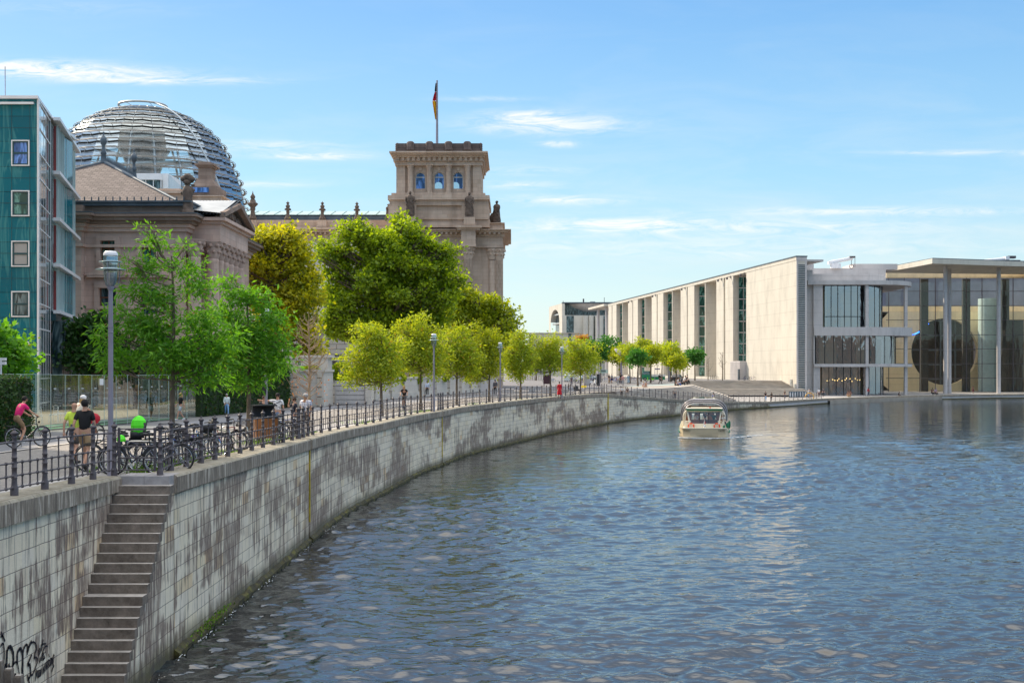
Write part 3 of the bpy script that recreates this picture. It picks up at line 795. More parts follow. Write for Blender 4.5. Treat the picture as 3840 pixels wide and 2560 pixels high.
# gate over the stairs
ga = thing('iron_gate', 'small square iron gate at the top of the water stairs', 'gate', (-8.58, 28.62, 4.16))
m = MB(); x0, x1, y = -9.0, -8.18, 28.62; z0 = 4.16
for z in (.16, .44, .70, 1.10): m.tube([(x0, y, z0+z), (x1, y, z0+z)], .017, 6)
for x in (x0, x1): m.box(x-.025, x+.025, y-.02, y+.02, z0+.14, z0+1.13)
for x in (lerp(x0, x1, .5),):
    m.tube([(x, y, z0+.16), (x, y, z0+.70)], .015, 6)
for x in (x0, lerp(x0, x1, .5), x1):
    for z in (.16, .44, .70, 1.10):
        if not (x not in (x0, x1) and z > 1): m.ball((x, y, z0+z), .034, 6)
m.build('gate_frame', M_iron, ga, uv=False)
m = MB(); m.box(x0-.09, x0-.03, y-.02, y+.02, z0+.6, z0+.8); m.build('hinge', M_iron, ga, uv=False)

# ------------------------------------------------------------------ parliament building (tower, long wing, dome)
K = .04268
def RX(x): return (820 + x/2.063 - 1920) * K
def RZ(y): return 6.6 + (888 - y/2.063) * K
YT = 200.0
re_ = thing('parliament_building', 'old grey beige stone parliament with corner tower and big glass dome', 'building', (-30, 205, 3.8))
def rb(mb, x0, x1, ya, yb, front, back=None): mb.box(RX(x0), RX(x1), YT+front, YT+(back if back is not None else 16), RZ(yb), RZ(ya))
# tower body with three arched windows
def arch_wall(mb, x0, x1, z0, z1, y, arches, dep, n=10):
    """front wall at y (facing -Y) with round-headed openings (xc, half width, sill z, spring z)"""
    xs = x0
    for (xc, hw, zs, zp) in arches + [(None, 0, 0, 0)]:
        xe = x1 if xc is None else xc - hw
        mb.quad((xs, y, z0), (xe, y, z0), (xe, y, z1), (xs, y, z1))
        if xc is None: break
        mb.quad((xc-hw, y, z0), (xc+hw, y, z0), (xc+hw, y, zs), (xc-hw, y, zs))
        pts = [(xc+hw*math.cos(PI-PI*i/n), zp+hw*math.sin(PI*i/n)) for i in range(n+1)]
        for (ax, az), (bx, bz) in zip(pts, pts[1:]):
            mb.quad((ax, y, az), (bx, y, bz), (bx, y, z1), (ax, y, z1))
            mb.quad((ax, y, az), (ax, y+dep, az), (bx, y+dep, bz), (bx, y, bz))
        mb.quad((xc-hw, y, zs), (xc-hw, y+dep, zs), (xc-hw, y+dep, zp), (xc-hw, y, zp))
        mb.quad((xc+hw, y+dep, zs), (xc+hw, y, zs), (xc+hw, y, zp), (xc+hw, y+dep, zp))
        mb.quad((xc-hw, y+dep, zs), (xc-hw, y, zs), (xc+hw, y, zs), (xc+hw, y+dep, zs))
        xs = xc + hw
def arch_pane(mb, xc, hw, zs, zp, y, n=10):
    pts = [(xc-hw, y, zs), (xc+hw, y, zs)] + [(xc+hw*math.cos(PI*i/n), y, zp+hw*math.sin(PI*i/n)) for i in range(n+1)]
    mb.add(pts, [tuple(range(len(pts)))])
ms = MB(); 
ar = [(RX(x), 39*K/2.063, RZ(420), RZ(330)) for x in (1556, 1703, 1850)]
arch_wall(ms, RX(1392), RX(2018), RZ(460), RZ(245), YT+1.2, ar, .5)
ms.box(RX(1370), RX(1392), YT+.9, YT+14.5, RZ(460), RZ(245)); ms.box(RX(2018), RX(2030), YT+.9, YT+14.5, RZ(460), RZ(245))
ms.box(RX(1392), RX(2018), YT+1.72, YT+14.4, RZ(460), RZ(245))
for a, b in ((1372, 1440), (1965, 2030)): ms.box(RX(a), RX(b), YT+.85, YT+1.6, RZ(460)+.01, RZ(245))
ms.box(RX(1362), RX(2040), YT+.5, YT+14.9, RZ(245), RZ(215))
for i in range(17):
    x = 1385 + i*40.5
    if i % 1 == 0: ms.box(RX(x-11), RX(x+11), YT-.05, YT+.7, RZ(213), RZ(186))
ms.box(RX(1350), RX(2052), YT+.3, YT+15.2, RZ(214.5), RZ(186))
for a, b, yy, yc, o in ((1345, 2060, 186, 172, -.3), (1335, 2072, 172, 160, -.8), (1325, 2083, 160, 148, -1.25)): ms.box(RX(a), RX(b), YT+o, YT+15.5-o, RZ(yy), RZ(yc))
for x in (1482, 1628, 1778, 1925):      # engaged columns
    ms.lathe([(.50, RZ(458)), (.47, RZ(440)), (.44, RZ(270)), (.50, RZ(262)), (.62, RZ(240))], 12, (RX(x), YT+.75, 0))
    ms.box(RX(x-29), RX(x+29), YT-.05, YT+1.2, RZ(488), RZ(459)); ms.box(RX(x-30), RX(x+30), YT+.1, YT+1, RZ(246), RZ(236))
for x in (1556, 1703, 1850): ms.taper(RX(x-9), RX(x+9), YT+1.0, YT+1.3, RZ(280), RX(x-13), RX(x+13), YT+1.0, YT+1.3, RZ(255))
ms.build('tower', M_reich, re_)
md = MB()
md.box(RX(1378), RX(2022), YT+.9, YT+14, RZ(150)+.01, RZ(108)); md.box(RX(1384), RX(2014), YT+1.1, YT+13.8, RZ(108), RZ(68))
for x in (1480, 1628, 1776, 1922):
    md.lathe([(.7, 0), (.62, RZ(80)-RZ(125)), (.62, RZ(66)-RZ(125)), (.42, RZ(56)-RZ(125)), (0, RZ(52)-RZ(125))], 10, (RX(x), YT+.95, RZ(125)))
for x in (1376, 2024):
    for k in range(5): md.ball((RX(x), YT+1.4, RZ(78+k*14)), .35, 6)
md.build('tower_parapet', M_reich_dark, re_)
mg = MB()
for x in (1556, 1703, 1850): arch_pane(mg, RX(x), 39*K/2.063, RZ(420), RZ(330), YT+1.66)
for k, x in enumerate((1556, 1703, 1850)):
    w = re_; m = MB(); arch_pane(m, RX(x), 39*K/2.063, RZ(420), RZ(330), YT+1.6); wi = m.build('window', M_winb, re_)
    fm = MB(); hw = 39*K/2.063; xc = RX(x)
    fm.box(xc-hw, xc+hw, YT+1.5, YT+1.58, RZ(332), RZ(327)); fm.box(xc-hw, xc-hw+.09, YT+1.5, YT+1.58, RZ(420), RZ(327)); fm.box(xc+hw-.09, xc+hw, YT+1.5, YT+1.58, RZ(420), RZ(327))
    pts = [(xc+(hw-.05)*math.cos(PI*i/10), YT+1.54, RZ(330)+(hw-.05)*math.sin(PI*i/10)) for i in range(11)]; fm.tube(pts, .06, 4)
    fm.build('frame', M_whitem, wi, uv=False)
    if k:   # sky reflection modelled as a pale arched pane of its own
        gm = MB(); arch_pane(gm, xc-.15 if k == 1 else xc-.45, .62, RZ(418), RZ(396), YT+1.56); gm.build('sky_reflection_arch', M_mirror, wi)
# lower block and ledges
ml = MB()
rb(ml, 1335, 2062, 460, 481, .2); rb(ml, 1310, 2096, 481.2, 516, -.4, 17); rb(ml, 1322, 2086, 516.2, 545, 0, 17)
ml.box(RX(1312), RX(1530), YT+.02, YT+17, RZ(665), RZ(545.2)); ml.box(RX(1880), RX(2088), YT+.02, YT+17, RZ(665), RZ(545.2))
ml.box(RX(1530), RX(1880), YT+.5, YT+17, RZ(665), RZ(545.2)); ml.box(RX(1530), RX(1880), YT+.02, YT+.5, RZ(556), RZ(545.2)); ml.box(RX(1530), RX(1880), YT+.02, YT+.5, RZ(665), RZ(650))
ml.box(RX(1900), RX(1986), YT-2.2, YT, RZ(722), RZ(660)); ml.box(RX(1455), RX(1535), YT-2.2, YT, RZ(722), RZ(660))
rb(ml, 1300, 2098, 665.2, 725, .3, 17); ml.box(RX(2088), RX(2200), YT+1.5, YT+9, RZ(748), RZ(690)); ml.box(RX(2082), RX(2212), YT+1.2, YT+9.3, RZ(690), RZ(683))
rb(ml, 1290, 2262, 747, 752, -1.2, 22); rb(ml, 1300, 2240, 752.2, 768, -.6, 21); rb(ml, 1310, 2212, 768.2, 800, .0, 20)
ml.box(RX(1840), RX(2038), YT-3.0, YT-1.2, RZ(745), RZ(728)); ml.box(RX(1850), RX(2025), YT-2.6, YT-.6, RZ(760), RZ(745.2)); ml.box(RX(1880), RX(1990), YT-2.3, YT, RZ(865), RZ(760.2)); ml.box(RX(1878), RX(1994), YT-2.5, YT+.2, RZ(888), RZ(865.2))
for i in range(24): x = 1320 + i*37; ml.box(RX(x-8), RX(x+8), YT-.75, YT+.05, RZ(783), RZ(768))
rb(ml, 1312, 2198, 800.2, 872, .25, 19.5); rb(ml, 1312, 2204, 872.2, 884, .0, 19.7); rb(ml, 1312, 2194, 884.2, 2060, .5, 19)
for x0, w in ((1932, 37), (2165, 36)):   # corinthian columns
    yy = YT-1.3 if x0 < 2000 else YT+1.0
    ml.lathe([(.83, RZ(1900)), (.80, RZ(1700)), (.70, RZ(980)), (.76, RZ(977)), (.70, RZ(973))], 18, (RX(x0), yy, 0))
ml.lathe([(.6, RZ(1900)), (.52, RZ(980))], 12, (RX(2112), YT+.6, 0))
ml.build('corner_block', M_reich, re_)
for x0, yy, sc in ((1932, YT-1.3, 1), (2165, YT+1.0, 1), (2112, YT+.6, .8)):
    mc = MB(); mc.lathe([(.70*sc, RZ(975)), (.84*sc, RZ(955)), (.78*sc, RZ(945)), (.98*sc, RZ(925)), (.88*sc, RZ(915)), (1.12*sc, RZ(896)), (1.12*sc, RZ(889))], 12, (RX(x0), yy, 0))
    for a in range(8):
        t = a*PI/4+.2
        mc.ball((RX(x0)+math.cos(t)*1.0*sc, yy+math.sin(t)*1.0*sc, RZ(905)), .22*sc, 6); mc.ball((RX(x0)+math.cos(t+.4)*.88*sc, yy+math.sin(t+.4)*.88*sc, RZ(935)), .2*sc, 6)
    mc.build('capital', M_reich, re_)
# the long wing behind the trees
mw = MB(); yw = YT+6
def wb(m, x0, x1, ya, yb, o=0, back=12): m.box(RX(x0)*1.03, RX(x1)*1.03-.02, yw+o, yw+back, 6.6+(RZ(yb)-6.6)*1.03, 6.6+(RZ(ya)-6.6)*1.03)
wb(mw, -900, 1330, 668, 728, .4); wb(mw, -900, 1330, 735, 750, -1.3); wb(mw, -900, 1330, 750.2, 768, -.7); wb(mw, -900, 1330, 728.2, 734.8, -.2)
for i in range(62): x = -900 + i*36; wb(mw, x-8, x+8, 768.2, 784, -.6, 0)
wb(mw, -900, 1330, 768.4, 2050, .2)
for x in (258, 530, 798, 1066, -10, -280): wb(mw, x-38, x+38, 672, 727, -.4, 2)
mw.build('wing_wall', M_reich, re_)
mw2 = MB(); hw = [(RX(x)*1.03, 1.2, 22.5, 26.5) for x in (-10, 258, 530, 798, 1066)]
for (xc, w2, z0, z1) in hw: pass
mr = MB(); wb(mr, -900, 1322, 624, 667, 1.2, 11); mr.build('roof_parapet', M_lead, re_)
mr = MB()
a0 = (RX(-900)*1.03, yw+1.2, 6.6+(RZ(622)-6.6)*1.03); b0 = (RX(1300)*1.03, yw+1.2, a0[2])
mr.add([a0, b0, (b0[0], yw+7, a0[2]+1.3), (a0[0], yw+7, a0[2]+1.3), (a0[0], yw+7, a0[2]-.3), (b0[0], yw+7, a0[2]-.3), (b0[0], yw+1.2, a0[2]-.2), (a0[0], yw+1.2, a0[2]-.2)], [(0,1,2,3),(3,2,5,4),(0,7,6,1),(1,6,5,2)])
for i in range(26):
    x = lerp(a0[0], b0[0], i/25); mr.tube([(x, yw+1.2, a0[2]+.05), (x, yw+7, a0[2]+1.36)], .07, 4)
mr.build('glass_roof', M_copperroof, re_)
# ground floor stonework and windows seen between the trees
mf = MB(); yf = 188.0
mf.box(-44, -21.0, yf, 200, 3.6, 12.4); mf.box(-44.3, -20.7, yf-.4, 200, 12.42, 13.6); mf.build('rusticated_base', M_rust, re_)
mf = MB(); mf.box(-42, -22.5, yf+1.5, 202, 13.62, 26); mf.build('pale_side_wall', M_reich_light, re_)
def simple_window(parent, xc, w, z0, z1, y, arched=False, gl=None, bars=True):
    m = MB()
    if arched: arch_pane(m, xc, w/2, z0, z1-w*.3, y-.03, 8)
    else: m.quad((xc-w/2, y-.03, z0), (xc+w/2, y-.03, z0), (xc+w/2, y-.03, z1), (xc-w/2, y-.03, z1))
    wi = m.build('window', gl or M_win, parent)
    f = MB()
    for x in (xc-w/2, xc+w/2-.08, xc-.04): f.box(x, x+.08, y-.10, y-.035, z0, z1)
    for z in (z0, lerp(z0, z1, .6), z1-.08): f.box(xc-w/2+.081, xc-.041, y-.095, y-.036, z, z+.08); f.box(xc+.041, xc+w/2-.001, y-.095, y-.036, z, z+.08)
    f.build('frame', M_whitem, wi, uv=False); return wi
for u, v0, v1, yy in ((1268, 1338, 1372, yf), (1142, 1338, 1372, yf), (1268, 1215, 1270, yf+1.5), (1396, 1338, 1370, yf)):
    y = yy; simple_window(re_, XU(u, y), 2.2 if yy == yf else 1.6, ZV(v1, y), ZV(v0, y), y, yy == yf)
# portal attic and chimney shaped turret in front of the dome
mt = MB(); ya = 186.0
def zx(x, Y=186.): return (x/2.45 - 1920)/F*Y
def zz(y, Y=186.): return 6.6 + (1388 - 300 - y/2.45)/F*Y
mt.box(zx(1150), zx(1700), ya, ya+8, zz(1300), zz(1045)); mt.box(zx(1150), zx(1690), ya-.5, ya+8, zz(1044.8), zz(1020)); mt.box(zx(1150), zx(1640), ya+1, ya+8, zz(1019.8), zz(990))
mt.box(zx(1690), zx(2010), ya+1.5, ya+8, zz(1115), zz(1060)); mt.box(zx(1690), zx(2030), ya+1.2, ya+8, zz(1060), zz(1050))
mt.build('attic', M_reich, re_)
mt = MB(); cx = zx(1840); 
mt.box(zx(1695), zx(1972), ya+1.6, ya+7.6, zz(1049), zz(960)); mt.taper(zx(1725), zx(1955), ya+2, ya+7, zz(959.8), zx(1768), zx(1900), ya+3, ya+6, zz(880))
mt.box(zx(1775), zx(1892), ya+3, ya+6, zz(880), zz(772)); mt.box(zx(1762), zx(1908), ya+2.7, ya+6.3, zz(771.8), zz(755)); mt.box(zx(1748), zx(1925), ya+2.4, ya+6.6, zz(754.8), zz(738)); mt.box(zx(1775), zx(1892), ya+3, ya+6, zz(737.8), zz(722))
mt.build('turret', M_palais_dark, re_)
mt = MB(); mt.box(zx(1745), zx(1895), ya+1.4, ya+1.58, zz(1020), zz(975)); mt.build('turret_window', M_winb, re_)
# white roof terrace cabin with glass screen
mt = MB(); yq = 212.
mt.box(zx(1120, yq), zx(1480, yq), yq, yq+10, zz(915, yq), zz(858, yq)); mt.box(zx(1480, yq)+.01, zx(1532, yq), yq+.8, yq+9, zz(990, yq), zz(852, yq)); mt.box(zx(700, yq), zx(1119.5, yq), yq+2, yq+10, zz(990, yq), zz(905, yq))
for x in (1192, 1260, 1330, 1400, 1470): mt.box(zx(x, yq), zx(x+7, yq), yq+.3, yq+.5, zz(995, yq), zz(915, yq))
mt.build('roof_cabin', M_white, re_)
mt = MB(); mt.quad((zx(1192, yq), yq+.7, zz(1000, yq)), (zx(1478, yq), yq+.7, zz(1000, yq)), (zx(1478, yq), yq+.7, zz(915, yq)), (zx(1192, yq), yq+.7, zz(915, yq))); mt.build('cabin_window', M_win, re_)
mt = MB(); mt.add([(zx(1534, yq), yq+1, zz(1000, yq)), (zx(1680, yq), yq+1, zz(1000, yq)), (zx(1534, yq), yq+1, zz(855, yq))], [(0, 1, 2)]); mt.build('glass_screen', M_domeglass, re_)
# ---- the dome
YD = 245.; XD = XU(541, YD)
prof = [(4.5,57.7),(8.1,56.4),(11.4,54.5),(13.3,52.8),(14.9,50.9),(16.2,48.5),(17.6,45.3),(18.8,42.1),(19.5,38.1),(19.9,34.0)]
def dr(z): return interp(z, sorted([(b, a) for a, b in prof]))
rz = []
z = 56.3; 
ts_ = [57.0, 56.1, 55.0, 53.8, 52.4, 50.9, 49.3, 47.6, 45.8, 44.0, 42.2, 40.4, 38.6, 36.8, 35.0]
rings = [dr(zz_) for zz_ in ts_]
dome = MB(); 
prof2 = [(dr(z_), z_) for z_ in [57.5] + ts_ + [34.0]]
m = MB(); m.lathe(prof2, 24, (XD, YD, 0), smooth=False)
dm = m.build('dome', M_domeglass, re_)
for z_ in ts_:
    r0 = dr(z_); m = MB(); n = 48
    secs = []
    for i in range(n+1):
        t = 2*PI*i/n; c, s = math.cos(t), math.sin(t)
        secs.append([Vector((XD+rr_*c, YD+rr_*s, zz_)) for rr_, zz_ in ((r0+.38, z_-.24), (r0+.74, z_-.36), (r0+.75, z_-.32), (r0+.39, z_-.20))])
    sweep(m, secs, True)
    m.torus((XD, YD, z_+.02), r0-.10, .08, 48, 5, 'z'); m.torus((XD, YD, z_-.25), r0+.95, .06, 48, 4, 'z')
    for i in range(48): t = 2*PI*i/48; c, s = math.cos(t), math.sin(t); m.tube([(XD+r0*c, YD+r0*s, z_-.45), (XD+(r0+.95)*c, YD+(r0+.95)*s, z_-.28)], .05, 4, False)
    m.build('ring', M_domelouv, dm, uv=False)
for i in range(24):
    t = 2*PI*(i+.5)/24; c, s = math.cos(t), math.sin(t)
    pts = [(XD+(r_-.35)*c, YD+(r_-.35)*s, z_) for r_, z_ in [(dr(q), q) for q in np.linspace(57.2, 34.2, 14)]]
    m = MB(); m.tube(pts, .24, 4); m.build('rib', M_domesteel, dm, uv=False)
m = MB(); m.lathe([(1.2, 34), (1.4, 38), (2.3, 43), (4.0, 48), (6.2, 52), (7.2, 54.2), (7.0, 54.6)], 30, (XD, YD, 0), smooth=False); m.build('mirror_cone', M_cone, dm)
for ph in (0, PI):        # twin helical ramps
    m = MB(); last = None; nn_ = 90
    for i in range(nn_+1):
        z_ = 36 + 17*i/nn_; t = ph + 2*PI*1.6*i/nn_; ro = dr(z_) - .9; ri = ro - 1.9
        c, s = math.cos(t), math.sin(t)
        cur = [(XD+ri*c, YD+ri*s, z_), (XD+ro*c, YD+ro*s, z_), (XD+ro*c, YD+ro*s, z_+.35), (XD+ri*c, YD+ri*s, z_+.35)]
        if last: m.add(last+cur, [(0,1,5,4),(3,7,6,2),(1,2,6,5),(0,4,7,3)])
        last = cur
    m.build('spiral_ramp', M_zinc, dm, uv=False)
m = MB(); m.lathe([(9.5, 53.2), (9.5, 53.7), (0.1, 53.7)], 30, (XD, YD, 0), smooth=False); m.build('viewing_deck', M_domesteel, dm, uv=False)
m = MB(); n = 40; zt = 6.6+(1388-402)/F*YD
m.torus((XD, YD-1, zt), 4.55, .22, 40, 6, 'z')
for i in range(6): t = 2*PI*i/6; m.tube([(XD+4.5*math.cos(t), YD-1+4.5*math.sin(t), zt), (XD+3.6*math.cos(t+.4), YD+3.6*math.sin(t+.4), 57.3)], .06, 4)
m.build('top_ring', M_zinc, dm, uv=False)
m = MB(); t0 = R(-38); pts = []
for i in range(22):
    z_ = lerp(57.6, 36, (i/21)**1.3); r_ = dr(z_)+1.25; t = lerp(R(-50), R(-28), i/21); pts.append((XD+r_*math.cos(t), YD+r_*math.sin(t), z_+.2))
pts = [(XD+3.2, YD-4.2, zt-.1)] + pts
m.tube(pts, .17, 6); m.build('cleaning_gantry', M_domesteel, dm, uv=False)
m = MB(); m.box(-110, -36, 222, 275, 3.6, 34.2); m.build('main_block', M_reich, re_)
# flag on the tower
fl = thing('flagpole', 'tall flagpole with limp black red gold flag on the stone tower', 'flagpole', (XU(1639, YT+5), YT+5, RZ(68)))
m = MB(); px = XU(1639, YT+5); m.tube([(px, YT+5, RZ(70)), (px, YT+5, ZV(302, YT+5))], [.22, .13], 8); m.build('pole', M_lamp, fl, uv=False)
m = MB(); m.box(px-.9, px+.5, YT+4.5, YT+5.5, RZ(68), RZ(46)); m.build('pole_box', M_white, fl, uv=False)
def flag_part(v0, v1, l0, l1, nm, mt_):
    m = MB(); n = 8; k = 7; secs = []
    for i in range(k):
        v = lerp(v0, v1, i/(k-1)); w = lerp(l0, l1, i/(k-1))*.0437
        z_ = ZV(v, YT+5); sec = []
        for j in range(n): f = j/(n-1); sec.append((px-.13-w*f, YT+5+.28*math.sin(f*9+i*.5), z_))
        secs.append([Vector(q) for q in sec])
    sweep(m, secs, False); m.build(nm, mt_, fl, smooth=True)
fp = MB()
flag_part(312, 345, 3, 6, 'flag_stripe', M_blackflag); flag_part(345, 379, 6, 14, 'flag_stripe', M_redflag); flag_part(379, 448, 15, 4, 'flag_stripe', M_goldflag)
# finials along the wing
def finial(x, yb, ytop, crown=False):
    h = (RZ(ytop)-RZ(yb))*1.03; X = RX(x)*1.03; Z = 6.6+(RZ(yb)-6.6)*1.03; s = h/6.6 if not crown else h/9.2
    m = MB()
    if not crown: m.lathe([(1.25,0),(1.25,.5),(.95,.9),(.62,1.7),(.52,2.3),(.62,2.7),(.58,3.3),(.9,3.7),(.95,3.9),(.55,4.2),(.75,4.5),(.80,5.0),(.35,5.3),(.3,5.5),(.62,5.8),(.5,6.1),(.12,6.3),(.1,6.6)], 8)
    else: m.lathe([(1.3,0),(1.3,.5),(1.0,1.0),(.75,2.0),(.65,2.8),(.9,3.2),(.8,3.9),(1.3,4.4),(1.8,4.9),(1.5,5.3),(1.0,5.6),(.95,6.2),(.55,6.6),(.75,6.9),(.85,7.4),(.4,8.1),(.2,8.3),(.3,8.5),(.1,8.7),(.08,9.2)], 8)
    for a in range(4): t = a*PI/2+.4; m.ball((.85*math.cos(t), .85*math.sin(t), 3.6 if not crown else 4.7), .38, 6)
    o = m.build('stone_finial', M_statue, uv=False); o.location = (X, yw+.6, Z); o.scale = (s, s, s); return o
for k, (x, yb, yt_, cr) in enumerate([(258, 662, 443, True), (530, 664, 520, False), (798, 666, 522, False), (1066, 667, 525, False)]):
    tag(finial(x, yb, yt_, cr), ['large crowned stone finial on the wing roof edge nearest the dome', 'stone finial on the wing roof, next to the crowned one', 'stone finial on the wing roof, between two plain ones', 'stone finial on the wing roof nearest the tower'][k], 'finial', 'finials on the wing roof')

def robed(name, label, X, Y, Z, h, yaw, seated=False, group='stone figures around the tower'):
    m = MB(); m.box(-.55, .55, -.5, .5, 0, .35)
    m.lathe([(.62,.35),(.66,.6),(.56,1.2),(.50,1.9),(.46,2.3),(.56,2.75),(.50,3.05),(.24,3.22),(.15,3.3)], 12)
    m.ball((0,-.03,3.52), .235, 9, (.85,.95,1.12)); m.ball((0,.03,3.60), .23, 8, (.95,1,.8))
    m.tube([(.50,0,2.95),(.66,-.1,2.35),(.35,-.42,2.0)], [.19,.16,.1], 7); m.tube([(-.50,0,2.95),(-.62,-.05,2.3),(-.55,-.35,1.75)], [.19,.15,.1], 7)
    for i in range(9): a = -1.2+i*.3; m.tube([(math.sin(a)*.60, -math.cos(a)*.60, .4), (math.sin(a)*.5, -math.cos(a)*.5, 1.9), (math.sin(a*.6)*.44, -math.cos(a*.6)*.44, 2.6)], [.09,.06,.03], 5)
    m.tube([(-.5,-.2,2.9),(0,-.48,2.3),(.5,-.3,1.6),(.6,0,1.0)], [.12,.16,.14,.06], 6)
    if seated: m.ball((-.95,.1,1.0), .8, 8, (.9,.8,1.3)); m.tube([(-.4,.3,2.9),(-.9,.4,1.9),(-1.5,.3,.6)], [.3,.35,.2], 7)
    o = m.build(name, M_statue, uv=False); o.location = (X, Y, Z); s = h/3.8; o.scale = (s, s, s); o.rotation_euler = (0, 0, R(yaw)); tag(o, label, 'statue', group); return o
robed('stone_statue', 'robed stone figure standing below the left window of the tower', RX(1485), YT-1.2, RZ(660), (RZ(455)-RZ(660)), 10)
robed('stone_statue', 'robed stone figure standing below the right window of the tower', RX(1942), YT-1.2, RZ(660), (RZ(463)-RZ(660)), -10)
robed('stone_statue', 'cloaked stone figure at the far right corner of the tower block', RX(2150), YT+4, RZ(683), (RZ(494)-RZ(683)), -50, True)
robed('stone_statue', 'stone figure half hidden at the left corner of the tower block', RX(1300), YT+2.5, RZ(665), (RZ(530)-RZ(665)), 60)
# ------------------------------------------------------------------ president's palace
Q = 1.08
def px_(u, Y): return XU(u, Y)
pa = thing('palace', 'pink brown stone palace with tiled hip roof and columned pediment side', 'building', (-38, 108, 3.8))
YF = 108.; XR = XU(696, YF); XL = -52.0; YB = 134.
ze = 21.0
H2 = [] 
wins = []
for uc in (404, 559): wins.append((XU(uc, YF), 1.35, ZV(905+30*0+ (0), YF)))
m = MB(); m.T = frame((0, YF, 0), (1, 0), (0, -1))
holes = []
for uc in (404, 559, 249):
    xc = XU(uc, YF); holes.append((xc-.62, xc+.62, ZV(985, YF), ZV(903, YF))); holes.append((xc-.75, xc+.75, ZV(1178, YF), ZV(1080, YF)))
    holes.append((xc-.55, xc+.55, ZV(1345, YF), ZV(1275, YF)))
wall_holes(m, XL, XR, 3.6, 19.2, holes, .45)
m.T = None
# corner quoin strips, reveals, cornices
XB = XU(318, YF)
m.box(XL, XB, YF-.9, YF-.02, 3.6, 19.2); 
m.box(XR-.9, XR+.03, YF-.10, YF-.02, 3.6, 18.2)
for zc_, hh, o in ((18.55, .35, .25), (18.9, .3, .45)):
    m.box(XL, XR+o, YF-o, YF-.05, zc_, zc_+hh-.01); m.box(XL, XB+o, YF-.9-o, YF-o-.01, zc_, zc_+hh-.01); m.box(XR+.02, XR+o, YF-.04, YB, zc_, zc_+hh-.01)
m.box(XL, XR+.25, YF-.25, YF-.02, 17.2, 17.45); m.box(XL, XB+.25, YF-1.15, YF-.26, 17.2, 17.45); m.box(XL, XR+.12, YF-.12, YF-.02, 11.9, 12.15)
m.box(XL, XR+.2, YF-.2, YF-.02, 9.05, 9.35); m.box(XL, XR+.25, YF-.25, YF-.02, 3.6, 5.4)
m.quad((XR, YF, 3.6), (XR, YB, 3.6), (XR, YB, 19.2), (XR, YF, 19.2))
m.quad((XL, YB, 3.6), (XL, YF, 3.6), (XL, YF, 19.2), (XL, YB, 19.2)); m.quad((XR, YB, 3.6), (XL, YB, 3.6), (XL, YB, 19.2), (XR, YB, 19.2))
m.build('wall', M_palais, pa)
m = MB()
for uc in (404, 559, 249):       # window surrounds and pediments
    xc = XU(uc, YF); a, b = ZV(985, YF), ZV(903, YF)
    for s in (-1, 1): m.box(xc+s*.63, xc+s*.98, YF-.14, YF, a-.4, b+.01); m.box(xc+s*.98, xc+s*1.15, YF-.09, YF, a+.6, b+.3)
    m.box(xc-.98, xc+.98, YF-.16, YF-.001, b+.01, b+.38); m.box(xc-1.1, xc+1.1, YF-.2, YF, a-.2, a-.01) if False else m.box(xc-.8, xc+.8, YF-.2, YF, a-.22, a-.01)
    a, b = ZV(1178, YF), ZV(1080, YF)
    for s in (-1, 1): m.box(xc+s*.76, xc+s*1.15, YF-.16, YF, a-.3, b+.01)
    m.box(xc-1.15, xc+1.15, YF-.2, YF-.001, b+.01, b+.55); m.box(xc-1.65, xc+1.65, YF-.5, YF-.001, b+.90, b+1.08)
    zb_ = b+1.09
    m.add([(xc-1.75, YF-.55, zb_), (xc+1.75, YF-.55, zb_), (xc, YF-.55, zb_+1.05), (xc-1.75, YF, zb_), (xc+1.75, YF, zb_), (xc, YF, zb_+1.05)], [(0,1,2),(3,5,4),(0,2,5,3),(1,4,5,2),(0,3,4,1)])
    m.box(xc-.95, xc+.95, YF-.25, YF, a-.28, a-.01)
m.build('window_surround', M_palais, pa)
for uc in (404, 559, 249):
    xc = XU(uc, YF)
    for (a, b, w) in ((985, 903, 1.24), (1178, 1080, 1.5), (1345, 1275, 1.1)):
        z0, z1 = ZV(a, YF), ZV(b, YF); mm = MB(); mm.quad((xc-w/2, YF+.40, z0), (xc+w/2, YF+.40, z0), (xc+w/2, YF+.40, z1), (xc-w/2, YF+.40, z1)); wi = mm.build('window', M_win if a != 985 else M_wing, pa)
        f = MB(); f.box(xc-.05, xc+.05, YF+.30, YF+.38, z0, z1); f.box(xc-w/2, xc+w/2, YF+.28, YF+.30, lerp(z0, z1, .62), lerp(z0, z1, .62)+.12)
        for s in (-1, 1): f.box(xc+s*(w/2), xc+s*(w/2-.08), YF+.30, YF+.38, z0, z1)
        f.build('frame', M_wood, wi, uv=False)
m = MB()      # big dark cornice
for zc_, hh, o in ((19.2, .25, .7), (19.45, .3, 1.05), (19.75, .22, 1.3)):
    m.box(XL-o, XR+o, YF-o, YB+o, zc_, zc_+hh-.005)
    m.box(XL-o, XB+o, YF-.9-o, YF-o-.005, zc_, zc_+hh-.005)
m.box(XL, XR+.1, YF-.1, YB, 19.97, 20.75); m.box(XL, XB+.1, YF-1., YF-.11, 19.97, 20.75)
m.build('cornice', M_palais_dark, pa)
m = MB()
for zc_, hh, o in ((19.975, .09, 1.32), (20.76, .3, .45), (21.05, .14, .62)): m.box(XL-o, XR+o, YF-o, YB+o, zc_, zc_+hh-.01) if zc_ > 20 else (m.box(XL-o, XR+o, YF-o, YF-.11, zc_, zc_+hh), m.box(XR+.11, XR+o, YF-.1, YB, zc_, zc_+hh), m.box(XL-o, XB+o, YF-.9-o, YF-o-.01, zc_, zc_+hh))
for i in range(40): x = lerp(XL, XR, i/39); m.box(x-.05, x+.05, YF-.60, YF-.55, 21.19, 21.5)
m.build('gutter', M_lead, pa)
m = MB()
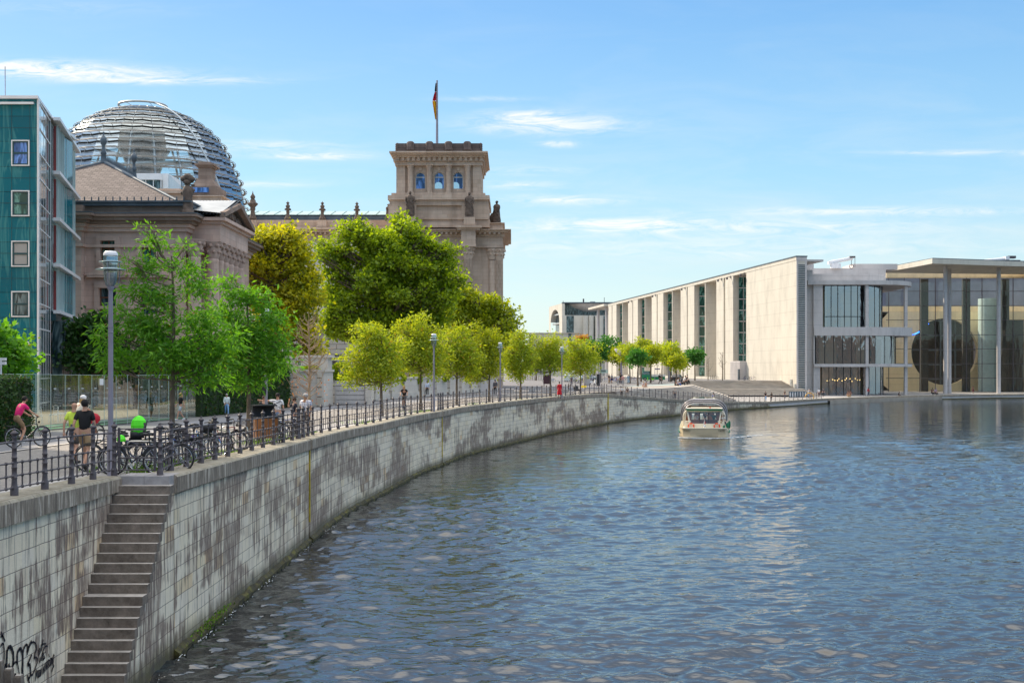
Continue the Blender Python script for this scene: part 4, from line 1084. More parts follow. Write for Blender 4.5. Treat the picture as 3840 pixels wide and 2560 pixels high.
zr = 25.4 ; xa = XU(388, 116.6); ra = (xa, 116.6, zr+.6); rb_ = (xa, 126, zr+.6); e = .35; z0 = 21.2
A = (XL-e, YF-e, z0); B = (XR-.7, YF-e, z0); C_ = (XR-.7, YB+e, z0); D_ = (2*xa-XR-e, YF-e, z0); E_ = (2*xa-XR-e, YB+e, z0)
m.quad(D_, B, ra, ra) if False else m.add([D_, B, ra], [(0, 1, 2)])
m.add([B, C_, rb_, ra], [(0, 1, 2, 3)]); m.add([C_, E_, rb_], [(0, 1, 2)]); m.add([E_, D_, ra, rb_], [(0, 1, 2, 3)])
rf = m.build('roof', M_roof, pa)
m = MB()
m.tube([B, ra], .16, 5); m.tube([D_, ra], .16, 5); m.tube([ra, rb_], .2, 5)
for i in range(26): t = i/26; p = Vector(ra).lerp(Vector(rb_), t); m.tube([p, p+Vector((0, 0, .75))], [.10, .03], 4)
m.build('ridge', M_lead, rf, uv=False)
for q in (ra, rb_):
    m = MB(); m.lathe([(r_*.72, z_*.9) for r_, z_ in [(.42, 0), (.36, .5), (.3, .9), (.42, 1.0), (.24, 1.3), (.2, 1.8), (.36, 2.0), (.46, 2.3), (.38, 2.65), (.12, 2.85), (.1, 3.1), (.16, 3.2), (0, 3.3)]], 10, (q[0], q[1], q[2]-.1)); m.build('finial', M_lead, rf, uv=False)
# portico on the river side
XP = XU(826, 110) ; YP0, YP1 = 109.6, 121.
m = MB()
m.box(XR-.2, XP+.1, YP0, YP1, 17.9, 19.4)
for o, z_, hh in ((.25, 19.41, .25), (.55, 19.67, .3)): m.box(XR, XP+o+.1, YP0-o, YP1+o, z_, z_+hh-.01)
ap = ( (YP0+YP1)/2, 22.3)
m.build('portico_entablature', M_palais, pa)
m = MB()     # pediment
for (o0, o1, ex) in ((0, .0, .15), ):
    yy0, yy1 = YP0-.6, YP1+.6; zb_ = 19.98; zt_ = 21.55
    m.add([(XP-.3, yy0, zb_), (XP-.3, yy1, zb_), (XP-.3, ap[0], zt_)], [(0, 1, 2)])
    for a, b in (((yy0, zb_), (ap[0], zt_)), ((ap[0], zt_), (yy1, zb_))):
        m.add([(XP+.2, a[0], a[1]), (XP+.7, a[0], a[1]), (XP+.7, b[0], b[1]), (XP+.2, b[0], b[1]), (XP+.2, a[0], a[1]+.42), (XP+.7, a[0], a[1]+.42), (XP+.7, b[0], b[1]+.42), (XP+.2, b[0], b[1]+.42)], [(0,1,2,3),(4,7,6,5),(1,5,6,2),(0,3,7,4),(0,4,5,1),(3,2,6,7)])
    for i in range(16):
        y = lerp(yy0+1.6, yy1-1.6, i/15); h = (1-abs(y-ap[0])/(ap[0]-yy0))*1.3; m.ball((XP-.15, y, zb_+.1+h*rng.uniform(.25, .7)), rng.uniform(.18, .32), 6, (.5, 1, 1.2))
m.build('pediment', M_palais_dark, pa)
m = MB(); a = (XP+.6, YP0-.7, 20.6); yl = YP0-.7
m.add([(XR-4.5, ap[0], 22.25), (XP+.3, ap[0], 22.25), (XP+.3, YP0-.8, 20.3), (XR-3.0, YP0-.8, 20.9)], [(3, 2, 1, 0)])
m.add([(XR-4.5, ap[0], 22.2), (XP+.6, ap[0], 22.2), (XP+.6, YP1+.8, 20.15), (XR-1.0, YP1+.8, 20.15)], [(0, 1, 2, 3)])
po = m.build('portico_roof', M_zinc, pa)
m = MB()
for i in range(13):
    f = i/12; xt = lerp(XR-.5, XP+.6, f); m.tube([(xt, ap[0], 22.26), (xt, YP0-.8, 20.21)], .05, 4)
m.tube([(XR-1, YP0+1.2, 20.8), (XP+.6, YP0+1.2, 20.8)], .07, 4); m.build('seam', M_lead, po, uv=False)
ycol = [YP0+.7+ (YP1-YP0-1.4)*i/5 for i in range(6)]
for i, y in enumerate([YF+.3]+ycol):
    m = MB(); xx = XP-.75 if i else XR+.7
    m.lathe([(.85, 8.2), (.85, 8.5), (.66, 8.7), (.62, 9.), (.54, 16.2), (.58, 16.3), (.52, 16.4)], 14, (xx, y, 0)); m.build('column', M_palais, pa)
    c = MB(); c.lathe([(.52, 16.4), (.66, 16.8), (.6, 16.95), (.80, 17.3), (.7, 17.45), (.95, 17.75), (.95, 17.9)], 10, (xx, y, 0))
    for a in range(8): t = a*PI/4; c.ball((xx+.78*math.cos(t), y+.78*math.sin(t), 17.55), .2, 6); c.ball((xx+.66*math.cos(t+.4), y+.66*math.sin(t+.4), 17.0), .16, 6)
    c.build('capital', M_palais, pa, uv=False)
m = MB(); m.box(XR, XP+.3, YP0-.2, YP1+.2, 3.6, 8.2); m.build('portico_base', M_palais, pa)
# statue on the palace corner
o = MB(); o.lathe([(.7,0),(.7,.5),(.55,.55),(.62,1.0),(.5,1.8),(.62,2.4),(.42,2.9),(.25,3.1)], 9); 
for c, r_ in (((.0,-.1,3.45), .42), ((.25,0,3.75), .5), ((-.35,0,3.8), .42), ((.45,.1,2.6), .3), ((-.42,-.1,2.3), .3), ((0,0,3.95), .5), ((.6,-.1,3.1), .2)): o.ball(c, r_, 8, (1.1, .8, .8))
st = o.build('roof_statue', M_statue, uv=False); st.location = (XR+.2, YF-.1, 20.0); st.scale = (.82,)*3
tag(st, 'weathered stone figure standing on the palace cornice corner', 'statue')

# ------------------------------------------------------------------ teal glass studio building on the left
te = thing('studio_building', 'teal glass office building with white framed windows at the left edge', 'building', (-45, 84, 3.8))
YA = 84.; XA = XU(142, YA); ztop = ZV(367, YA)
m = MB(); m.box(XA-42, XA, YA, YA+.3, 3.7, ztop-.1)
m.prism([(XA-42, YA+.31), (XA-.1, YA+.31), (XU(185, 90)-.35, 90.2), (XU(185, 90)-1.5, 99), (XA-42, 99)], 3.7, ztop-.3)
te_wall = m.build('wall', M_teal, te)
m = MB()
for u in (44, 112, -24, -92): x = XU(u, YA); m.box(x-.015, x+.015, YA-.012, YA+.001, 3.7, ztop-.2)
for k in range(12): z_ = ZV(479.6+94*k-94, YA); m.box(XA-40, XA, YA-.012, YA+.001, z_-.012, z_+.012)
m.build('panel_joint', M_tealdark, te, uv=False)
m = MB(); m.prism([(XA-42, YA-.25), (XA+.1, YA-.25), (XU(185, 90)+.1, 90.2), (XU(185, 90)-1.2, 99), (XA-42, 99)], ztop-.1, ztop+.1); m.box(XA-40, XU(131, YA), YA-.3, YA-.1, ZV(394, YA), ZV(386, YA)); m.box(XA-.03, XA+.08, YA-.08, YA+.1, 3.7, ztop-.11); m.build('roof_edge', M_white, te, uv=False)
for k in range(5):
    for uu in ((44, 112),):
        x0, x1 = XU(44, YA), XU(112, YA); z1 = ZV(526+188.5*k, YA); z0 = ZV(623+188.5*k, YA)
        gm = [M_winb, M_wing, M_winp, M_win, M_win][k]
        m = MB(); m.quad((x0+.1, YA-.03, z0+.1), (x1-.1, YA-.03, z0+.1), (x1-.1, YA-.03, z1-.1), (x0+.1, YA-.03, z1-.1)); wi = m.build('window', gm, te)
        f = MB()
        for a, b, c, d in ((x0, x0+.075, z0, z1), (x1-.075, x1, z0, z1), (x0+.076, x1-.076, z0, z0+.075), (x0+.076, x1-.076, z1-.075, z1)): f.box(a, b, YA-.10, YA-.001, c, d)
        f.build('frame', M_white, wi, uv=False)
        f = MB(); zm = (z0+z1)/2
        for a, b, c, d in ((x0+.08, x0+.17, z0+.08, z1-.08), (x1-.17, x1-.08, z0+.08, z1-.08), (x0+.171, x1-.171, z0+.08, z0+.16), (x0+.171, x1-.171, z1-.16, z1-.08), (x0+.171, x1-.171, zm-.06, zm+.06)): f.box(a, b, YA-.08, YA-.031, c, d)
        f.build('sash', M_tealdark, wi, uv=False)
bb_ = thing('reflection_backdrop', 'long stone row added unseen behind the viewer for the glass to reflect', 'building', (60, -80, 2))  # added behind the viewer so the glass fronts have something to reflect
m = MB(); m.box(-160, 300, -110, -80, 0, 24); m.build('wall', M_palais_dark, bb_)
for i in range(60):
    q = MB(); q.box(-150+i*7.4, -147+i*7.4, -79.98, -79.9, 3, 22); q.build('window', M_win, bb_)
nb = thing('street_shade_block', 'plain stone building added out of view left of the street to shade it', 'building', (-60, 40, 3.9))  # added out of view; its shadow keeps the near street dark
m = MB(); m.box(-90, -36, 8, 61, 3.5, 37); m.build('wall', M_reich_light, nb)
for j in range(6):
    for i in range(11):
        y_ = 11+i*4.5; z_ = 6+j*3.9; q = MB(); q.box(-36.0, -35.96, y_, y_+2.2, z_, z_+2.3); q.build('window', M_win, nb)
# glazed corner strip
P0 = Vector((XA, YA+.3, 0)); P1 = Vector((XU(185, 90), 90., 0)); T = frame(P0, (P1-P0).xy, None); L = (P1-P0).length
T = frame(P0, ((P1-P0).x, (P1-P0).y)); 
m = MB(); m.T = T; m.box(0, L, -.3, .0, 3.7, ztop-.2); sg = m.build('corner_glazing', M_mirror, te)
m = MB(); m.T = T
for k in range(13): z_ = ZV(385.6+94*k, YA); m.box(0, L, .001, .06, z_-.04, z_+.04)
for s in (0.03, L*.52, L-.03): m.box(s-.03, s+.03, .061, .09, 3.7, ztop-.2)
m.build('mullion', M_white, sg, uv=False)
# louvre wing
P2 = Vector((XU(187, 90.5), 90.5, 0)); P3 = Vector((XU(268, 104.), 104., 0)); L = (P3-P2).length; T = frame(P2, ((P3-P2).x, (P3-P2).y))
m = MB(); m.T = T; m.box(0, L, -9, 0, 10.8, 24.6); m.box(-.0, L+.0, -9, .4, 10.2, 10.75); m.build('louvre_wing', M_tealdark, te)
beams = [ZV(v, 90.5) for v in (444, 645, 820, 992, 1167)]
m = MB(); m.T = T
for z_ in beams: m.box(-.15, L+.1, .25, .72, z_-.16, z_+.08)
m.build('floor_beam', M_white, te, uv=False)
m = MB(); m.T = T
m.box(0.02, L, .001, .12, 10.9, 24.5); m.build('curtain_glass', plain('grey_curtain_glass', (.24, .32, .33), .12, .3, 1.2, bump=0), te)
for k in range(4):
    for j in range(5):
        s0 = .8 + j*(L-1.2)/5; zb_, zt_ = beams[k+1]+.14, beams[k]-.24
        m = MB(); m.T = T; m.box(s0, s0+.10, .16, .33, zb_ + (.0 if (j+k) % 2 else .1), zt_ - (.6 if (j*k) % 3 == 1 else .15)); m.box(s0+1.0, s0+1.08, .16, .27, zb_, zt_ - (1.4 if (j+k) % 3 else .2)); m.build('red_louvre', M_redlv, te, uv=False)
        m = MB(); m.T = T; m.box(s0+.5, s0+.56, .2, .44, zb_, zt_); m.box(s0+1.5, s0+1.54, .2, .46, zb_, zt_); m.build('glass_louvre', M_paleblind, te, uv=False)
m = MB()
for u_, y_ in ((222, 95), ): m.tube([(XU(u_, y_)-.3, y_, 3.7), (XU(u_, y_)-.3, y_, 10.3)], .42, 14)
m.build('pillar', M_lamp, te)
m = MB(); m.tube([(XU(20, 86), 86, ztop), (XU(19, 86), 86, ZV(250, 86))], .03, 4); m.build('roof_mast', M_lamp, te, uv=False)
m = MB(); m.box(XA-.9, XU(187, 90)-.2, 91, 99, 3.7, 10.2); m.build('lobby_glazing', M_win, te)

# ------------------------------------------------------------------ long concrete office block (comb building)
dP = Vector((-.1318, .9913, 0)).normalized(); C0 = Vector((62.6, 275, 0)); ZT = 31.8
TP = frame(C0, (dP.x, dP.y), (-dP.y, dP.x))        # local x along, local y towards the river
def sy(x):      # position along the facade from the photo column
    k = ((2040 + x/2.352) - CX)/F; y = 99.175/(k+.133); return (y-275)/.9913
pl = thing('office_block', 'long pale concrete office block with tall slots and a sunlit blank end wall', 'building', (62, 275, 1))
LP_ = sy(567)
nich = [(742,638,688,20.),(950,827,887,0),(1205,1052,1128,0),(1520,1325,1418,0),(1784,1668,None,0)]
thin = [(603,597),(785,779),(1002,994),(1268,1259),(1598,1584)]
holes = [(sy(a), sy(b), 4.7, 30.75) for a, b, c, d in nich]
m = MB(); m.T = TP
# front wall pieces with real openings: niches are deep voids
edges = sorted([(sy(a), sy(b), 'n') for a, b, c, d in nich] + [(sy(a), sy(b), 't') for a, b in thin])
cur = 0.0
for a, b, k in edges:
    if cur == 0: m.box(cur, a, -2.4, 0, .9, 30.75)
    else: m.box(cur, a, -7.0, 0, 3.9, 30.75)
    if k == 't': m.box(a, b, -7, -1.2, 3.9, 30.75)
    else: m.box(a, b, -7, -.3, 3.9, 4.9)
    cur = b
m.box(cur, LP_, -7.0, 0, 3.9, 30.75)
m.box(0, LP_+1, -2.4, .05, 30.76, ZT-.25)
wl = m.build('wall', M_conc, pl)
m = MB(); m.T = TP; m.box(-.1, LP_+1, -2.5, .15, ZT-.245, ZT); m.build('roof_edge', M_lead, pl)
m = MB(); m.T = TP; m.box(42, LP_, -26, -7.01, 3.9, ZT-.6); m.box(13, 42, -9, -7.01, 3.9, ZT-.6); m.box(2.0, LP_, -7.0, -2.41, 30.76, ZT-.6); m.build('rear_block', M_conc_grey, pl)
for a, b, c, d in nich:
    sa_, sb_ = sy(a), sy(b)
    # glass wall facing the street end, at the far side of the niche
    if c:
        sc_ = sy(c); f = MB(); f.T = TP; f.box(sc_-.25, sc_+.25, -6.99, -.1, 4.9, 30.75); f.build('fin_wall', M_conc, pl)
    g_ = MB(); g_.T = TP; w0 = sb_ - .5
    g_.box(w0, w0+.1, -6.98, -1.4, 4.9, 30.7); g_.build('stair_glazing', M_wing, pl)
    f = MB(); f.T = TP
    for k in range(9): f.box(w0-.1, w0-.001, -6.97, -1.4, 7.6+2.85*k, 7.6+2.85*k+.22)
    if not c:
        for k in range(9):
            z_ = 6.3+2.85*k
            for yy in (-5.2, -3.4, -2.6): f.box(w0-.08, w0-.001, yy, yy+.12, z_-1.2, z_+1.2)
    f.build('floor_edge', M_conc_grey, pl)
m = MB(); m.T = TP
m.box(-.06, -.001, -2.35, -1.95, 1, ZT-1.2); m.box(-.06, -.001, -.4, -.0, 1, ZT-1.2); m.box(-.06, -.001, -2.35, 0, ZT-1.2, ZT-.3); m.build('end_frame', M_conc_grey, pl)
m = MB(); m.T = TP
for k in range(72): m.box(-.05, -.002, -1.94, -.41, 1.2+.4*k, 1.2+.4*k+.24)
m.build('end_louvre', M_lead, pl, uv=False)
for s in (sy(1740), sy(1385), sy(1115), sy(890), sy(690)):
    m = MB(); m.T = TP; m.box(s-3, s+5, -12, -7.5, ZT-.6, ZT+1.4); m.build('roof_box', M_conc_grey, pl)
m = MB(); m.T = TP      # canopy at the far end
m.box(LP_+1.01, LP_+32, -14, 1.5, ZT-.9, ZT-.1); m.build('canopy_roof', M_conc, pl)
for q_ in (6, 22): m = MB(); m.T = TP; m.tube([(LP_+q_, -.6, 3.9), (LP_+q_, -.6, ZT-.9)], .55, 10); m.build('canopy_column', M_conc_grey, pl)
for x, yy in ((1770, 0), (1650, 0), (1570, 0), (1247, 0), (987, 0), (773, 0)):
    s = sy(x); m = MB(); m.T = TP; m.box(s-.08, s+.08, .16, 1.1, ZT-1.3, ZT-1.2); m.box(s-.2, s+.2, .9, 1.3, ZT-1.9, ZT-1.3); m.box(s-.1, s+.1, .05, .2, ZT-1.6, ZT-.9); m.build('wall_camera', M_iron, pl, uv=False)
# entrance box and slim plinths at its foot
m = MB(); m.T = TP; s0, s1 = sy(1786), sy(1707); m.box(s0+.2, s1+1, -.29, 1.6, 4.2, 8.9); 
for k in range(20): m.box(s0+.3, s1+.9, 1.601, 1.66, 4.4+.22*k, 4.5+.22*k)
tag(m.build('entrance_box', M_conc_grey), 'grey louvred entrance box at the foot of the last tall slot', 'porch')
m = MB(); s = sy(1805); m.T = TP; m.box(s-.3, s+.3, 2.3, 2.7, 4.2, 6.9); tag(m.build('slim_pillar', M_lead), 'slim dark information pillar beside the entrance box and bicycles', 'pillar')
for k, (x, z0, z1) in enumerate(((2190, 1.0, 4.6), (2222, 1.0, 3.6))):
    s = sy(x); m = MB(); m.T = TP; m.box(s-.15, s+.9, .02, .25, z0, z1); m.box(s-.05, s+.8, .26, .28, z1-.9, z1-.3)
    tag(m.build('sign_stele', M_zinc), ['taller upright sign panel at the foot of the blank concrete wall', 'shorter upright sign panel near the corner of the blank concrete wall'][k], 'sign')

# ------------------------------------------------------------------ rotunda with three storeys
ro = thing('rotunda', 'three storey concrete and glass pavilion with rounded end beside the blank wall', 'building', (78, 290, 1))
def slab(x0, xr, y0, yb, rad=8.5, n=12):
    pts = [(x0, yb), (x0, y0)]
    cx, cy = xr-rad, y0+rad
    for i in range(n+1): t = -PI/2 + (PI/2)*i/n; pts.append((cx+rad*math.cos(t), cy+rad*math.sin(t)))
    pts.append((xr, yb)); return pts
yr = 281.; xr_ = XU(3423, 288)
m = MB(); 
m.prism(slab(XU(3030, yr), xr_+.0, yr, 312, 9.5), ZV(1067, yr), ZV(1051, yr)); m.build('roof_slab', M_conc_grey, ro)
m = MB(); m.prism(slab(XU(3030, yr+3), XU(3335, yr+3), yr+3, 312, 5), ZV(1050, yr), ZV(1027, yr+3)); m.build('upper_drum', M_conc_grey, ro)
m = MB(); m.prism(slab(XU(3053, yr), xr_+.2, yr, 312, 9.5), ZV(1258, yr), ZV(1226, yr)); m.build('middle_slab', M_conc_grey, ro)
m = MB(); m.prism(slab(XU(3053, yr), xr_+.2, yr, 312, 9.5), ZV(1375, yr), ZV(1364, yr)); m.build('lower_slab', M_conc_grey, ro)
zs = [1.0, ZV(1375, yr), ZV(1364, yr), ZV(1258, yr), ZV(1226, yr), ZV(1067, yr)]
m = MB(); m.box(XU(3028, yr), XU(3053, yr), yr+1.5, 312, 1, ZV(1010, yr)); m.box(XU(3053, yr)+.01, XU(3088, yr), yr+.6, yr+12, zs[4], zs[5]); m.box(XU(3053, yr)+.01, XU(3078, yr), yr+.6, yr+12, 1, zs[1]); m.box(XU(3053, yr)+.01, XU(3058, yr), yr+.6, yr+12, zs[2], zs[3]); m.build('side_wall', M_conc_grey, ro)
for k, (u, w) in enumerate(((3252, .32), (3398, .34))):
    for a, b in ((1, zs[1]), (zs[2], zs[3]), (zs[4], zs[5])):
        m = MB(); y = yr+.35 + (3.2 if k else 0); X = XU(u, y); m.box(X-w, X+w, y, y+.7, a, b-.003); m.build('column', M_conc_grey, ro)
def rot_glass(x0, x1, y0, z0, z1, rad, nm):
    pts = slab(x0, x1, y0, y0+18, rad, 10)[1:]
    m = MB(); vs = [(p[0], p[1], z0) for p in pts] + [(p[0], p[1], z1) for p in pts]; n = len(pts)
    m.add(vs, [(i, i+1, n+i+1, n+i) for i in range(n-1)]); o = m.build(nm, M_dimglass, ro)
    f = MB()
    L = x1-rad-x0
    for i in range(7): x = x0+L*i/6; f.box(x-.06, x+.06, y0-.12, y0-.01, z0, z1)
    for i in range(1, 11, 2):
        p = pts[1+i]; f.tube([(p[0], p[1], z0), (p[0], p[1], z1)], .08, 4)
    if nm == 'glazing' and z1-z0 > 8: f.box(x0, x0+L, y0-.1, y0-.01, lerp(z0, z1, .25), lerp(z0, z1, .25)+.15)
    f.build('mullion', M_dark, o, uv=False)
rot_glass(XU(3090, yr+3), XU(3330, yr+3), yr+2.6, zs[4], zs[5], 5.5, 'glazing')
rot_glass(XU(3059, yr+.8), XU(3395, yr+.8), yr+.9, zs[2], zs[3], 8, 'glazing')
rot_glass(XU(3080, yr+3), XU(3335, yr+3), yr+2.8, 1.0, zs[1], 5.5, 'glazing')
m = MB()
for z_ in (zs[2]+.01, zs[4]+.01): pass
for (x, y, z0, z1, w) in ((72, 292, zs[4], zs[5], 3), (80, 296, zs[4], zs[5], 4), (74, 293, zs[2], zs[3], 4), (83, 297, zs[2], zs[3], 2.5), (73, 294, 1, zs[1], 5), (82, 296, 1, zs[1], 2.2)): m.box(x-w/2, x+w/2, y, y+.5, z0+.02, z1-.02)
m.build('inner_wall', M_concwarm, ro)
m = MB(); m.box(67.5, 88, 301, 301.3, 1, 26); m.build('dark_backing', M_dark, ro)  # near-black sheet stands for the dim interior behind the glazing
for a, b in ((zs[1], zs[2]), (zs[3], zs[4])): pass
m = MB()
for i in range(14): m.ball((XU(3105+i*9.7, 288), 288+rng.uniform(0, 2), ZV(1422+rng.uniform(-4, 8), 288)), .11, 5)
M_bulb = mat('lit_bulb', lambda g: (lambda e: (g.put(e.inputs[0], (1, .62, .2)), g.put(e.inputs[1], 3.0), e.outputs[0])[2])(g.new('ShaderNodeEmission')))
m.build('ceiling_lamp', M_bulb, ro, uv=False)
m = MB(); yb_ = 300.; m.box(XU(3030, yb_), XU(3322, yb_), yb_, yb_+14, ZV(1060, yb_), ZV(1006, yb_)); 
m.box(XU(3215, yb_), XU(3385, yb_), yb_+4, yb_+14, ZV(1006, yb_), ZV(984, yb_)); m.build('plant_room', M_conc_grey, ro)
# ------------------------------------------------------------------ glass hall
gh = thing('glass_hall', 'tall glass fronted hall with wide flat canopy on round columns at the right edge', 'building', (120, 320, 1))
cA = Vector((XU(3496, 290), 290)); cB = Vector((XU(3309, 317.7), 317.7)); dd = Vector((1, .335)).normalized()
cR = cA + dd*95; cRb = Vector((190, 331))
m = MB(); m.prism([tuple(cA), tuple(cR), tuple(cRb), tuple(cB)], 31.35, 32.5); m.build('canopy', M_conc, gh)
m = MB(); m.prism([tuple(cA+Vector((.3, .3))), tuple(cR), tuple(cRb), tuple(cB+Vector((.3, 0)))], 32.51, 32.7); m.build('canopy_edge', M_lead, gh)
for k, (u, y) in enumerate(((3545, 298), (3560, 306), (3745, 302), (3945, 309))):
    m = MB(); X = XU(u, y); m.tube([(X, y, 1.0), (X, y, 31.34)], .48, 20); m.build('round_column', M_conc_grey, gh)
yg = 324.
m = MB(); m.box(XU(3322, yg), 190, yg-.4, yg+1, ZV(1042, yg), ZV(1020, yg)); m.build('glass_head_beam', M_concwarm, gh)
m = MB(); m.quad((XU(3322, yg), yg, 1.0), (190, yg, 1.0), (190, yg, ZV(1042, yg)), (XU(3322, yg), yg, ZV(1042, yg))); hg = m.build('glass_front', M_hallglass, gh)
m = MB()
for v in (1092, 1146, 1200, 1255, 1308, 1363, 1417.5): z_ = ZV(v, yg); m.box(XU(3322, yg), 190, yg-.12, yg-.01, z_-.07, z_+.07)
m.build('transom', M_iron, hg, uv=False)
for i in range(16):
    x = XU(3332+58.3*i, yg); m = MB(); m.box(x-.09, x+.09, yg-.18, yg-.125, 1.0, ZV(1042, yg)); m.build('mullion', M_iron, hg, uv=False)
for u in (3465, 3622, 3768, 3910):
    m = MB(); X = XU(u, 328); m.box(X-.95, X+.95, 327.4, 328.4, 1, ZV(1042, yg)); m.build('dark_column', M_dark, gh)
# warm wall with a big round opening
yc_ = 338.; xc = XU(3542, yc_); zc_ = ZV(1318, yc_); r_ = 9.0
def round_wall(x0, x1, z0, z1, xc, zc, r, y, n=40):
    m = MB(); sq = []
    for i in range(n):
        t0, t1 = 2*PI*i/n, 2*PI*(i+1)/n
        def edge(t):
            c, s = math.cos(t), math.sin(t); k = 1e9
            if c > 1e-6: k = min(k, (x1-xc)/c)
            if c < -1e-6: k = min(k, (x0-xc)/c)
            if s > 1e-6: k = min(k, (z1-zc)/s)
            if s < -1e-6: k = min(k, (z0-zc)/s)
            return (xc+c*k, y, zc+s*k)
        a = (xc+r*math.cos(t0), y, zc+r*math.sin(t0)); b = (xc+r*math.cos(t1), y, zc+r*math.sin(t1))
        m.quad(a, b, edge(t1), edge(t0)); m.quad(a, (a[0], y+1.5, a[2]), (b[0], y+1.5, b[2]), b)
    return m
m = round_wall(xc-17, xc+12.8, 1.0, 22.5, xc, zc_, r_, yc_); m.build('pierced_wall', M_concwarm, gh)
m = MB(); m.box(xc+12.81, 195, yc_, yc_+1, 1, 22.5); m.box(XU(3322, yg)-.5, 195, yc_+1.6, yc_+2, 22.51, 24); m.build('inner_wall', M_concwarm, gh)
m = MB(); m.box(XU(3322, yg), 200, 356, 356.5, 1, 34); m.build('upper_rear_wall', plain('slate_blue_wall', (.20, .21, .27), .7, .2, .2), gh)
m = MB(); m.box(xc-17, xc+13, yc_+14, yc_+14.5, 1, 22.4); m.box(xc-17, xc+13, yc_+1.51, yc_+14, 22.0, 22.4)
m.build('dark_backing', M_dark, gh)  # near-black backing stands for the dark room behind the round opening
m = MB()
for k in range(5): m.box(xc-14, xc+12, yc_+4, yc_+6, 4+4*k, 4.25+4*k)
for k in range(5): m.box(xc-8+4*k, xc-7.6+4*k, yc_+3.6, yc_+3.9, 1, 22)
m.build('gallery', M_lead, gh)
m = MB()
m.tube([(XU(3712, 333), 333, 1), (XU(3712, 333), 333, ZV(1120, 333))], 3.0, 24); m.build('stair_cylinder', M_paleblind, gh)
m = MB(); m.tube([(XU(3790, 335), 335, 1), (XU(3790, 335), 335, 20)], 3.3, 20); m.build('dark_cylinder', M_dark, gh)
m = MB(); pts = [(lerp(xc-12, xc-6, i/10), 333, ZV(1258, 333)+3.2*(i/10)**2.2) for i in range(11)]; m.tube(pts, .13, 6)
M_neon = mat('blue_neon', lambda g: (lambda e: (g.put(e.inputs[0], (.02, .15, 1.)), g.put(e.inputs[1], 4.0), e.outputs[0])[2])(g.new('ShaderNodeEmission')))
m.build('blue_neon_line', M_neon, gh, uv=False)
# rooftop crane arms
cr = thing('roof_crane', 'white roof cleaning crane with long arm above the rotunda', 'crane', (XU(3134, 300), 300, 31))
y = 300.; m = MB(); m.tube([(XU(3133, y), y, 31.0), (XU(3133, y), y, ZV(988, y))], 1.3, 10); m.build('crane_base', M_white, cr, uv=False)
m = MB(); a = Vector((XU(3112, y), y, ZV(984, y))); b = Vector((XU(3196, y), y, ZV(968, y))); m.tube([a, b], .5, 6); m.box(XU(3105, y), XU(3114, y), y-.6, y+.6, ZV(991, y), ZV(980, y)); m.build('crane_arm', M_white, cr, uv=False)
m = MB(); m.box(XU(3185, y), XU(3205, y), y-.7, y+.7, ZV(967, y), ZV(961, y)); m.tube([(XU(3193, y), y, ZV(967, y)), (XU(3193, y), y, ZV(998, y))], .06, 4); m.tube([(XU(3206, y), y, ZV(963, y)), (XU(3206, y), y, ZV(1003, y))], .06, 4); m.torus((XU(3193, y), y, ZV(999, y)), .5, .08, 10, 4); m.build('crane_head', M_iron, cr, uv=False)
cr2 = thing('roof_crane', 'white roof cleaning crane lying on the wide flat canopy', 'crane', (XU(3780, 310), 310, 32.7)); y = 310.
m = MB(); m.tube([(XU(3690, y), y, ZV(980, y)), (XU(3775, y), y, ZV(970, y))], .55, 6); m.box(XU(3766, y), XU(3780, y), y-1, y+1, ZV(975, y), ZV(962, y)); m.build('crane_arm', M_white, cr2, uv=False)
m = MB(); m.box(XU(3777, y), XU(3806, y), y-.7, y+.7, ZV(969, y), ZV(960, y)); 
for i in range(18): x = XU(3640+10.5*i, y); m.tube([(x, y, ZV(984, y)), (XU(3645+10.5*i, y), y, ZV(977, y))], .12, 4); m.tube([(XU(3645+10.5*i, y), y, ZV(977, y)), (XU(3650.5+10.5*i, y), y, ZV(984, y))], .12, 4)
m.tube([(XU(3640, y), y, ZV(976.5, y)), (XU(3826, y), y, ZV(976.5, y))], .14, 4); m.build('crane_truss', M_iron, cr2, uv=False)

# ------------------------------------------------------------------ far chancellery
ch = thing('far_office_cube', 'distant white cube building with big arched window beyond the trees', 'building', (30, 560, 4)); y = 560.
hC = ZV(1137, y); xC = XU(2108, y); e1 = Vector((XU(2059, 593), 593, 0)); p0 = Vector((xC, y, 0))
Tl = frame(e1, (p0-e1).xy, None); Ll = (p0-e1).length
m = MB(); m.T = Tl
nA = 16; az = ZV(1245, 570); c_ = Ll*.46; rw = Ll*.33; zt_ = ZV(1160, 575); zsp = ZV(1205, 575)
pts = [(c_+rw*math.cos(PI-PI*i/nA), zsp+(zt_-zsp)*math.sin(PI*i/nA)) for i in range(nA+1)]
m.quad((0, 0, 3), (c_-rw, 0, 3), (c_-rw, 0, hC), (0, 0, hC)); m.quad((c_+rw, 0, 3), (Ll, 0, 3), (Ll, 0, hC), (c_+rw, 0, hC)); m.quad((c_-rw, 0, 3), (c_+rw, 0, 3), (c_+rw, 0, 9), (c_-rw, 0, 9))
for (ax, az_), (bx, bz) in zip(pts, pts[1:]): m.quad((ax, 0, az_), (bx, 0, bz), (bx, 0, hC), (ax, 0, hC)); m.quad((ax, 0, az_), (ax, -2.5, az_), (bx, -2.5, bz), (bx, 0, bz))
m.T = None; m.box(xC+.01, xC+48, y+.01, y+30, 3, ZV(1182, y)); m.box(xC+.01, xC+1.2, y, y+30, ZV(1182, y), hC-.01)
m.build('wall', M_conc, ch)
m = MB(); m.T = Tl; m.quad((c_-rw, -2.4, 9), (c_+rw, -2.4, 9), (c_+rw, -2.4, zt_), (c_-rw, -2.4, zt_)); m.build('arch_glass', M_win, ch)
m = MB(); m.T = Tl
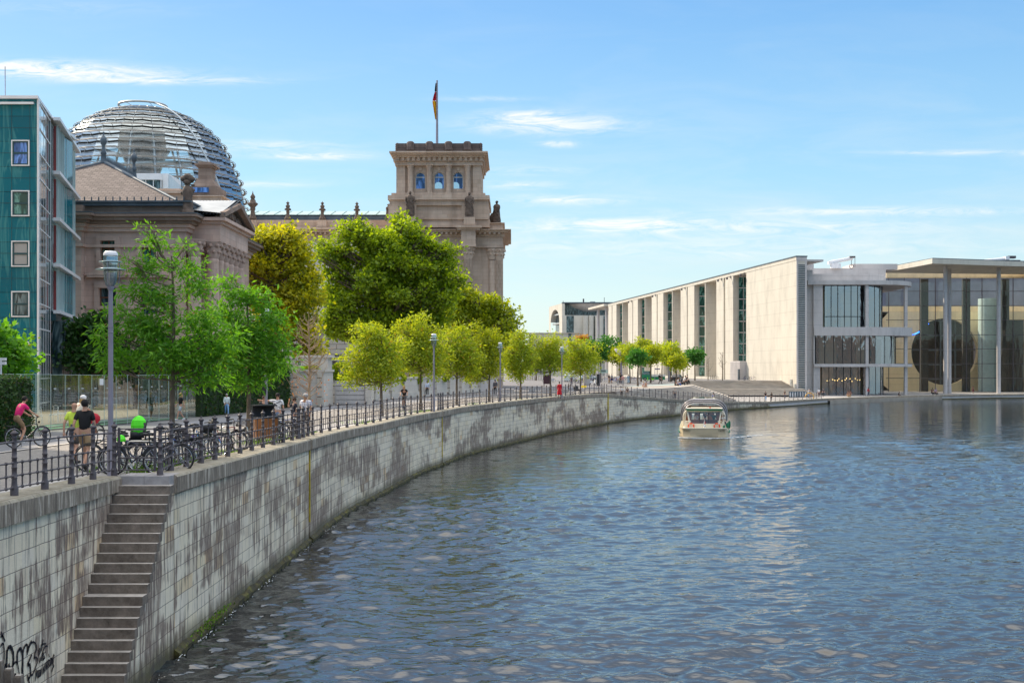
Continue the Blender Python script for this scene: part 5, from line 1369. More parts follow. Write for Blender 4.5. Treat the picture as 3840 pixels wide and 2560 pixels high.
for k in range(6): z_ = 11+4.2*k; w = rw*math.sqrt(max(.02, 1-max(0, (z_-zsp)/(zt_-zsp))**2)); m.box(c_-w, c_+w, -2.0, -1, z_, z_+.7)
m.build('gallery_band', M_zinc, ch)
m = MB(); m.box(xC+.01, xC+60, y-.2, y+32, hC, hC+.5); m.build('roof_edge', M_lead, ch)
m = MB(); X0, X1 = XU(2113, y+2), XU(2192, y+2); m.box(xC+1.21, xC+48, y+6, y+28, ZV(1182, y), hC-.01); m.build('upper_glass', M_win, ch)
m = MB(); m.lathe([(11.5, hC-.05), (10.5, hC-1.2), (7, hC-3.2), (3, hC-4.6), (2.6, ZV(1182, y))], 24, (XU(2212, y+12), y+12, 0)); m.build('curved_canopy', M_conc_grey, ch)
for a, b in ((2124, 2152), (2224, 2234), (2258, 2270)):
    m = MB(); m.box(XU(a, y), XU(b, y), y-.02, y+.0, ZV(1290, y), ZV(1184, y)); m.build('window_strip', M_win, ch)
m = MB()
for u in (2196, 2216, 2240, 2252): m.tube([(XU(u, y), y-1.2, 4), (XU(u, y), y-1.2, ZV(1184, y))], 1.2, 10)
m.build('pillar', M_conc, ch)
m = MB(); y2 = 520.; m.box(XU(1984, y2), XU(2131, y2), y2, y2+20, 4, ZV(1249, y2)); m.box(XU(2143, y2), XU(2182, y2), y2, y2+20, 4, ZV(1249, y2)); m.box(XU(1984, y2)-.3, XU(2186, y2), y2-.6, y2+20, ZV(1249, y2)+.01, ZV(1247, y2)); m.build('low_wing', M_conc, ch)
m = MB(); m.box(XU(2131.5, y2), XU(2142.5, y2), y2+.3, y2+18, 4, ZV(1250, y2)); m.build('window_strip', M_win, ch); m = MB(); m.box(XU(1986, y2), XU(1999, y2), y2-.05, y2-.01, 5, ZV(1256, y2)); m.build('window_strip', M_win, ch)
for u, a in ((2188, 1120), (2266, 1115), (2112, 1128)):
    m = MB(); m.tube([(XU(u, y+8), y+8, hC), (XU(u, y+8), y+8, ZV(a, y+8))], .35 if u == 2188 else .12, 6); m.build('roof_mast', M_iron, ch, uv=False)
m = MB(); m.box(XU(2213, y+8), XU(2232, y+8), y+8, y+14, hC, ZV(1130, y+8)); m.build('roof_plant', M_zinc, ch)

# ------------------------------------------------------------------ quay level, path, curved steps, wide stairs
m = MB(); ss = [S for S in np.arange(s_at_y(146), S_END+60, 2.0)]
last = None
for s in ss:
    a = cpt(s, .77)[0]; b = cpt(s, 3.6)[0]; z_ = zcop(a.y) - .06
    cur = ((b.x, b.y, z_), (a.x, a.y, z_))
    if last: m.quad(last[0], last[1], cur[1], cur[0])
    last = cur
struct('river_path', m, M_slab)
# quay floor behind the path
m = MB(); last = None
for s in [q for q in ss if cpt(q)[0].y > 210]:
    a = cpt(s, 3.6)[0]; z_ = zcop(a.y)-.065
    cur = ((a.x, a.y, z_), (a.x, max(a.y+.1, 420), z_))
    if last: m.quad(last[0], cur[0], cur[1], last[1])
    last = cur
struct('quay_floor', m, M_slab)
# stepped amphitheatre between the plaza and the falling path
th = thing('curved_steps', 'fan of low curved stone steps descending from the plaza to the river path', 'steps', (22, 190, 1))
NK = 15
top = [Vector((a, b)) for a, b in TOPL if a <= 36.8]
Dlow = Vector((40.6, 231)); Dtop = Vector((36.9, 262.5))
for k in range(NK):
    f = (k+1)/(NK+1); z_ = lerp(1.25, gz(220)-.02, f)
    # start on the path where its height equals z_
    sa_ = None
    for s in np.arange(s_at_y(222), s_at_y(140), -.5):
        if zcop(cpt(s)[0].y) >= z_ - .02: sa_ = s; break
    if sa_ is None: sa_ = s_at_y(150)
    A = cpt(min(sa_, s_at_y(165) if k > 11 else 1e9), 3.3)[0].xy if k <= 11 else cpt(lerp(s_at_y(166), s_at_y(150), (k-11)/4), 3.3)[0].xy
    B = Dlow.lerp(Dtop, f)
    # front edge bends along the river line
    pts = []
    for i in range(15):
        t = i/14; p = A.lerp(B, t); dirv = (B-A); n = Vector((dirv.y, -dirv.x)).normalized(); pts.append(p + n*math.sin(PI*t**1.5)*4.2*(1-f*.55)*(B-A).length/50)
    back = [Dtop+Vector((-.2, .5)), Vector((31, 240)), Vector((20, 217)), Vector((10.4, 190)), Vector((7.5, 166)), Vector((6.4, 150))]
    poly = [tuple(p) for p in pts] + [tuple(p) for p in back if True]
    m = MB(); bm_v = poly
    m.prism(poly, z_-.28, z_)
    o = m.build('step', M_terr, th)
    m2 = MB(); secs = []
    for p in pts: secs.append(Vector((p.x, p.y, z_-.03)))
    m2.tube([(q.x, q.y, q.z) for q in secs], .055, 4, smooth=False); m2.build('step_edge', M_garden, o, uv=False)
# wide straight stairs
ws = thing('wide_stairs', 'wide straight flight of brown stone steps rising to the plaza below the blank wall', 'stairs', (50, 262, 1))
n1 = 9
for k in range(20):
    if k < 9: y0 = 262 + k*1.25; z_ = 1.35+(k+1)*.135
    else: y0 = 275.2 + (k-9)*.88; z_ = 2.57 + (k-8)*.15
    f = (y0-262)/22.5
    x0 = lerp(40.2, 37.2, f); x1 = 62.6-.133*(y0-275)+.6
    m = MB(); m.box(x0, max(x1, x0+3), y0, 285.5, z_-.16, z_ - .002*0); m.build('step', M_terr, ws)
m = MB(); m.box(37.0, 61.5, 284.4, 285.4, 4.1, 4.26); m.build('top_edge', M_garden, ws)
m = MB(); m.box(41, 66, 240, 262, 1.02, 1.2)
# low wall with pictogram panels on the quay
fx = thing('panel_fence', 'low dark panel fence with white figure shapes on the quay', 'fence', (60, 246, 1.1))
pa_, pb_ = Vector((XU(2958, 247), 247, 1.1)), Vector((XU(3024, 250), 250, 1.1)); Tf = frame(pa_, (pb_-pa_).xy); Lf = (pb_-pa_).length
for i in range(3):
    m = MB(); m.T = Tf; m.box(Lf*i/3+.03, Lf*(i+1)/3-.03, -.03, .03, .1, 1.35); m.build('dark_panel', M_lead, fx)
for i in range(7):
    m = MB(); m.T = Tf; x = Lf*(i+.5)/7; m.box(x-.13, x+.13, .031, .045, .5, 1.0); m.box(x-.08, x+.08, .031, .045, .2, .499); 
    for k in range(8): pass
    m.box(x-.07, x+.07, .031, .045, 1.03, 1.2); m.build('white_figure', M_white, fx, uv=False)
m = MB(); X = XU(3036, 247); m.torus((X, 247, 1.2), .9, .07, 14, 5, 'y', 0, PI); m.tube([(X+.55, 246.2, 1.3), (X+.55, 246.2, .1)], .10, 6)
tag(m.build('ladder_hoop', M_goldflag, uv=False), 'yellow ladder hoop at the quay edge beside the panel fence', 'ladder')
m = MB(); last = None
for s in np.arange(s_at_y(247), s_at_y(286), 2):
    p, d, n = cpt(s); cur = [Vector((p.x+n.x*a, p.y+n.y*a, z_)) for a, z_ in ((-.5, -.4), (-.5, .62), (.02, .62), (.02, -.4))]
    if last: m.add(last+cur, [(0,1,5,4),(1,2,6,5)])
    last = cur
tag(m.build('quay_bench_ledge', M_terr), 'long low stone sitting ledge along the quay edge', 'ledge')
# wooden seat steps on the water front (right)
# ------------------------------------------------------------------ garden wall, hedges
gwp = [(-17.2,98.5),(-13.4,119),(-11.6,130),(-9.1,144),(-6.6,154),(-4.6,163),(-2.6,171)]
gwc = catmull([(a, b, 0) for a, b in gwp], 6)
gw = thing('garden_wall', 'pale stone garden wall with pilasters curving along the pavement', 'wall', (-15, 110, 3.7))
m = MB(); rows = []
def hw_(y): return 2.05
st0 = 8
wpts = [p for p in gwc if p.y > 105.5]
for lo, hi, o in ((0, .55, .12), (.551, 2.0, 0), (2.001, 2.16, .1)):
    rows = [[Vector((p.x+.25+o, p.y, gz(p.y)+lo)), Vector((p.x+.25+o, p.y, gz(p.y)+hi)), Vector((p.x-.3, p.y, gz(p.y)+hi)), Vector((p.x-.3, p.y, gz(p.y)+lo))] for p in wpts]
    sweep(m, rows, True)
m.build('wall_panel', M_garden, gw)
for i, p in enumerate(wpts):
    if i % 3 == 0: m = MB(); z_ = gz(p.y); m.box(p.x-.33, p.x+.42, p.y-.45, p.y+.45, z_+.01, z_+2.25); m.build('pilaster', M_rust, gw)
gp = thing('gate_pier', 'tall pale stone pier block with planted top at the start of the garden wall', 'pier', (-17, 99, 3.7))
m = MB(); z_ = gz(99); m.box(-19.5, -14.9, 99.0, 104.0, z_, z_+2.75); m.box(-19.6, -14.8, 98.9, 104.1, z_+2.76, z_+2.95); m.build('block', M_garden, gp)
for x in (-17.15, -15.25): m = MB(); m.box(x-.18, x+.18, 98.85, 98.99, z_, z_+2.75); m.build('pilaster', M_rust, gp)
m = MB(); m.box(-17.1, -14.9, 101.2, 103.4, z_+2.96, z_+3.9); m.box(-17.3, -14.7, 101.1, 103.6, z_+3.91, z_+4.1); m.build('planter', M_garden, gp)
gd = thing('garden_door', 'grey panelled door in the garden wall beside the tall pier', 'door', (-14.5, 104.2, 3.7))
m = MB(); m.box(-14.79, -13.0+1.4-.6, 104.2, 104.4, z_, z_+2.0)
for k in range(5): m.box(-14.7, -12.3, 104.12, 104.19, z_+.08+k*.38, z_+.40+k*.38)
m.build('door_panel', M_conc_grey, gd)
m = MB(); m.box(-12.19, -11.7, 103.9, 106.0, z_, z_+2.2); m.build('side_pier', M_garden, gd)

# ------------------------------------------------------------------ leaves and trees
def leaf_mesh(name, pts, dirs, size, mater, parent, slim=.5, seed=1, org=None, droop=.0):
    """one small folded leaf per point; dirs = preferred direction"""
    r = np.random.RandomState(seed); n = len(pts)
    pts = np.asarray(pts, float); d = np.asarray(dirs, float) + r.normal(0, .55, (n, 3)); d[:, 2] -= droop
    d /= np.linalg.norm(d, axis=1)[:, None] + 1e-9
    a = r.normal(0, 1, (n, 3)); s = np.cross(d, a); s /= np.linalg.norm(s, axis=1)[:, None] + 1e-9
    nn = np.cross(s, d)
    L = (size * r.uniform(.6, 1.35, n))[:, None]; W = L * slim * .5
    p0 = pts; p2 = pts + d*L; pm = pts + d*L*.5 + nn*L*.08
    v = np.stack([p0, pm + s*W, p2, pm - s*W], 1).reshape(-1, 3)
    if org is not None: v = v - np.array(org)
    me = bpy.data.meshes.new(name); me.vertices.add(4*n); me.vertices.foreach_set('co', v.ravel().astype(np.float32))
    me.loops.add(4*n); me.loops.foreach_set('vertex_index', np.arange(4*n, dtype=np.int32))
    me.polygons.add(n); me.polygons.foreach_set('loop_start', np.arange(0, 4*n, 4, dtype=np.int32))
    me.update(calc_edges=True); me.materials.append(mater)
    o = bpy.data.objects.new(name, me); COL.objects.link(o)
    if parent is not None: o.parent = parent; ORG[o.name] = ORG.get(parent.name, Vector())
    return o
def tree(name, label, base, height, trunk_h, blobs, nleaf, lsize, leafm, seed, r0=.12, bark=None, slim=.5, clump=.5, per=14, group=None, nlimb=8, droop=.2, shell=.35, lean=(0, 0)):
    """blobs: list of (dx, dy, z above base, rx, ry, rz) crown volumes; leaves in clumps around twig ends"""
    r = np.random.RandomState(seed); rr = random.Random(seed)
    th = thing(name, label, 'tree', base, 0, group); org = Vector(base)
    tb = MB(); top = Vector((lean[0], lean[1], height*.86)); pts = []; rad = []
    for i in range(8):
        t = i/7; pts.append(org + Vector((lean[0]*t + math.sin(t*5+seed)*r0*.7*t, lean[1]*t + math.cos(t*4+seed)*r0*.6*t, height*.86*t))); rad.append(r0*(1.25-.25*min(1, t*8))*(1-t*.82)+.008)
    tb.tube(pts, rad, 8)
    def trunk_at(z):
        f = max(0, min(.999, z/(height*.86)))*7; i = int(f); return pts[i].lerp(pts[i+1], f-i)
    vol = [b[3]*b[4]*b[5] for b in blobs]; tv = sum(vol)
    ncl = max(6, nleaf//per); P_ = []; D_ = []
    tips = []
    for b, v in zip(blobs, vol):
        k = max(2, int(ncl * v/tv)); c = np.array([org.x+b[0], org.y+b[1], org.z+b[2]]); rad3 = np.array(b[3:6])
        dd = r.normal(0, 1, (k, 3)); dd /= np.linalg.norm(dd, axis=1)[:, None]
        # lumpy radius
        lump = 1 + .16*np.sin(dd[:, 0]*5+seed) * np.sin(dd[:, 1]*4+seed*2) + .14*np.sin(dd[:, 2]*7+dd[:, 0]*6+seed)
        rad1 = (r.uniform(0, 1, k)**shell) * lump
        tips.append(c + dd*rad3*rad1[:, None])
        nl = max(2, int(nlimb*v/tv+.5))
        for j in range(nl):
            q = Vector(c + dd[j]*rad3*.8); q0 = trunk_at(max(trunk_h, min(height*.8, (q.z-org.z) - .45*math.hypot(q.x-org.x, q.y-org.y))))
            mid = q0.lerp(q, .5) + Vector((rr.uniform(-.1, .1), rr.uniform(-.1, .1), -.06*(q-q0).length)); rb_ = r0*.38*min(1, (q-q0).length/(height*.3)+.3)
            tb.tube([q0, mid, q], [rb_, rb_*.6, rb_*.2], 5)
            for m_ in range(3):
                t_ = Vector(c + dd[(j*3+m_+nl) % k]*rad3*.9)
                if (t_-mid).length < (q-q0).length*.9: tb.tube([mid, mid.lerp(t_, .5)+Vector((0, 0, .1)), t_], [rb_*.45, rb_*.3, rb_*.1], 4)
    tb.build('trunk', bark or M_bark, th, uv=False)
    T_ = np.concatenate(tips); 
    for c in T_:
        m_ = max(3, int(r.poisson(per))); q = c + r.normal(0, clump, (m_, 3))*np.array([1, 1, .62]); P_.append(q); dq = (q-c); dq[:, 2] += .05; P0 = dq/(np.linalg.norm(dq, axis=1)[:, None]+1e-6); D_.append(P0)
    P_ = np.concatenate(P_); D_ = np.concatenate(D_)
    leaf_mesh('crown', P_, D_, lsize, leafm, th, slim, seed, org, droop)
    return th
def at_off(u, off):
    s = s_at_u(u, off); p = cpt(s, off)[0]; return p.x, p.y, gz(p.y)
def street(u, off, vtop, vlow, u0, u1, label, leafm, n, seed, ls=.2, name='street_tree', dens=1, slim=.42, extra=None, y=None, r0=.10, group='row of young trees along the river railing', **kw):
    if y is None: x, y, z = at_off(u, off)
    else: x = XU(u, y); z = gz(y)
    k = y/F; zt = 6.6+(HV-vtop)*k - z; zl = 6.6+(HV-vlow)*k - z; cx = (u0+u1)/2; rx = (u1-u0)/2*k*1.08; dx = (cx-u)*k
    rq0 = random.Random(seed*3); wj = rq0.uniform(.85, 1.15)
    bl = [(dx, 0, lerp(zl, zt, .40), rx*.74*wj, rx*.65, (zt-zl)*.34), (dx*.5, 0, lerp(zl, zt, rq0.uniform(.62, .74)), rx*.58, rx*.55, (zt-zl)*.26), (dx-rx*.45, .2, lerp(zl, zt, .3), rx*.5, rx*.6, (zt-zl)*.26), (dx+rx*.5, -.2, lerp(zl, zt, .33), rx*.48, rx*.6, (zt-zl)*.28)]
    rq = random.Random(seed*7)
    for _ in range(15):
        a_ = rq.uniform(0, 6.28); q_ = rq.uniform(.6, 1.12); hz = .45+.47*q_*math.sin(a_); wx = q_*math.cos(a_)*(1.1 if hz < .5 else .85)
        bl.append((dx+rx*wx, rx*rq.uniform(-.5, .5), lerp(zl, zt, max(.04, hz)), rx*rq.uniform(.20, .40), rx*.32, (zt-zl)*rq.uniform(.07, .15)))
    if extra: bl += extra
    return tree(name, label, (x, y, z), zt, zl+.2, bl, int(n*1.6), ls*.8, leafm, seed, r0, slim=slim, clump=.22*max(1, rx/1.8), per=12, group=group, nlimb=12, **kw)
# near oak trees with feathery leaves
x, y, z = (-9.95, 36.6, gz(36.6)); k = 36.6/F
def bb(u, v, ru, rv, dy=0, ry=None, y0=36.6, u_=645, z0=None):
    kk = y0/F; return ((u-u_)*kk, dy, 6.6+(HV-v)*kk-(z0 if z0 is not None else gz(y0)), ru*kk, (ry or ru*.8)*kk, rv*kk)
tree('young_oak', 'tall young oak with feathery bright green leaves nearest the street lamp', (x, y, z), 6.9, 2.3,
     [bb(545, 850, 22, 20), bb(590, 905, 55, 35), bb(680, 925, 40, 32), bb(545, 1000, 70, 40), bb(700, 1000, 70, 40), bb(470, 990, 35, 35), bb(500, 1085, 60, 45), bb(740, 1080, 70, 45), bb(620, 1120, 80, 50), bb(450, 1170, 55, 45), bb(560, 1230, 120, 60), bb(740, 1210, 90, 60), bb(400, 1260, 60, 50), bb(640, 1330, 150, 60), bb(450, 1350, 90, 50), bb(780, 1330, 100, 60), bb(860, 1270, 60, 50), bb(760, 1420, 90, 35)],
     9000, .20, L_oak, 11, .085, slim=.26, clump=.15, per=14, group='row of young trees along the river railing', nlimb=34, droop=.45, shell=.6)
y = 46.5; x = XU(932, y); z = gz(y)
b2 = lambda u, v, ru, rv: bb(u, v, ru, rv, 0, None, 46.5, 932)
tree('young_oak', 'second young oak with feathery green leaves in front of the clipped hedge', (x, y, z), 6.6, 2.3,
     [b2(850, 1050, 40, 40), b2(905, 1110, 70, 45), b2(1000, 1130, 50, 45), b2(850, 1180, 80, 50), b2(1010, 1200, 70, 50), b2(930, 1260, 110, 60), b2(1060, 1290, 50, 50), b2(860, 1340, 90, 55), b2(1000, 1360, 100, 55), b2(930, 1430, 90, 30)],
     8000, .22, L_oak, 12, .09, slim=.28, clump=.18, per=14, group='row of young trees along the river railing', nlimb=24, droop=.45, shell=.6)
street(1430, 2.3, 1197, 1450, 1295, 1510, 'young tree with a low hanging branch on its left, right of the bare tree', L_yel, 5200, 21, .27, extra=None)
street(1578, 2.3, 1186, 1412, 1480, 1660, 'dense yellow green young tree just left of the third street lamp', L_yel, 5200, 22, .28)
street(1712, 2.3, 1208, 1425, 1640, 1790, 'yellow green young tree just right of the third street lamp', L_yel, 4600, 23, .30)
street(1834, 2.3, 1216, 1430, 1745, 1880, 'golden young tree left of the fourth street lamp', L_mid, 4300, 24, .30)
street(1952, 2.3, 1228, 1420, 1880, 2000, 'yellow green young tree right of the fourth street lamp', L_yel, 4000, 25, .32)
street(2064, 2.3, 1238, 1400, 1985, 2120, 'tall yellow green young tree beside the person in red', L_yel, 4000, 26, .34)
street(2177, 2.6, 1268, 1400, 2100, 2250, 'yellow green young tree last in the railing row', L_yel, 3800, 27, .36)
# bare young tree
def bare(u, y, vtop, vfirst, hw, label, n=34, r0=.07, mt_=None, orange=False, name='bare_tree', seed=5, cat='tree'):
    x = XU(u, y); z = gz(y); k = y/F; H = 6.6+(HV-vtop)*k-z; th = thing(name, label, cat, (x, y, z)); rr = random.Random(seed); m = MB()
    m.tube([(x, y, z), (x+.02*H*.3, y, z+H*.5), (x, y, z+H)], [r0, r0*.6, r0*.12], 7)
    zl = 6.6+(HV-vfirst)*k-z
    for i in range(n):
        t = i/n; zz0 = lerp(zl, H*.93, t**.9); a = rr.uniform(0, 2*PI); L = hw*k*(1-.6*t)*rr.uniform(.6, 1.1); up = L*rr.uniform(.7, 1.4)
        p0 = Vector((x, y, z+zz0)); p2 = p0 + Vector((math.cos(a)*L, math.sin(a)*L, up)); pm = p0.lerp(p2, .5) + Vector((math.cos(a)*L*.12, 0, -up*.12))
        m.tube([p0, pm, p2], [r0*.32, r0*.2, r0*.07], 4)
        for j in range(3):
            q = pm.lerp(p2, rr.uniform(0, .8)); e = q + Vector((rr.uniform(-1, 1)*L*.35, rr.uniform(-1, 1)*L*.35, rr.uniform(.2, .6)*L)); m.tube([q, e], [r0*.14, r0*.05], 3)
    m.build('trunk', mt_ or M_barkdry, th, uv=False)
    if orange:
        pts = []; 
        for i in range(60): pts.append((x+rr.uniform(-.9, .9), y+rr.uniform(-.6, .6), z+zl+.3+rr.uniform(-.5, .8)))
        leaf_mesh('dry_leaf', pts, [(0, 0, -1)]*60, .10, leafmat('dry_orange_leaves', (.45, .12, .02), (.6, .22, .04), .3), th, .5, 4, (x, y, z))
    return th
bare(1158, 56.5, 1168, 1500, 100, 'bare dry young tree with a few orange leaves behind the plaid shirt man', 46, .085, orange=True, seed=9)
bare(2709, 292, 1318, 1395, 26, 'bare sapling with tree guard right of the lone plaza tree', 14, .14, M_bark, name='bare_sapling', seed=3)
bare(2655, 300, 1335, 1400, 18, 'faint bare sapling in front of the shaded recess', 10, .12, M_bark, name='bare_sapling', seed=4)
# big trees in front of the parliament
def big(name, label, y, cu, blobs, n, ls, lm, seed, vt, tu=None, trunk_h=6, **kw):
    k = y/F; u_ = tu or cu; x = XU(u_, y); z = gz(y)
    bl = [((u-u_)*k, rng.uniform(-1, 1), 6.6+(HV-v)*k-z, ru*k, max(ru, rv)*k*.85, rv*k) for (u, v, ru, rv) in blobs]
    rb2 = random.Random(seed+100); ex = []
    for (dx, dy, dz, rx, ry, rz) in bl:
        for _ in range(7):
            a = rb2.uniform(0, 6.28); e = rb2.uniform(-.6, 1.4); c_ = math.cos(e)*.95; q = rb2.uniform(.22, .44)
            ex.append((dx+rx*c_*math.cos(a), dy+ry*c_*math.sin(a), dz+rz*math.sin(e)*.9, rx*q, ry*q, rz*q*.8))
    bl = [(a, b, c, d*.70, e*.70, f*.68) for a, b, c, d, e, f in bl] + ex
    return tree(name, label, (x, y, z), 6.6+(HV-vt)*k-z, trunk_h, bl, n, ls, lm, seed, .4, slim=.7, clump=.42, per=20, nlimb=36, droop=.15, shell=.28, **kw)
big('chestnut_tree', 'large golden topped chestnut tree between the palace and the green plane tree', 138, 1020,
    [(1000, 900, 85, 60), (1085, 900, 70, 55), (930, 965, 65, 60), (1120, 980, 65, 70), (1020, 1000, 100, 80), (905, 1060, 50, 60), (960, 1110, 80, 80), (1090, 1110, 90, 90), (1150, 1070, 40, 70), (1120, 1220, 80, 80), (1010, 1230, 80, 70), (1160, 1310, 60, 50)],
    24000, .42, L_gold, 31, 850)
big('plane_tree', 'biggest tree, bright green crown covering the parliament front below the tower', 152, 1460,
    [(1330, 880, 70, 50), (1400, 920, 90, 70), (1520, 870, 75, 60), (1455, 960, 110, 80), (1590, 930, 60, 60), (1240, 950, 70, 55), (1300, 1010, 90, 80), (1660, 980, 70, 65), (1580, 1040, 100, 90), (1440, 1090, 130, 100), (1260, 1110, 80, 90), (1690, 1080, 60, 70), (1640, 1160, 80, 80), (1340, 1220, 110, 90), (1500, 1220, 130, 90), (1620, 1250, 80, 70), (1250, 1220, 50, 60)],
    52000, .42, L_deep, 32, 850)
big('plane_tree', 'yellow green round tree at the right foot of the parliament tower', 170, 1800,
    [(1760, 1130, 70, 55), (1850, 1160, 70, 60), (1790, 1200, 100, 80), (1890, 1230, 55, 60), (1720, 1230, 60, 70), (1830, 1290, 110, 80), (1925, 1310, 40, 55), (1930, 1370, 40, 40), (1740, 1320, 70, 60)],
    22000, .42, L_mid, 33, 1085)
big('dark_maple', 'dark green bushy tree between the teal building and the lamp post', 92, 330,
    [(370, 1215, 50, 35), (300, 1260, 60, 45), (390, 1280, 60, 50), (270, 1320, 40, 35), (340, 1350, 80, 45), (420, 1360, 50, 45)], 6000, .34, L_dark, 34, 1190, trunk_h=1.5)
big('leafy_tree', 'green tree crown cut off by the left edge beside the hedge', 58, 5,
    [(0, 1260, 35, 35), (15, 1320, 40, 45), (-30, 1330, 50, 60), (10, 1390, 30, 35)], 4200, .26, L_oak, 35, 1225, trunk_h=1.5)
for i, (u, v, ru, rv, y_, nm) in enumerate(((520, 1362, 60, 30, 94, 'dark shrub crown just above the glass panels left of the tall young oak'), (650, 1340, 80, 48, 98, 'dark tree mass behind the tall young oak'), (820, 1330, 90, 90, 100, 'dark tree mass behind the second young oak'), (960, 1330, 70, 70, 110, 'dark green bush below the chestnut tree'))):
    big('dark_bush', nm, y_, u, [(u, v, ru, rv), (u-40, v+30, ru*.7, rv*.7), (u+50, v+20, ru*.6, rv*.8)], 3000, .36, L_dark, 40+i, v-rv, trunk_h=1)
# trees on the plaza
def ptree(u, v0, v1, w, y, lm, label, seed, n=1900, vb=None):
    w *= 1.2; k = y/F; x = XU(u, y); z = gz(y); H = 6.6+(HV-v0)*k-z; zl = 6.6+(HV-v1)*k-z
    bl = [(0, 0, (H+zl)/2, w*k, w*k*.9, (H-zl)/2*.92), (w*k*.3, 0, lerp(zl, H, .7), w*k*.6, w*k*.6, (H-zl)*.28), (-w*k*.4, 0, lerp(zl, H, .4), w*k*.55, w*k*.5, (H-zl)*.3)]
    return tree('plaza_tree', label, (x, y, z), H, zl, bl, n, .42*y/230, lm, seed, .16, slim=.6, clump=.38, per=12, group='young trees on the plaza', nlimb=8)
ptree(2252, 1262, 1368, 62, 255, L_far, 'large dark green round tree in the middle of the plaza', 50, 4200)
ptree(2325, 1290, 1372, 28, 250, L_mid, 'small lime tree directly right of the large dark round tree', 51)
ptree(2362, 1288, 1368, 34, 240, L_yel, 'yellow green tree above the yellow flower tub lamp', 52, 2200)
ptree(2404, 1268, 1350, 34, 262, L_mid, 'tallest lime green tree of the plaza cluster', 53, 2200)
ptree(2392, 1310, 1376, 30, 215, L_far, 'darker green small tree with wire trunk guard in front of the cluster', 54, 1800)
ptree(2440, 1290, 1370, 36, 245, L_mid, 'olive green tree in front of the green pickup', 55, 2400)
ptree(2482, 1281, 1360, 26, 275, L_yel, 'thin pale tree behind the slanted disc lamp', 56, 1100)
ptree(2514, 1288, 1378, 32, 262, L_yel, 'yellow tree right of the slanted disc lamp', 57, 2300)
ptree(2536, 1320, 1390, 24, 240, L_mid, 'low brownish yellow tree left of the dark car', 58, 1500)
ptree(2606, 1305, 1366, 30, 290, L_far, 'lone small tree in front of the tall green window slot', 59, 1900)
ptree(2562, 1335, 1395, 14, 290, L_yel, 'sparse dry tree between the plaza cluster and the lone tree', 60, 350)
for i, (u, v, w) in enumerate(((2140, 1345, 40), (2060, 1340, 40), (2010, 1345, 30))):
    ptree(u, v-40, v+45, w, 270+i*12, L_far, ['far dark tree seen between the last two young street trees', 'far dark tree behind the tree beside the person in red', 'far dark tree right of the fourth street lamp'][i], 62+i, 1300)
ptree(2182, 1258, 1285, 14, 330, leafmat('autumn_orange_leaves', (.40, .20, .03), (.5, .30, .06), .4), 'small orange autumn tree above the dark round tree', 66, 700)
# hedges
def hedge(label, poly_pts, width, z0, z1, n, seed, side=1, ls=.09):
    th = thing('hedge', label, 'hedge', (poly_pts[0][0], poly_pts[0][1], z0)); m = MB(); rows = []
    P2 = [Vector(p) for p in poly_pts]
    for i, p in enumerate(P2):
        d = (P2[min(i+1, len(P2)-1)]-P2[max(0, i-1)]).normalized(); nn = Vector((-d.y, d.x))*width
        rows.append([Vector((p.x, p.y, z0)), Vector((p.x, p.y, z1)), Vector((p.x+nn.x, p.y+nn.y, z1)), Vector((p.x+nn.x, p.y+nn.y, z0))])
    sweep(m, rows, True); m.build('core', M_hedgecore, th)
    r = np.random.RandomState(seed); pts = []
    L = [0]
    for a, b in zip(P2, P2[1:]): L.append(L[-1]+(b-a).length)
    for _ in range(n):
        s = r.uniform(0, L[-1]); i = max(j for j in range(len(L)-1) if L[j] <= s); a, b = P2[i], P2[i+1]; p = a.lerp(b, (s-L[i])/(L[i+1]-L[i])); d = (b-a).normalized(); nn = Vector((-d.y, d.x))
        w = r.uniform(0, 1)
        bulge = .05*math.sin(s*1.7)+.04*math.sin(s*4.1)
        if w < .62: q = p - nn*(.02+r.uniform(0, .07)+bulge); z = r.uniform(z0, z1)
        elif w < .9: q = p + nn*r.uniform(0, width); z = z1 + r.uniform(0, .08)
        else: q = P2[0 if r.uniform() < .5 else -1] + nn*r.uniform(0, width); z = r.uniform(z0, z1)
        pts.append((q.x, q.y, z))
    leaf_mesh('foliage', pts, r.normal(0, 1, (n, 3)), ls*1.5, L_hedge, th, .55, seed, (poly_pts[0][0], poly_pts[0][1], z0), 0)
M_hedgecore = plain('hedge_inner', (.016, .035, .010), .95, .4, 8, bump=.6)
hedge('square clipped hedge at the left edge behind the pink shirt cyclist', [(-19.3, 43.5), (-19.45, 47), (-19.7, 51.2)], 6, gz(50), gz(50)+2.42, 7000, 71)
hedge('tall dark clipped hedge between the glass panels and the garden wall', [(-19.3, 77.5), (-18.6, 84), (-18.0, 90), (-17.35, 97.5)], 4, gz(90)-.02, gz(90)+3.4, 9000, 72, ls=.12)
if False: hedge('low clipped bush block behind the glass panels', [(-24.5, 84), (-22, 88)], 5, gz(84), gz(84)+2.9, 2500, 73, ls=.12)
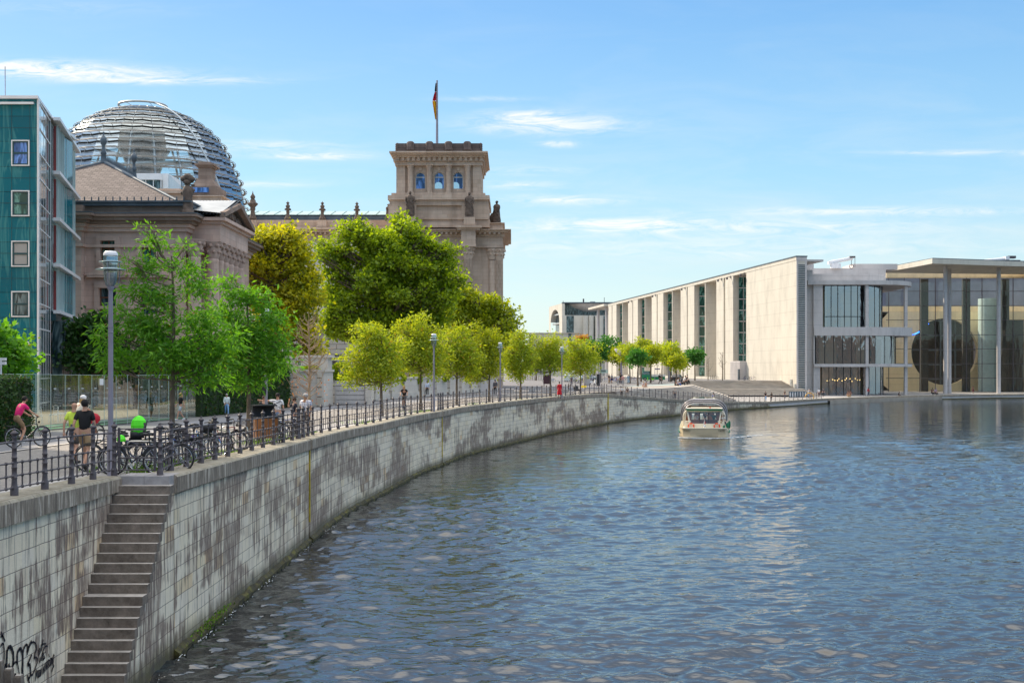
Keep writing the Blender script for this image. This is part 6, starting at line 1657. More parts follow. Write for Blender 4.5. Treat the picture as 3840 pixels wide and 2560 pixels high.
# climbing plants hanging over the garden wall
def vine(u, v0, v1, w, y, seed, label, n=1500, lm=None):
    k = y/F; x = XU(u, y); z = gz(y); c = (x, y, 6.6+(HV-(v0+v1)/2)*k); r = np.random.RandomState(seed); d = r.normal(0, 1, (n, 3)); d /= np.linalg.norm(d, axis=1)[:, None]
    p = np.array(c) + d*np.array([w*k, .7, (v1-v0)/2*k])*(r.uniform(.3, 1, n)**.4)[:, None]
    o = leaf_mesh('wall_shrub', p, d, .20, lm or L_deep, None, .7, seed, c, .5); o.location = c; tag(o, label, 'shrub', 'shrubs hanging over the garden wall'); return o
vine(1280, 1362, 1440, 42, 108, 81, 'dark shrub spilling over the wall beside the garden door', 2400)
for i, (u, w, v0, v1) in enumerate(((1405, 24, 1405, 1440), (1500, 20, 1400, 1432), (1560, 22, 1405, 1440), (1660, 30, 1385, 1428), (1740, 22, 1392, 1432), (1800, 22, 1398, 1425))):
    s = min(wpts, key=lambda p: abs(CX+p.x/p.y*F-u)); vine(u, v0, v1, w, s.y-.3, 82+i, 'dark ivy hanging over the garden wall, %s clump from the garden door' % ['first', 'second', 'third', 'fourth', 'fifth', 'sixth'][i], 1100)
vine(1165, 1375, 1400, 32, 101, 91, 'green and orange plant growing on top of the stone pier', 900, L_yel)
# grass tufts in the tree strip by the railing
r = np.random.RandomState(5); pts = []
for s0, s1, n in ((30.2, 36, 1500), (38, 40, 200), (44.5, 50, 900), (52, 55, 300), (66, 70, 200), (84, 88, 250), (103, 107, 200), (120, 123, 150)):
    for _ in range(n): 
        y = r.uniform(s0, s1); p, d, nn = cpt(s_at_y(y)) if False else (Vector((interp(y, [(b, a) for a, b in WPTS]), y, 0)), None, Vector((-1, 0, 0))); o_ = r.gamma(1.4, .38)+.78; pts.append((p.x-o_, y, gz(y)-.01))
g = leaf_mesh('grass_tufts', pts, [(0, 0, 1.6)]*len(pts), .16, M_grass, None, .16, 6, (0, 0, 0)); tag(g, 'patchy green grass growing along the railing strip', 'grass', kind='stuff')

# ------------------------------------------------------------------ people: skinned figures
def skin_obj(name, verts, edges, radii, root=0, sub=1):
    me = bpy.data.meshes.new(name); me.from_pydata(verts, edges, []); o = bpy.data.objects.new(name, me); COL.objects.link(o)
    m = o.modifiers.new('s', 'SKIN'); sk = me.skin_vertices[0].data
    for i, r_ in enumerate(radii): sk[i].radius = r_ if isinstance(r_, tuple) else (r_, r_)
    for i in range(len(verts)): sk[i].use_root = (i == root)
    m.use_smooth_shade = True
    if sub: q = o.modifiers.new('u', 'SUBSURF'); q.levels = sub; q.render_levels = sub
    dg = bpy.context.evaluated_depsgraph_get(); dg.update(); ev = o.evaluated_get(dg); out = bpy.data.meshes.new_from_object(ev)
    bpy.data.objects.remove(o); bpy.data.meshes.remove(me); out.name = name
    return out
def join_mb(me, mb, smooth=True):
    """append the shapes of mb to mesh me (material index from mb)"""
    v = [tuple(p.co) for p in me.vertices]; f = [tuple(p.vertices) for p in me.polygons]; mi = [0]*len(f); o = len(v)
    v += mb.v; f += [tuple(i+o for i in q) for q in mb.f]; mi += mb.m
    n = bpy.data.meshes.new(me.name); n.from_pydata(v, [], f); n.polygons.foreach_set('material_index', mi); n.polygons.foreach_set('use_smooth', [True]*len(f)); n.update(); return n
J0 = dict(pel=(0,0,.95), wai=(0,0,1.08), che=(0,-.005,1.30), nec=(0,.01,1.46), nk2=(0,-.005,1.54), hea=(0,-.015,1.63), hto=(0,0,1.71),
          hL=(.09,0,.90), kL=(.10,-.02,.50), aL=(.10,.03,.09), tL=(.11,-.13,.035), hR=(-.09,0,.90), kR=(-.10,-.02,.50), aR=(-.10,.03,.09), tR=(-.11,-.13,.035),
          sL=(.175,0,1.41), eL=(.235,.02,1.13), wL=(.245,-.07,.90), sR=(-.175,0,1.41), eR=(-.235,.02,1.13), wR=(-.245,-.07,.90))
def pose(**kw): d = dict(J0); d.update(kw); return d
def shift(d, keys, v):
    for k in keys: d[k] = tuple(a+b for a, b in zip(d[k], v))
    return d
POSES = {
 'stand': pose(),
 'walk': pose(kL=(.09,-.16,.53), aL=(.09,-.26,.11), tL=(.10,-.42,.09), kR=(-.09,.02,.50), aR=(-.09,.26,.16), tR=(-.10,.14,.04), eL=(.22,.13,1.15), wL=(.22,.14,.90), eR=(-.22,-.05,1.14), wR=(-.20,-.22,.95)),
 'handup': pose(eR=(-.30,-.20,1.30), wR=(-.10,-.22,1.55), eL=(.24,.02,1.14), wL=(.22,-.12,.93)),
 'point': pose(eR=(-.46,-.03,1.42), wR=(-.72,-.06,1.44)),
 'phone': pose(eR=(-.22,-.08,1.14), wR=(-.08,-.26,1.22), eL=(.22,-.08,1.14), wL=(.08,-.26,1.20)),
 'cycle': pose(pel=(0,.10,1.02), wai=(0,.04,1.14), che=(0,-.08,1.34), nec=(0,-.15,1.48), nk2=(0,-.19,1.55), hea=(0,-.22,1.64), hto=(0,-.21,1.72), hL=(.09,.10,.97), kL=(.10,-.22,.80), aL=(.11,-.12,.40), tL=(.11,-.26,.35), hR=(-.09,.10,.97), kR=(-.10,-.16,.62), aR=(-.11,.02,.20), tR=(-.11,-.12,.15),
               sL=(.175,-.11,1.43), eL=(.25,-.28,1.22), wL=(.25,-.48,1.10), sR=(-.175,-.11,1.43), eR=(-.25,-.28,1.22), wR=(-.25,-.48,1.10)),
 'sit': shift(pose(), [], (0,0,0)),
}
s = dict(J0); shift(s, ['pel','wai','che','nec','nk2','hea','hto','hL','hR','sL','sR','eL','eR','wL','wR'], (0, .05, -.46))
s.update(kL=(.11,-.38,.50), aL=(.11,-.42,.09), tL=(.12,-.57,.04), kR=(-.11,-.38,.50), aR=(-.11,-.42,.09), tR=(-.12,-.57,.04), eL=(.22,-.10,.72), wL=(.12,-.30,.62), eR=(-.22,-.10,.72), wR=(-.12,-.30,.62), che=(0,-.04,.84), nec=(0,-.07,1.0), nk2=(0,-.12,1.07), hea=(0,-.16,1.16), hto=(0,-.16,1.24), sL=(.17,-.05,.95), sR=(-.17,-.05,.95))
POSES['sit'] = s
def hand(mb, w, e, side):
    w = Vector(w); d = (w-Vector(e)).normalized(); a = d.cross(Vector((0, 1, 0)));
    if a.length < .1: a = Vector((1, 0, 0))
    a.normalize(); b = d.cross(a)
    palm = [w - d*.02, w + d*.035, w + d*.085]
    mb.tube(palm, [.024, .034, .030], 6)
    for i, (o_, L) in enumerate(((-.027, .065), (-.009, .075), (.009, .070), (.027, .052))):
        p = w + d*.075 + a*o_; mb.tube([p, p + d*L*.55 + b*.008, p + d*L*.9 + b*.03], [.0095, .0088, .007], 5)
    p = w + d*.02 + a*.028*side; mb.tube([p, p + d*.03 + a*.028*side + b*.01, p + d*.06 + a*.03*side + b*.02], [.011, .010, .008], 5)
def body_parts(J, kind):
    g = lambda *k: [J[i] for i in k]
    L = lambda a, b, t: tuple(lerp(x, y, t) for x, y in zip(J[a], J[b]))
    V = g('pel','wai','che','nec','nk2','hea','hto','hL','kL','aL','tL','hR','kR','aR','tR','sL','eL','wL','sR','eR','wR')
    R_ = [(.13,.10),(.12,.09),(.14,.10),(.06,.06),(.048,.05),(.078,.092),(.06,.07),.080,.052,.036,.03,.080,.052,.036,.03,.052,.038,.026,.052,.038,.026]
    E = [(0,1),(1,2),(2,3),(3,4),(4,5),(5,6),(0,7),(7,8),(8,9),(9,10),(0,11),(11,12),(12,13),(13,14),(2,15),(15,16),(16,17),(2,18),(18,19),(19,20)]
    body = skin_obj('body', V, E, R_, 0, 1)
    x = MB(); h = Vector(J['hea']); hand(x, J['wL'], J['eL'], -1); hand(x, J['wR'], J['eR'], 1)
    x.add([(h.x-.018, h.y-.085, h.z-.035), (h.x+.018, h.y-.085, h.z-.035), (h.x, h.y-.118, h.z-.03), (h.x, h.y-.08, h.z+.03)], [(0,1,2),(1,3,2),(3,0,2)])
    for s_ in (-1, 1): x.ball((h.x+s_*.078, h.y+.005, h.z-.01), .022, 6, (.5, .8, 1.3))
    x.mi = 1
    for s_ in (-1, 1): x.ball((h.x+s_*.030, h.y-.083, h.z+.012), .0095, 6)
    x.tube([(h.x-.022, h.y-.086, h.z-.058), (h.x+.022, h.y-.086, h.z-.058)], .005, 4)
    body = join_mb(body, x)
    out = {'body': body}
    # shirt
    V = [L('pel','wai',.1), J['wai'], J['che'], L('che','nec',.97), J['sL'], L('sL','eL',.72), J['sR'], L('sR','eR',.72)]
    out['shirt'] = skin_obj('shirt', V, [(0,1),(1,2),(2,3),(2,4),(4,5),(2,6),(6,7)], [(.142,.118),(.140,.115),(.160,.125),(.066,.064),.072,.062,.076,.062], 0, 1)
    V = [L('pel','wai',.1), J['wai'], J['che'], L('che','nec',.78), J['sL'], J['eL'], L('eL','wL',.9), J['sR'], J['eR'], L('eR','wR',.9)]
    out['jacket'] = skin_obj('jacket', V, [(0,1),(1,2),(2,3),(2,4),(4,5),(5,6),(2,7),(7,8),(8,9)], [(.165,.135),(.155,.125),(.17,.13),(.078,.075),.078,.058,.045,.078,.058,.045], 0, 1)
    V = [J['pel'], J['hL'], L('hL','kL',.85), J['hR'], L('hR','kR',.85), L('pel','wai',.6)]
    out['shorts'] = skin_obj('shorts', V, [(0,1),(1,2),(0,3),(3,4),(0,5)], [(.130,.108),.098,.082,.098,.082,(.118,.095)], 0, 1)
    V = [J['pel'], J['hL'], J['kL'], L('kL','aL',.92), J['hR'], J['kR'], L('kR','aR',.92), L('pel','wai',.6)]
    out['trousers'] = skin_obj('trousers', V, [(0,1),(1,2),(2,3),(0,4),(4,5),(5,6),(0,7)], [(.130,.108),.096,.070,.060,.096,.070,.060,(.118,.095)], 0, 1)
    m = MB()
    for s_ in 'LR': a = Vector(J['a'+s_]); t = Vector(J['t'+s_]); m.tube([a+Vector((0,.055,-.03)), a+Vector((0,-.02,-.02)), a.lerp(t, .6)+Vector((0,0,-.01)), t], [.034,.046,.044,.030], 7)
    out['shoe'] = m
    m = MB(); m.ball((h.x, h.y+.018, h.z+.022), .098, 10, (.93, 1.02, 1.02)); out['hair'] = m      # short hair cap, sits behind and above the face
    m = MB(); m.ball((h.x, h.y+.02, h.z+.02), .102, 10, (.95, 1.02, 1.03)); m.tube([(h.x, h.y+.07, h.z-.02), (h.x, h.y+.09, h.z-.14), (h.x, h.y+.08, h.z-.26)], [.085,.08,.03], 8); out['long_hair'] = m
    m = MB(); p = J['pel']; w = J['wai']; m.lathe([(.26,-.55),(.22,-.25),(.165,0),(.14,.14)], 14, p); out['skirt'] = m
    m = MB(); m.ball((h.x, h.y+.01, h.z+.045), .115, 10, (.95, 1.15, .85)); out['helmet'] = m
    m = MB(); m.ball((h.x, h.y+.005, h.z+.05), .106, 10, (.96, 1.03, .75)); m.box(h.x-.06, h.x+.06, h.y-.19, h.y-.08, h.z+.03, h.z+.045); out['cap'] = m
    m = MB(); c = J['che']; m.ball((c[0], c[1]+.20, c[2]-.08), .17, 8, (.9, .6, 1.25)); out['backpack'] = m
    m = MB(); c = J['wR']; m.box(c[0]-.05, c[0]+.05, c[1]-.14, c[1]+.14, c[2]-.42, c[2]-.12); m.tube([(c[0], c[1]-.08, c[2]-.12), (c[0], c[1], c[2]-.02), (c[0], c[1]+.08, c[2]-.12)], .008, 4); out['bag'] = m
    m = MB(); m.ball((h.x, h.y-.045, h.z-.055), .062, 8, (1, .8, .8)); out['beard'] = m
    for k in list(out):
        if isinstance(out[k], MB):
            mb = out[k]; me = bpy.data.meshes.new(k); me.from_pydata(mb.v, [], mb.f); me.polygons.foreach_set('use_smooth', [True]*len(mb.f)); me.update(); out[k] = me
    for me in out.values():
        me.materials.clear(); me.materials.append(M_skin)
    out['body'].materials.append(M_eye)
    return out
PARTS = {k: body_parts(J, k) for k, J in POSES.items()}
SKINS = {'light': M_skin, 'tan': plain('tanned_skin', (.42, .22, .13), .55, .08, 6, bump=0), 'dark': plain('dark_skin', (.14, .07, .045), .55, .08, 6, bump=0)}
HAIRC = {'brown': (.05, .025, .015), 'black': (.012, .01, .01), 'blond': (.5, .33, .13), 'grey': (.45, .43, .42), 'bald': None, 'red': (.16,.06,.02)}
def person(label, u, v, h, ps, rz, top, bot, hair='brown', y=None, z=None, tk='shirt', bk='trousers', extra=(), shoe=(.03,.03,.03), skin='light', hk='hair', group=None):
    """u, v: where the feet stand in the photo; h: body height in metres"""
    if y is None: y = 100
    x = XU(u, y)
    if z is None: z = gz(y)
    sc = h/1.74
    th = thing('person', label, 'person', (x, y, z), 0, group); th.rotation_euler = (0, 0, R(rz)); th.scale = (sc, sc, sc); ORG[th.name] = Vector()
    pp = PARTS[ps]
    def add(nm, key, m_):
        o = bpy.data.objects.new(nm, pp[key]); COL.objects.link(o); o.parent = th
        o.material_slots[0].link = 'OBJECT'; o.material_slots[0].material = m_; return o
    add('body', 'body', SKINS[skin])
    cm = lambda c: c if isinstance(c, bpy.types.Material) else cloth(c)
    add({'shirt': 'shirt', 'jacket': 'jacket'}[tk], tk, cm(top)); 
    if bk: add(bk, bk, cm(bot))
    add('shoes', 'shoe', cloth(shoe))
    if HAIRC[hair]: add('hair', hk, cloth(HAIRC[hair]))
    for e, c in extra: add(e, e, cm(c))
    return th
BK = (.012, .012, .014); NV = (.02, .03, .08); WH = (.75, .75, .76); KH = (.36, .24, .13); BL = (.22, .40, .62); GR = (.30, .30, .32)
person('man in black t-shirt and khaki shorts with dark beard walking away by the railing', 318, 1768, 1.80, 'walk', 175, BK, KH, 'black', y=31.6, bk='shorts', extra=(('beard', BK),))
person('bald man in yellow t-shirt and dark shorts walking beside the black shirt man', 278, 1760, 1.72, 'walk', 165, (.60, .75, .08), (.07, .06, .055), 'bald', y=33.4, bk='shorts')
person('woman in black top and pale grey shorts walking by the glass panels', 677, 1569, 1.62, 'walk', -55, BK, (.45, .50, .55), 'blond', y=72, bk='shorts', shoe=WH, hk='long_hair', z=gz(72)-.03)
person('elderly white haired woman in white cardigan and light blue trousers', 850, 1554, 1.42, 'walk', 20, (.72, .80, .78), BL, 'grey', y=80, tk='jacket', z=gz(80)-.03)
person('man in dark t-shirt standing half hidden by the second lamp post', 990, 1630, 1.68, 'stand', 10, (.02, .02, .022), NV, 'brown', y=54.5)
person('man in black cap and white printed t-shirt pointing left with stretched arm', 1042, 1630, 1.78, 'point', 0, M_print, (.16, .22, .34), 'brown', y=55.0, extra=(('cap', BK),))
person('man in dark polo shirt shading his eyes with a hand', 1104, 1620, 1.62, 'handup', -60, (.015, .018, .035), NV, 'brown', y=53.5)
person('heavy man in blue white plaid shirt standing behind the bare tree', 1146, 1640, 1.80, 'stand', -30, M_plaid, (.06, .045, .035), 'grey', y=53.0, bk='shorts', skin='tan').scale = (1.25, 1.15, 1.03)
person('woman in white blouse and black trousers walking with a grey bag', 1602, 1482, 1.72, 'walk', 5, (.62, .68, .82), BK, 'brown', y=139, extra=(('bag', (.25, .22, .2)),), tk='jacket', shoe=WH)
person('man in dark grey jumper walking past the fourth lamp', 1857, 1478, 1.80, 'walk', 185, (.10, .09, .10), BK, 'brown', y=143, tk='jacket')
person('person in a red coat dress by the railing at the riverside lamp', 2098, 1482, 1.72, 'stand', 20, (.62, .01, .02), (.4, .25, .18), 'black', y=128, tk='jacket', bk=None, extra=(('skirt', (.62, .01, .02)),))
PZ = 'people on the plaza'
def far(label, u, v, hpx, ps, rz, top, bot, hair='brown', **kw):
    y = kw.pop('y', None)
    if y is None:      # stand on the plaza sheet where the photo shows the feet
        y = 200
        for _ in range(20): y = (6.6-gz(y))*F/max(20, v-HV)
    h = hpx*y/F
    return person(label, u, v, h, ps, rz, top, bot, hair, y=y, **kw)
far('woman in black crouching over a stroller', 2132, 1455, 32, 'phone', 60, BK, BK, 'black', y=165)
far('man in navy clothes looking at a phone behind the railing', 2143, 1441, 37, 'phone', 0, NV, NV, 'brown', y=215)
far('person in black top and beige trousers beside the motorbike', 2284, 1438, 36, 'stand', 40, BK, KH, 'brown')
far('person in grey shirt and shorts beside the motorbike', 2294, 1438, 36, 'stand', -140, GR, BK, 'brown', bk='shorts')
far('left one of two people riding green scooters', 2318, 1445, 42, 'stand', 10, WH, GR, 'black')
far('right one of two people riding green scooters', 2336, 1445, 40, 'stand', -10, (.6, .3, .3), GR, 'black')
far('person in black standing behind the two scooter riders', 2327, 1440, 42, 'stand', 160, BK, BK, 'black')
far('person in a long blue grey coat walking on the plaza', 2356, 1441, 38, 'walk', 180, (.28, .36, .42), (.28, .36, .42), 'black', tk='jacket', extra=(('skirt', (.28, .36, .42)),))
far('person in white shirt and black trousers at the railing top of the curved steps', 2332, 1476, 35, 'stand', 180, WH, BK, 'black', y=160, z=3.3)
far('person in brown shirt and pale trousers at the railing top of the curved steps', 2353, 1478, 36, 'stand', 180, (.16, .10, .08), (.35, .32, .3), 'brown', y=162, z=3.15)
far('hooded student with backpack striding across the plaza', 2475, 1440, 41, 'walk', 90, BK, BK, 'black', tk='jacket', extra=(('backpack', BK),))
far('old man in pale shirt leaning at the sloping railing', 2531, 1494, 42, 'stand', 10, (.62, .50, .42), (.06, .06, .09), 'bald', y=178, z=zcop(178)-.1)
far('sunburnt woman sitting on the steps edge with white top', 2411, 1452, 38, 'sit', 30, WH, (.5, .3, .2), 'blond', y=205, z=3.55)
far('young person sitting on the steps edge beside the woman in white', 2422, 1452, 38, 'sit', 10, (.55, .32, .22), (.5, .3, .2), 'brown', y=205, z=3.55, bk='shorts')
for k, (u, v, c1, lb) in enumerate(((2533, 1440, BK, 'person in black sitting on the upper steps'), (2541, 1453, WH, 'person in white shirt and blue shorts sitting on the steps'), (2556, 1432, (.10, .10, .14), 'person in dark shirt sitting at the top of the curved steps'), (2566, 1436, WH, 'person in white t-shirt sitting at the top of the curved steps'), (2574, 1431, (.10, .07, .06), 'person in brown leaning back at the top of the curved steps'))):
    far(lb, u, v, 50, 'sit', 60 + k*14, c1, (.1, .2, .5) if k == 1 else BK, 'brown', y=232+k*5, z=3.25+k*.13)
far('person with pale backpack sitting low on the steps by the boat', 2672, 1494, 50, 'sit', 80, (.30, .35, .6), BK, 'black', y=212, z=1.15)
far('man in black t-shirt and jeans standing on the low quay', 2871, 1504, 37, 'stand', 20, BK, BL, 'brown', y=226, z=1.02)
far('woman in black with long dark hair on the low quay', 2893, 1505, 33, 'walk', -40, BK, BK, 'black', y=226, z=1.02, hk='long_hair')
far('person in dark clothes pushing a bicycle near the panel fence', 2943, 1490, 31, 'stand', -60, BK, (.10, .10, .15), 'red', y=247, z=1.04)
far('woman in white blouse and blue jeans embracing at the yellow hoop', 3032, 1492, 34, 'handup', 60, WH, BL, 'grey', y=250, z=1.05)
far('person in grey with pink skirt at the yellow hoop', 3038, 1494, 34, 'stand', -100, GR, (.5, .3, .25), 'black', y=250, z=1.05, bk='shorts')
far('woman in white top and black skirt under the rotunda', 3071, 1489, 32, 'walk', 160, WH, (.05, .01, .02), 'black', y=262, z=1.0)
far('man in dark clothes standing under the rotunda', 3087, 1488, 32, 'stand', 10, (.06, .06, .07), BK, 'brown', y=265, z=1.0)
far('left one of two people sitting on the quay ledge', 3179, 1490, 44, 'sit', 10, BK, KH, 'brown', y=262, z=.65)
far('right one of two people sitting on the quay ledge', 3188, 1490, 44, 'sit', -20, (.14, .08, .08), KH, 'brown', y=262.5, z=.65)
far('man in red jacket walking in front of the rotunda', 3256, 1487, 34, 'walk', -70, (.45, .02, .03), NV, 'black', y=268, z=1.0, tk='jacket')
far('person in lilac top sitting at the end of the quay ledge', 3508, 1488, 44, 'sit', 20, (.4, .32, .5), BK, 'grey', y=288.5, z=.55)
far('dark clothed person sitting beside the lilac top person', 3495, 1486, 40, 'sit', 10, BK, BK, 'black', y=288.5, z=.75)
far('woman in dark dress standing before the glass hall', 3649, 1474, 28, 'stand', 90, (.10, .02, .03), (.3, .16, .1), 'black', y=305, z=1.0, extra=(('skirt', (.10, .02, .03)),), bk=None)
far('dark clothed person lying back on the ledge below the rotunda column', 3370, 1484, 30, 'sit', 90, BK, BK, 'black', y=276, z=.6)
far('person standing near the pickup in dark clothes', 2404, 1396, 22, 'stand', 0, BK, BK, 'black', y=292)

# ------------------------------------------------------------------ bicycles
def make_bike(loc, rz, label, color, basket=False, seatcol=None, group=None, name='bicycle', lo=False, child=False):
    th = thing(name, label, 'bicycle', loc, 0, group); th.rotation_euler = (0, 0, rz); ORG[th.name] = Vector()
    for nm, me in BIKE.items():
        if nm in ('basket',) and not basket: continue
        if nm == 'child_seat' and not child: continue
        if nm in ('rim', 'rim2'): continue
        real = nm.rstrip('2'); o = bpy.data.objects.new(real, me); COL.objects.link(o); o.parent = th; ORG[o.name] = Vector()
        o.color = tuple(color)+(1,)
        if real == 'wheel' and not lo:
            c = bpy.data.objects.new('rim', BIKE['rim' + ('2' if nm.endswith('2') else '')]); COL.objects.link(c); c.parent = o
    return th
def _mk():
    out = {}
    def fin(nm, mb, mt_): me = bpy.data.meshes.new(nm); me.from_pydata([tuple(p) for p in mb.v], [], mb.f); me.polygons.foreach_set('use_smooth', [True]*len(mb.f)); me.materials.append(mt_); me.update(); out[nm] = me
    for k, x in (('', -.53), ('2', .53)):
        m = MB(); m.torus((x, 0, .35), .335, .022, 26, 6); fin('wheel'+k, m, M_black)
        m = MB(); m.torus((x, 0, .35), .305, .011, 26, 4)
        for i in range(14): t = 2*PI*i/14; m.tube([(x, .02*(-1)**i, .35), (x+.3*math.cos(t), 0, .35+.3*math.sin(t))], .0028, 3, False)
        m.tube([(x, -.05, .35), (x, .05, .35)], .028, 6); fin('rim'+k, m, M_chrome)
    m = MB()
    bbk = (-.09, 0, .30); seat = (-.22, 0, .78); head = (.34, 0, .80); headb = (.37, 0, .66)
    m.tube([bbk, seat], .018, 6); m.tube([bbk, headb], .02, 6); m.tube([(-.20, 0, .70), head], .016, 6); m.tube([headb, head], .022, 6)
    for s in (-1, 1): m.tube([bbk, (-.53, s*.05, .35)], .011, 5); m.tube([(-.21, 0, .74), (-.53, s*.05, .35)], .009, 5); m.tube([headb, (.40, s*.045, .60), (.53, s*.05, .35)], .012, 5)
    fin('frame', m, M_bikepaint)
    m = MB(); m.tube([(-.22, 0, .78), (-.25, 0, .92)], .013, 6); m.ball((-.27, 0, .955), .12, 8, (1.15, .75, .36)); fin('saddle', m, M_black)
    m = MB(); m.tube([head, (.32, 0, .98)], .013, 6); m.tube([(.16, -.27, 1.03), (.30, -.22, 1.06), (.34, 0, 1.0), (.30, .22, 1.06), (.16, .27, 1.03)], .012, 6)
    for s in (-1, 1): m.tube([(.16, s*.27, 1.03), (.27, s*.24, 1.05)], .018, 6)
    m.ball((.42, 0, .86), .045, 6); fin('handlebar', m, M_black)
    m = MB(); m.tube([(-.09, -.10, .30), (-.09, .10, .30)], .02, 6); m.torus(bbk, .09, .008, 14, 4); m.tube([(-.09, -.10, .30), (-.02, -.10, .15)], .01, 5); m.tube([(-.09, .10, .30), (-.16, .10, .45)], .01, 5); m.box(-.06, .02, -.16, -.09, .13, .155); m.box(-.2, -.12, .09, .16, .44, .465); fin('crank', m, M_chrome)
    m = MB(); m.torus((-.53, 0, .35), .37, .012, 12, 4, 'y', R(10), R(170)); m.torus((.53, 0, .35), .37, .012, 10, 4, 'y', R(30), R(150)); m.box(-.80, -.30, -.07, .07, .74, .76); m.tube([(-.72, .05, .74), (-.56, .05, .35)], .006, 4); m.tube([(-.72, -.05, .74), (-.56, -.05, .35)], .006, 4); m.tube([(-.3, -.08, .3), (-.35, -.16, .02)], .008, 4); fin('mudguard', m, M_black)
    m = MB(); 
    for z in (.82, .92, 1.06): 
        w = .13+(z-.82)*.15
        m.tube([(.44, -w, z), (.44+2*w-.05, -w, z), (.44+2*w-.05, w, z), (.44, w, z), (.44, -w, z)], .006, 4)
    for i in range(9):
        for yy in (-.15, .15): m.tube([(.45+i*.035, yy*.9, .82), (.45+i*.038, yy, 1.06)], .0035, 3)
    for i in range(8): m.tube([(.44, -.13+i*.037, .82), (.44, -.15+i*.042, 1.06)], .0035, 3); m.tube([(.72, -.13+i*.037, .82), (.76, -.15+i*.042, 1.06)], .0035, 3)
    fin('basket', m, M_iron)
    m = MB(); m.box(-.72, -.42, -.14, .14, .78, .84); m.taper(-.78, -.66, -.15, .15, .84, -.86, -.76, -.13, .13, 1.22); m.box(-.75, -.45, -.16, -.13, .84, 1.0); m.box(-.75, -.45, .13, .16, .84, 1.0); fin('child_seat', m, M_black)
    return out
BIKE = _mk()
COLS = [('black', (.015, .015, .018)), ('blue', (.03, .10, .42)), ('silver', (.55, .56, .58)), ('black', (.02, .02, .02)), ('purple', (.16, .08, .40)), ('white', (.7, .7, .7)), ('light blue', (.08, .30, .70)), ('dark green', (.02, .12, .05)), ('dark red', (.3, .02, .03)), ('grey', (.15, .15, .16))]
ORD = ['first', 'second', 'third', 'fourth', 'fifth', 'sixth', 'seventh', 'eighth', 'ninth', 'tenth', 'eleventh', 'twelfth', 'thirteenth', 'fourteenth', 'fifteenth', 'sixteenth', 'seventeenth', 'eighteenth', 'nineteenth', 'twentieth', 'twenty-first', 'twenty-second', 'twenty-third', 'twenty-fourth']
GB = 'bicycles parked along the river railing'
make_bike((-9.05, 30.0, gz(30)), R(4), 'black bicycle broadside behind the small iron gate, nearer one', (.02, .02, .025), group=GB, child=False)
make_bike((-8.75, 31.0, gz(31)), R(-3), 'silver bicycle with wire front basket right behind the iron gate', (.55, .56, .6), basket=True, group=GB)
make_bike((-9.2, 30.55, gz(30)), R(178), 'dark bicycle between the two broadside ones behind the gate', (.02, .03, .09), basket=True, group=GB)
ys_ = [32.2, 33.2, 34.1, 35.0, 35.9, 37.0, 38.1, 39.4, 40.6, 47.6, 48.8, 50.9]
for i, y in enumerate(ys_):
    cn, cc = COLS[i % len(COLS)]; a = R(rng.uniform(8, 30)) + (PI if i % 3 == 1 else 0)
    make_bike((-9.25+rng.uniform(-.15, .15), y, gz(y)), a, '%s bicycle, %s in the railing row counted from the gate' % (cn, ORD[i]), cc, basket=(i % 4 == 0), group=GB, child=(i == 4))
# bright green rain cover of a child seat
cs = thing('child_seat_bicycle', 'dark bicycle with neon green hood over the rear child seat by the lamp post', 'bicycle', (-10.0, 31.2, gz(31)), 0)
for nm, me in BIKE.items():
    if nm in ('rim', 'rim2', 'basket'): continue
    o = bpy.data.objects.new(nm.rstrip('2'), me); COL.objects.link(o); o.parent = cs; o.color = (.02, .02, .02, 1)
cs.rotation_euler = (0, 0, R(195)); ORG[cs.name] = Vector()
M_neong = plain('neon_green_cloth', (.12, .95, .02), .6, .08, 3, bump=.2)
m = MB(); m.T = Matrix.Translation((-.66, 0, .8)); 
m.lathe([(.15, .12), (.19, .2), (.20, .35), (.17, .48), (.09, .57), (0, .60)], 7, smooth=False); m.T = None
o = m.build('rain_hood', M_neong, cs, world=False)
m = MB(); m.torus((-.66, 0, 1.05), .192, .014, 14, 5, 'z'); m.build('reflective_band', M_zinc, o, world=False)
o = MB(); o.lathe([(.10, 0), (.11, .06), (.06, .14), (0, .16)], 7, smooth=False); q = o.build('bag_cover', M_neong, uv=False); q.location = (-9.35, 29.9, gz(30)+.82); tag(q, 'small neon green saddle cover left of the gate', 'cover')
# steel U-stands
for i, y in enumerate([30.4, 32.6, 35.2, 38.6, 41.2, 47.9, 50.8]):
    m = MB(); w = .42; z = gz(y); pts = [(-w, 0, 0), (-w, 0, .68)] + [(-w+.12-.12*math.cos(t), 0, .68+.12*math.sin(t)) for t in np.linspace(0, PI/2, 5)] + [(w-.12+.12*math.sin(t), 0, .68+.12*math.cos(t)) for t in np.linspace(0, PI/2, 5)] + [(w, 0, .68), (w, 0, 0)]
    m.tube(pts, .024, 7); o = m.build('bike_stand', M_steel, uv=False); o.location = (-8.95 if i == 0 else -9.15, y, z); o.rotation_euler = (0, 0, R(4 if i == 0 else 14))
    tag(o, 'steel hoop bike stand, %s from the gate along the railing' % ORD[i], 'bike stand', 'hoop bike stands')
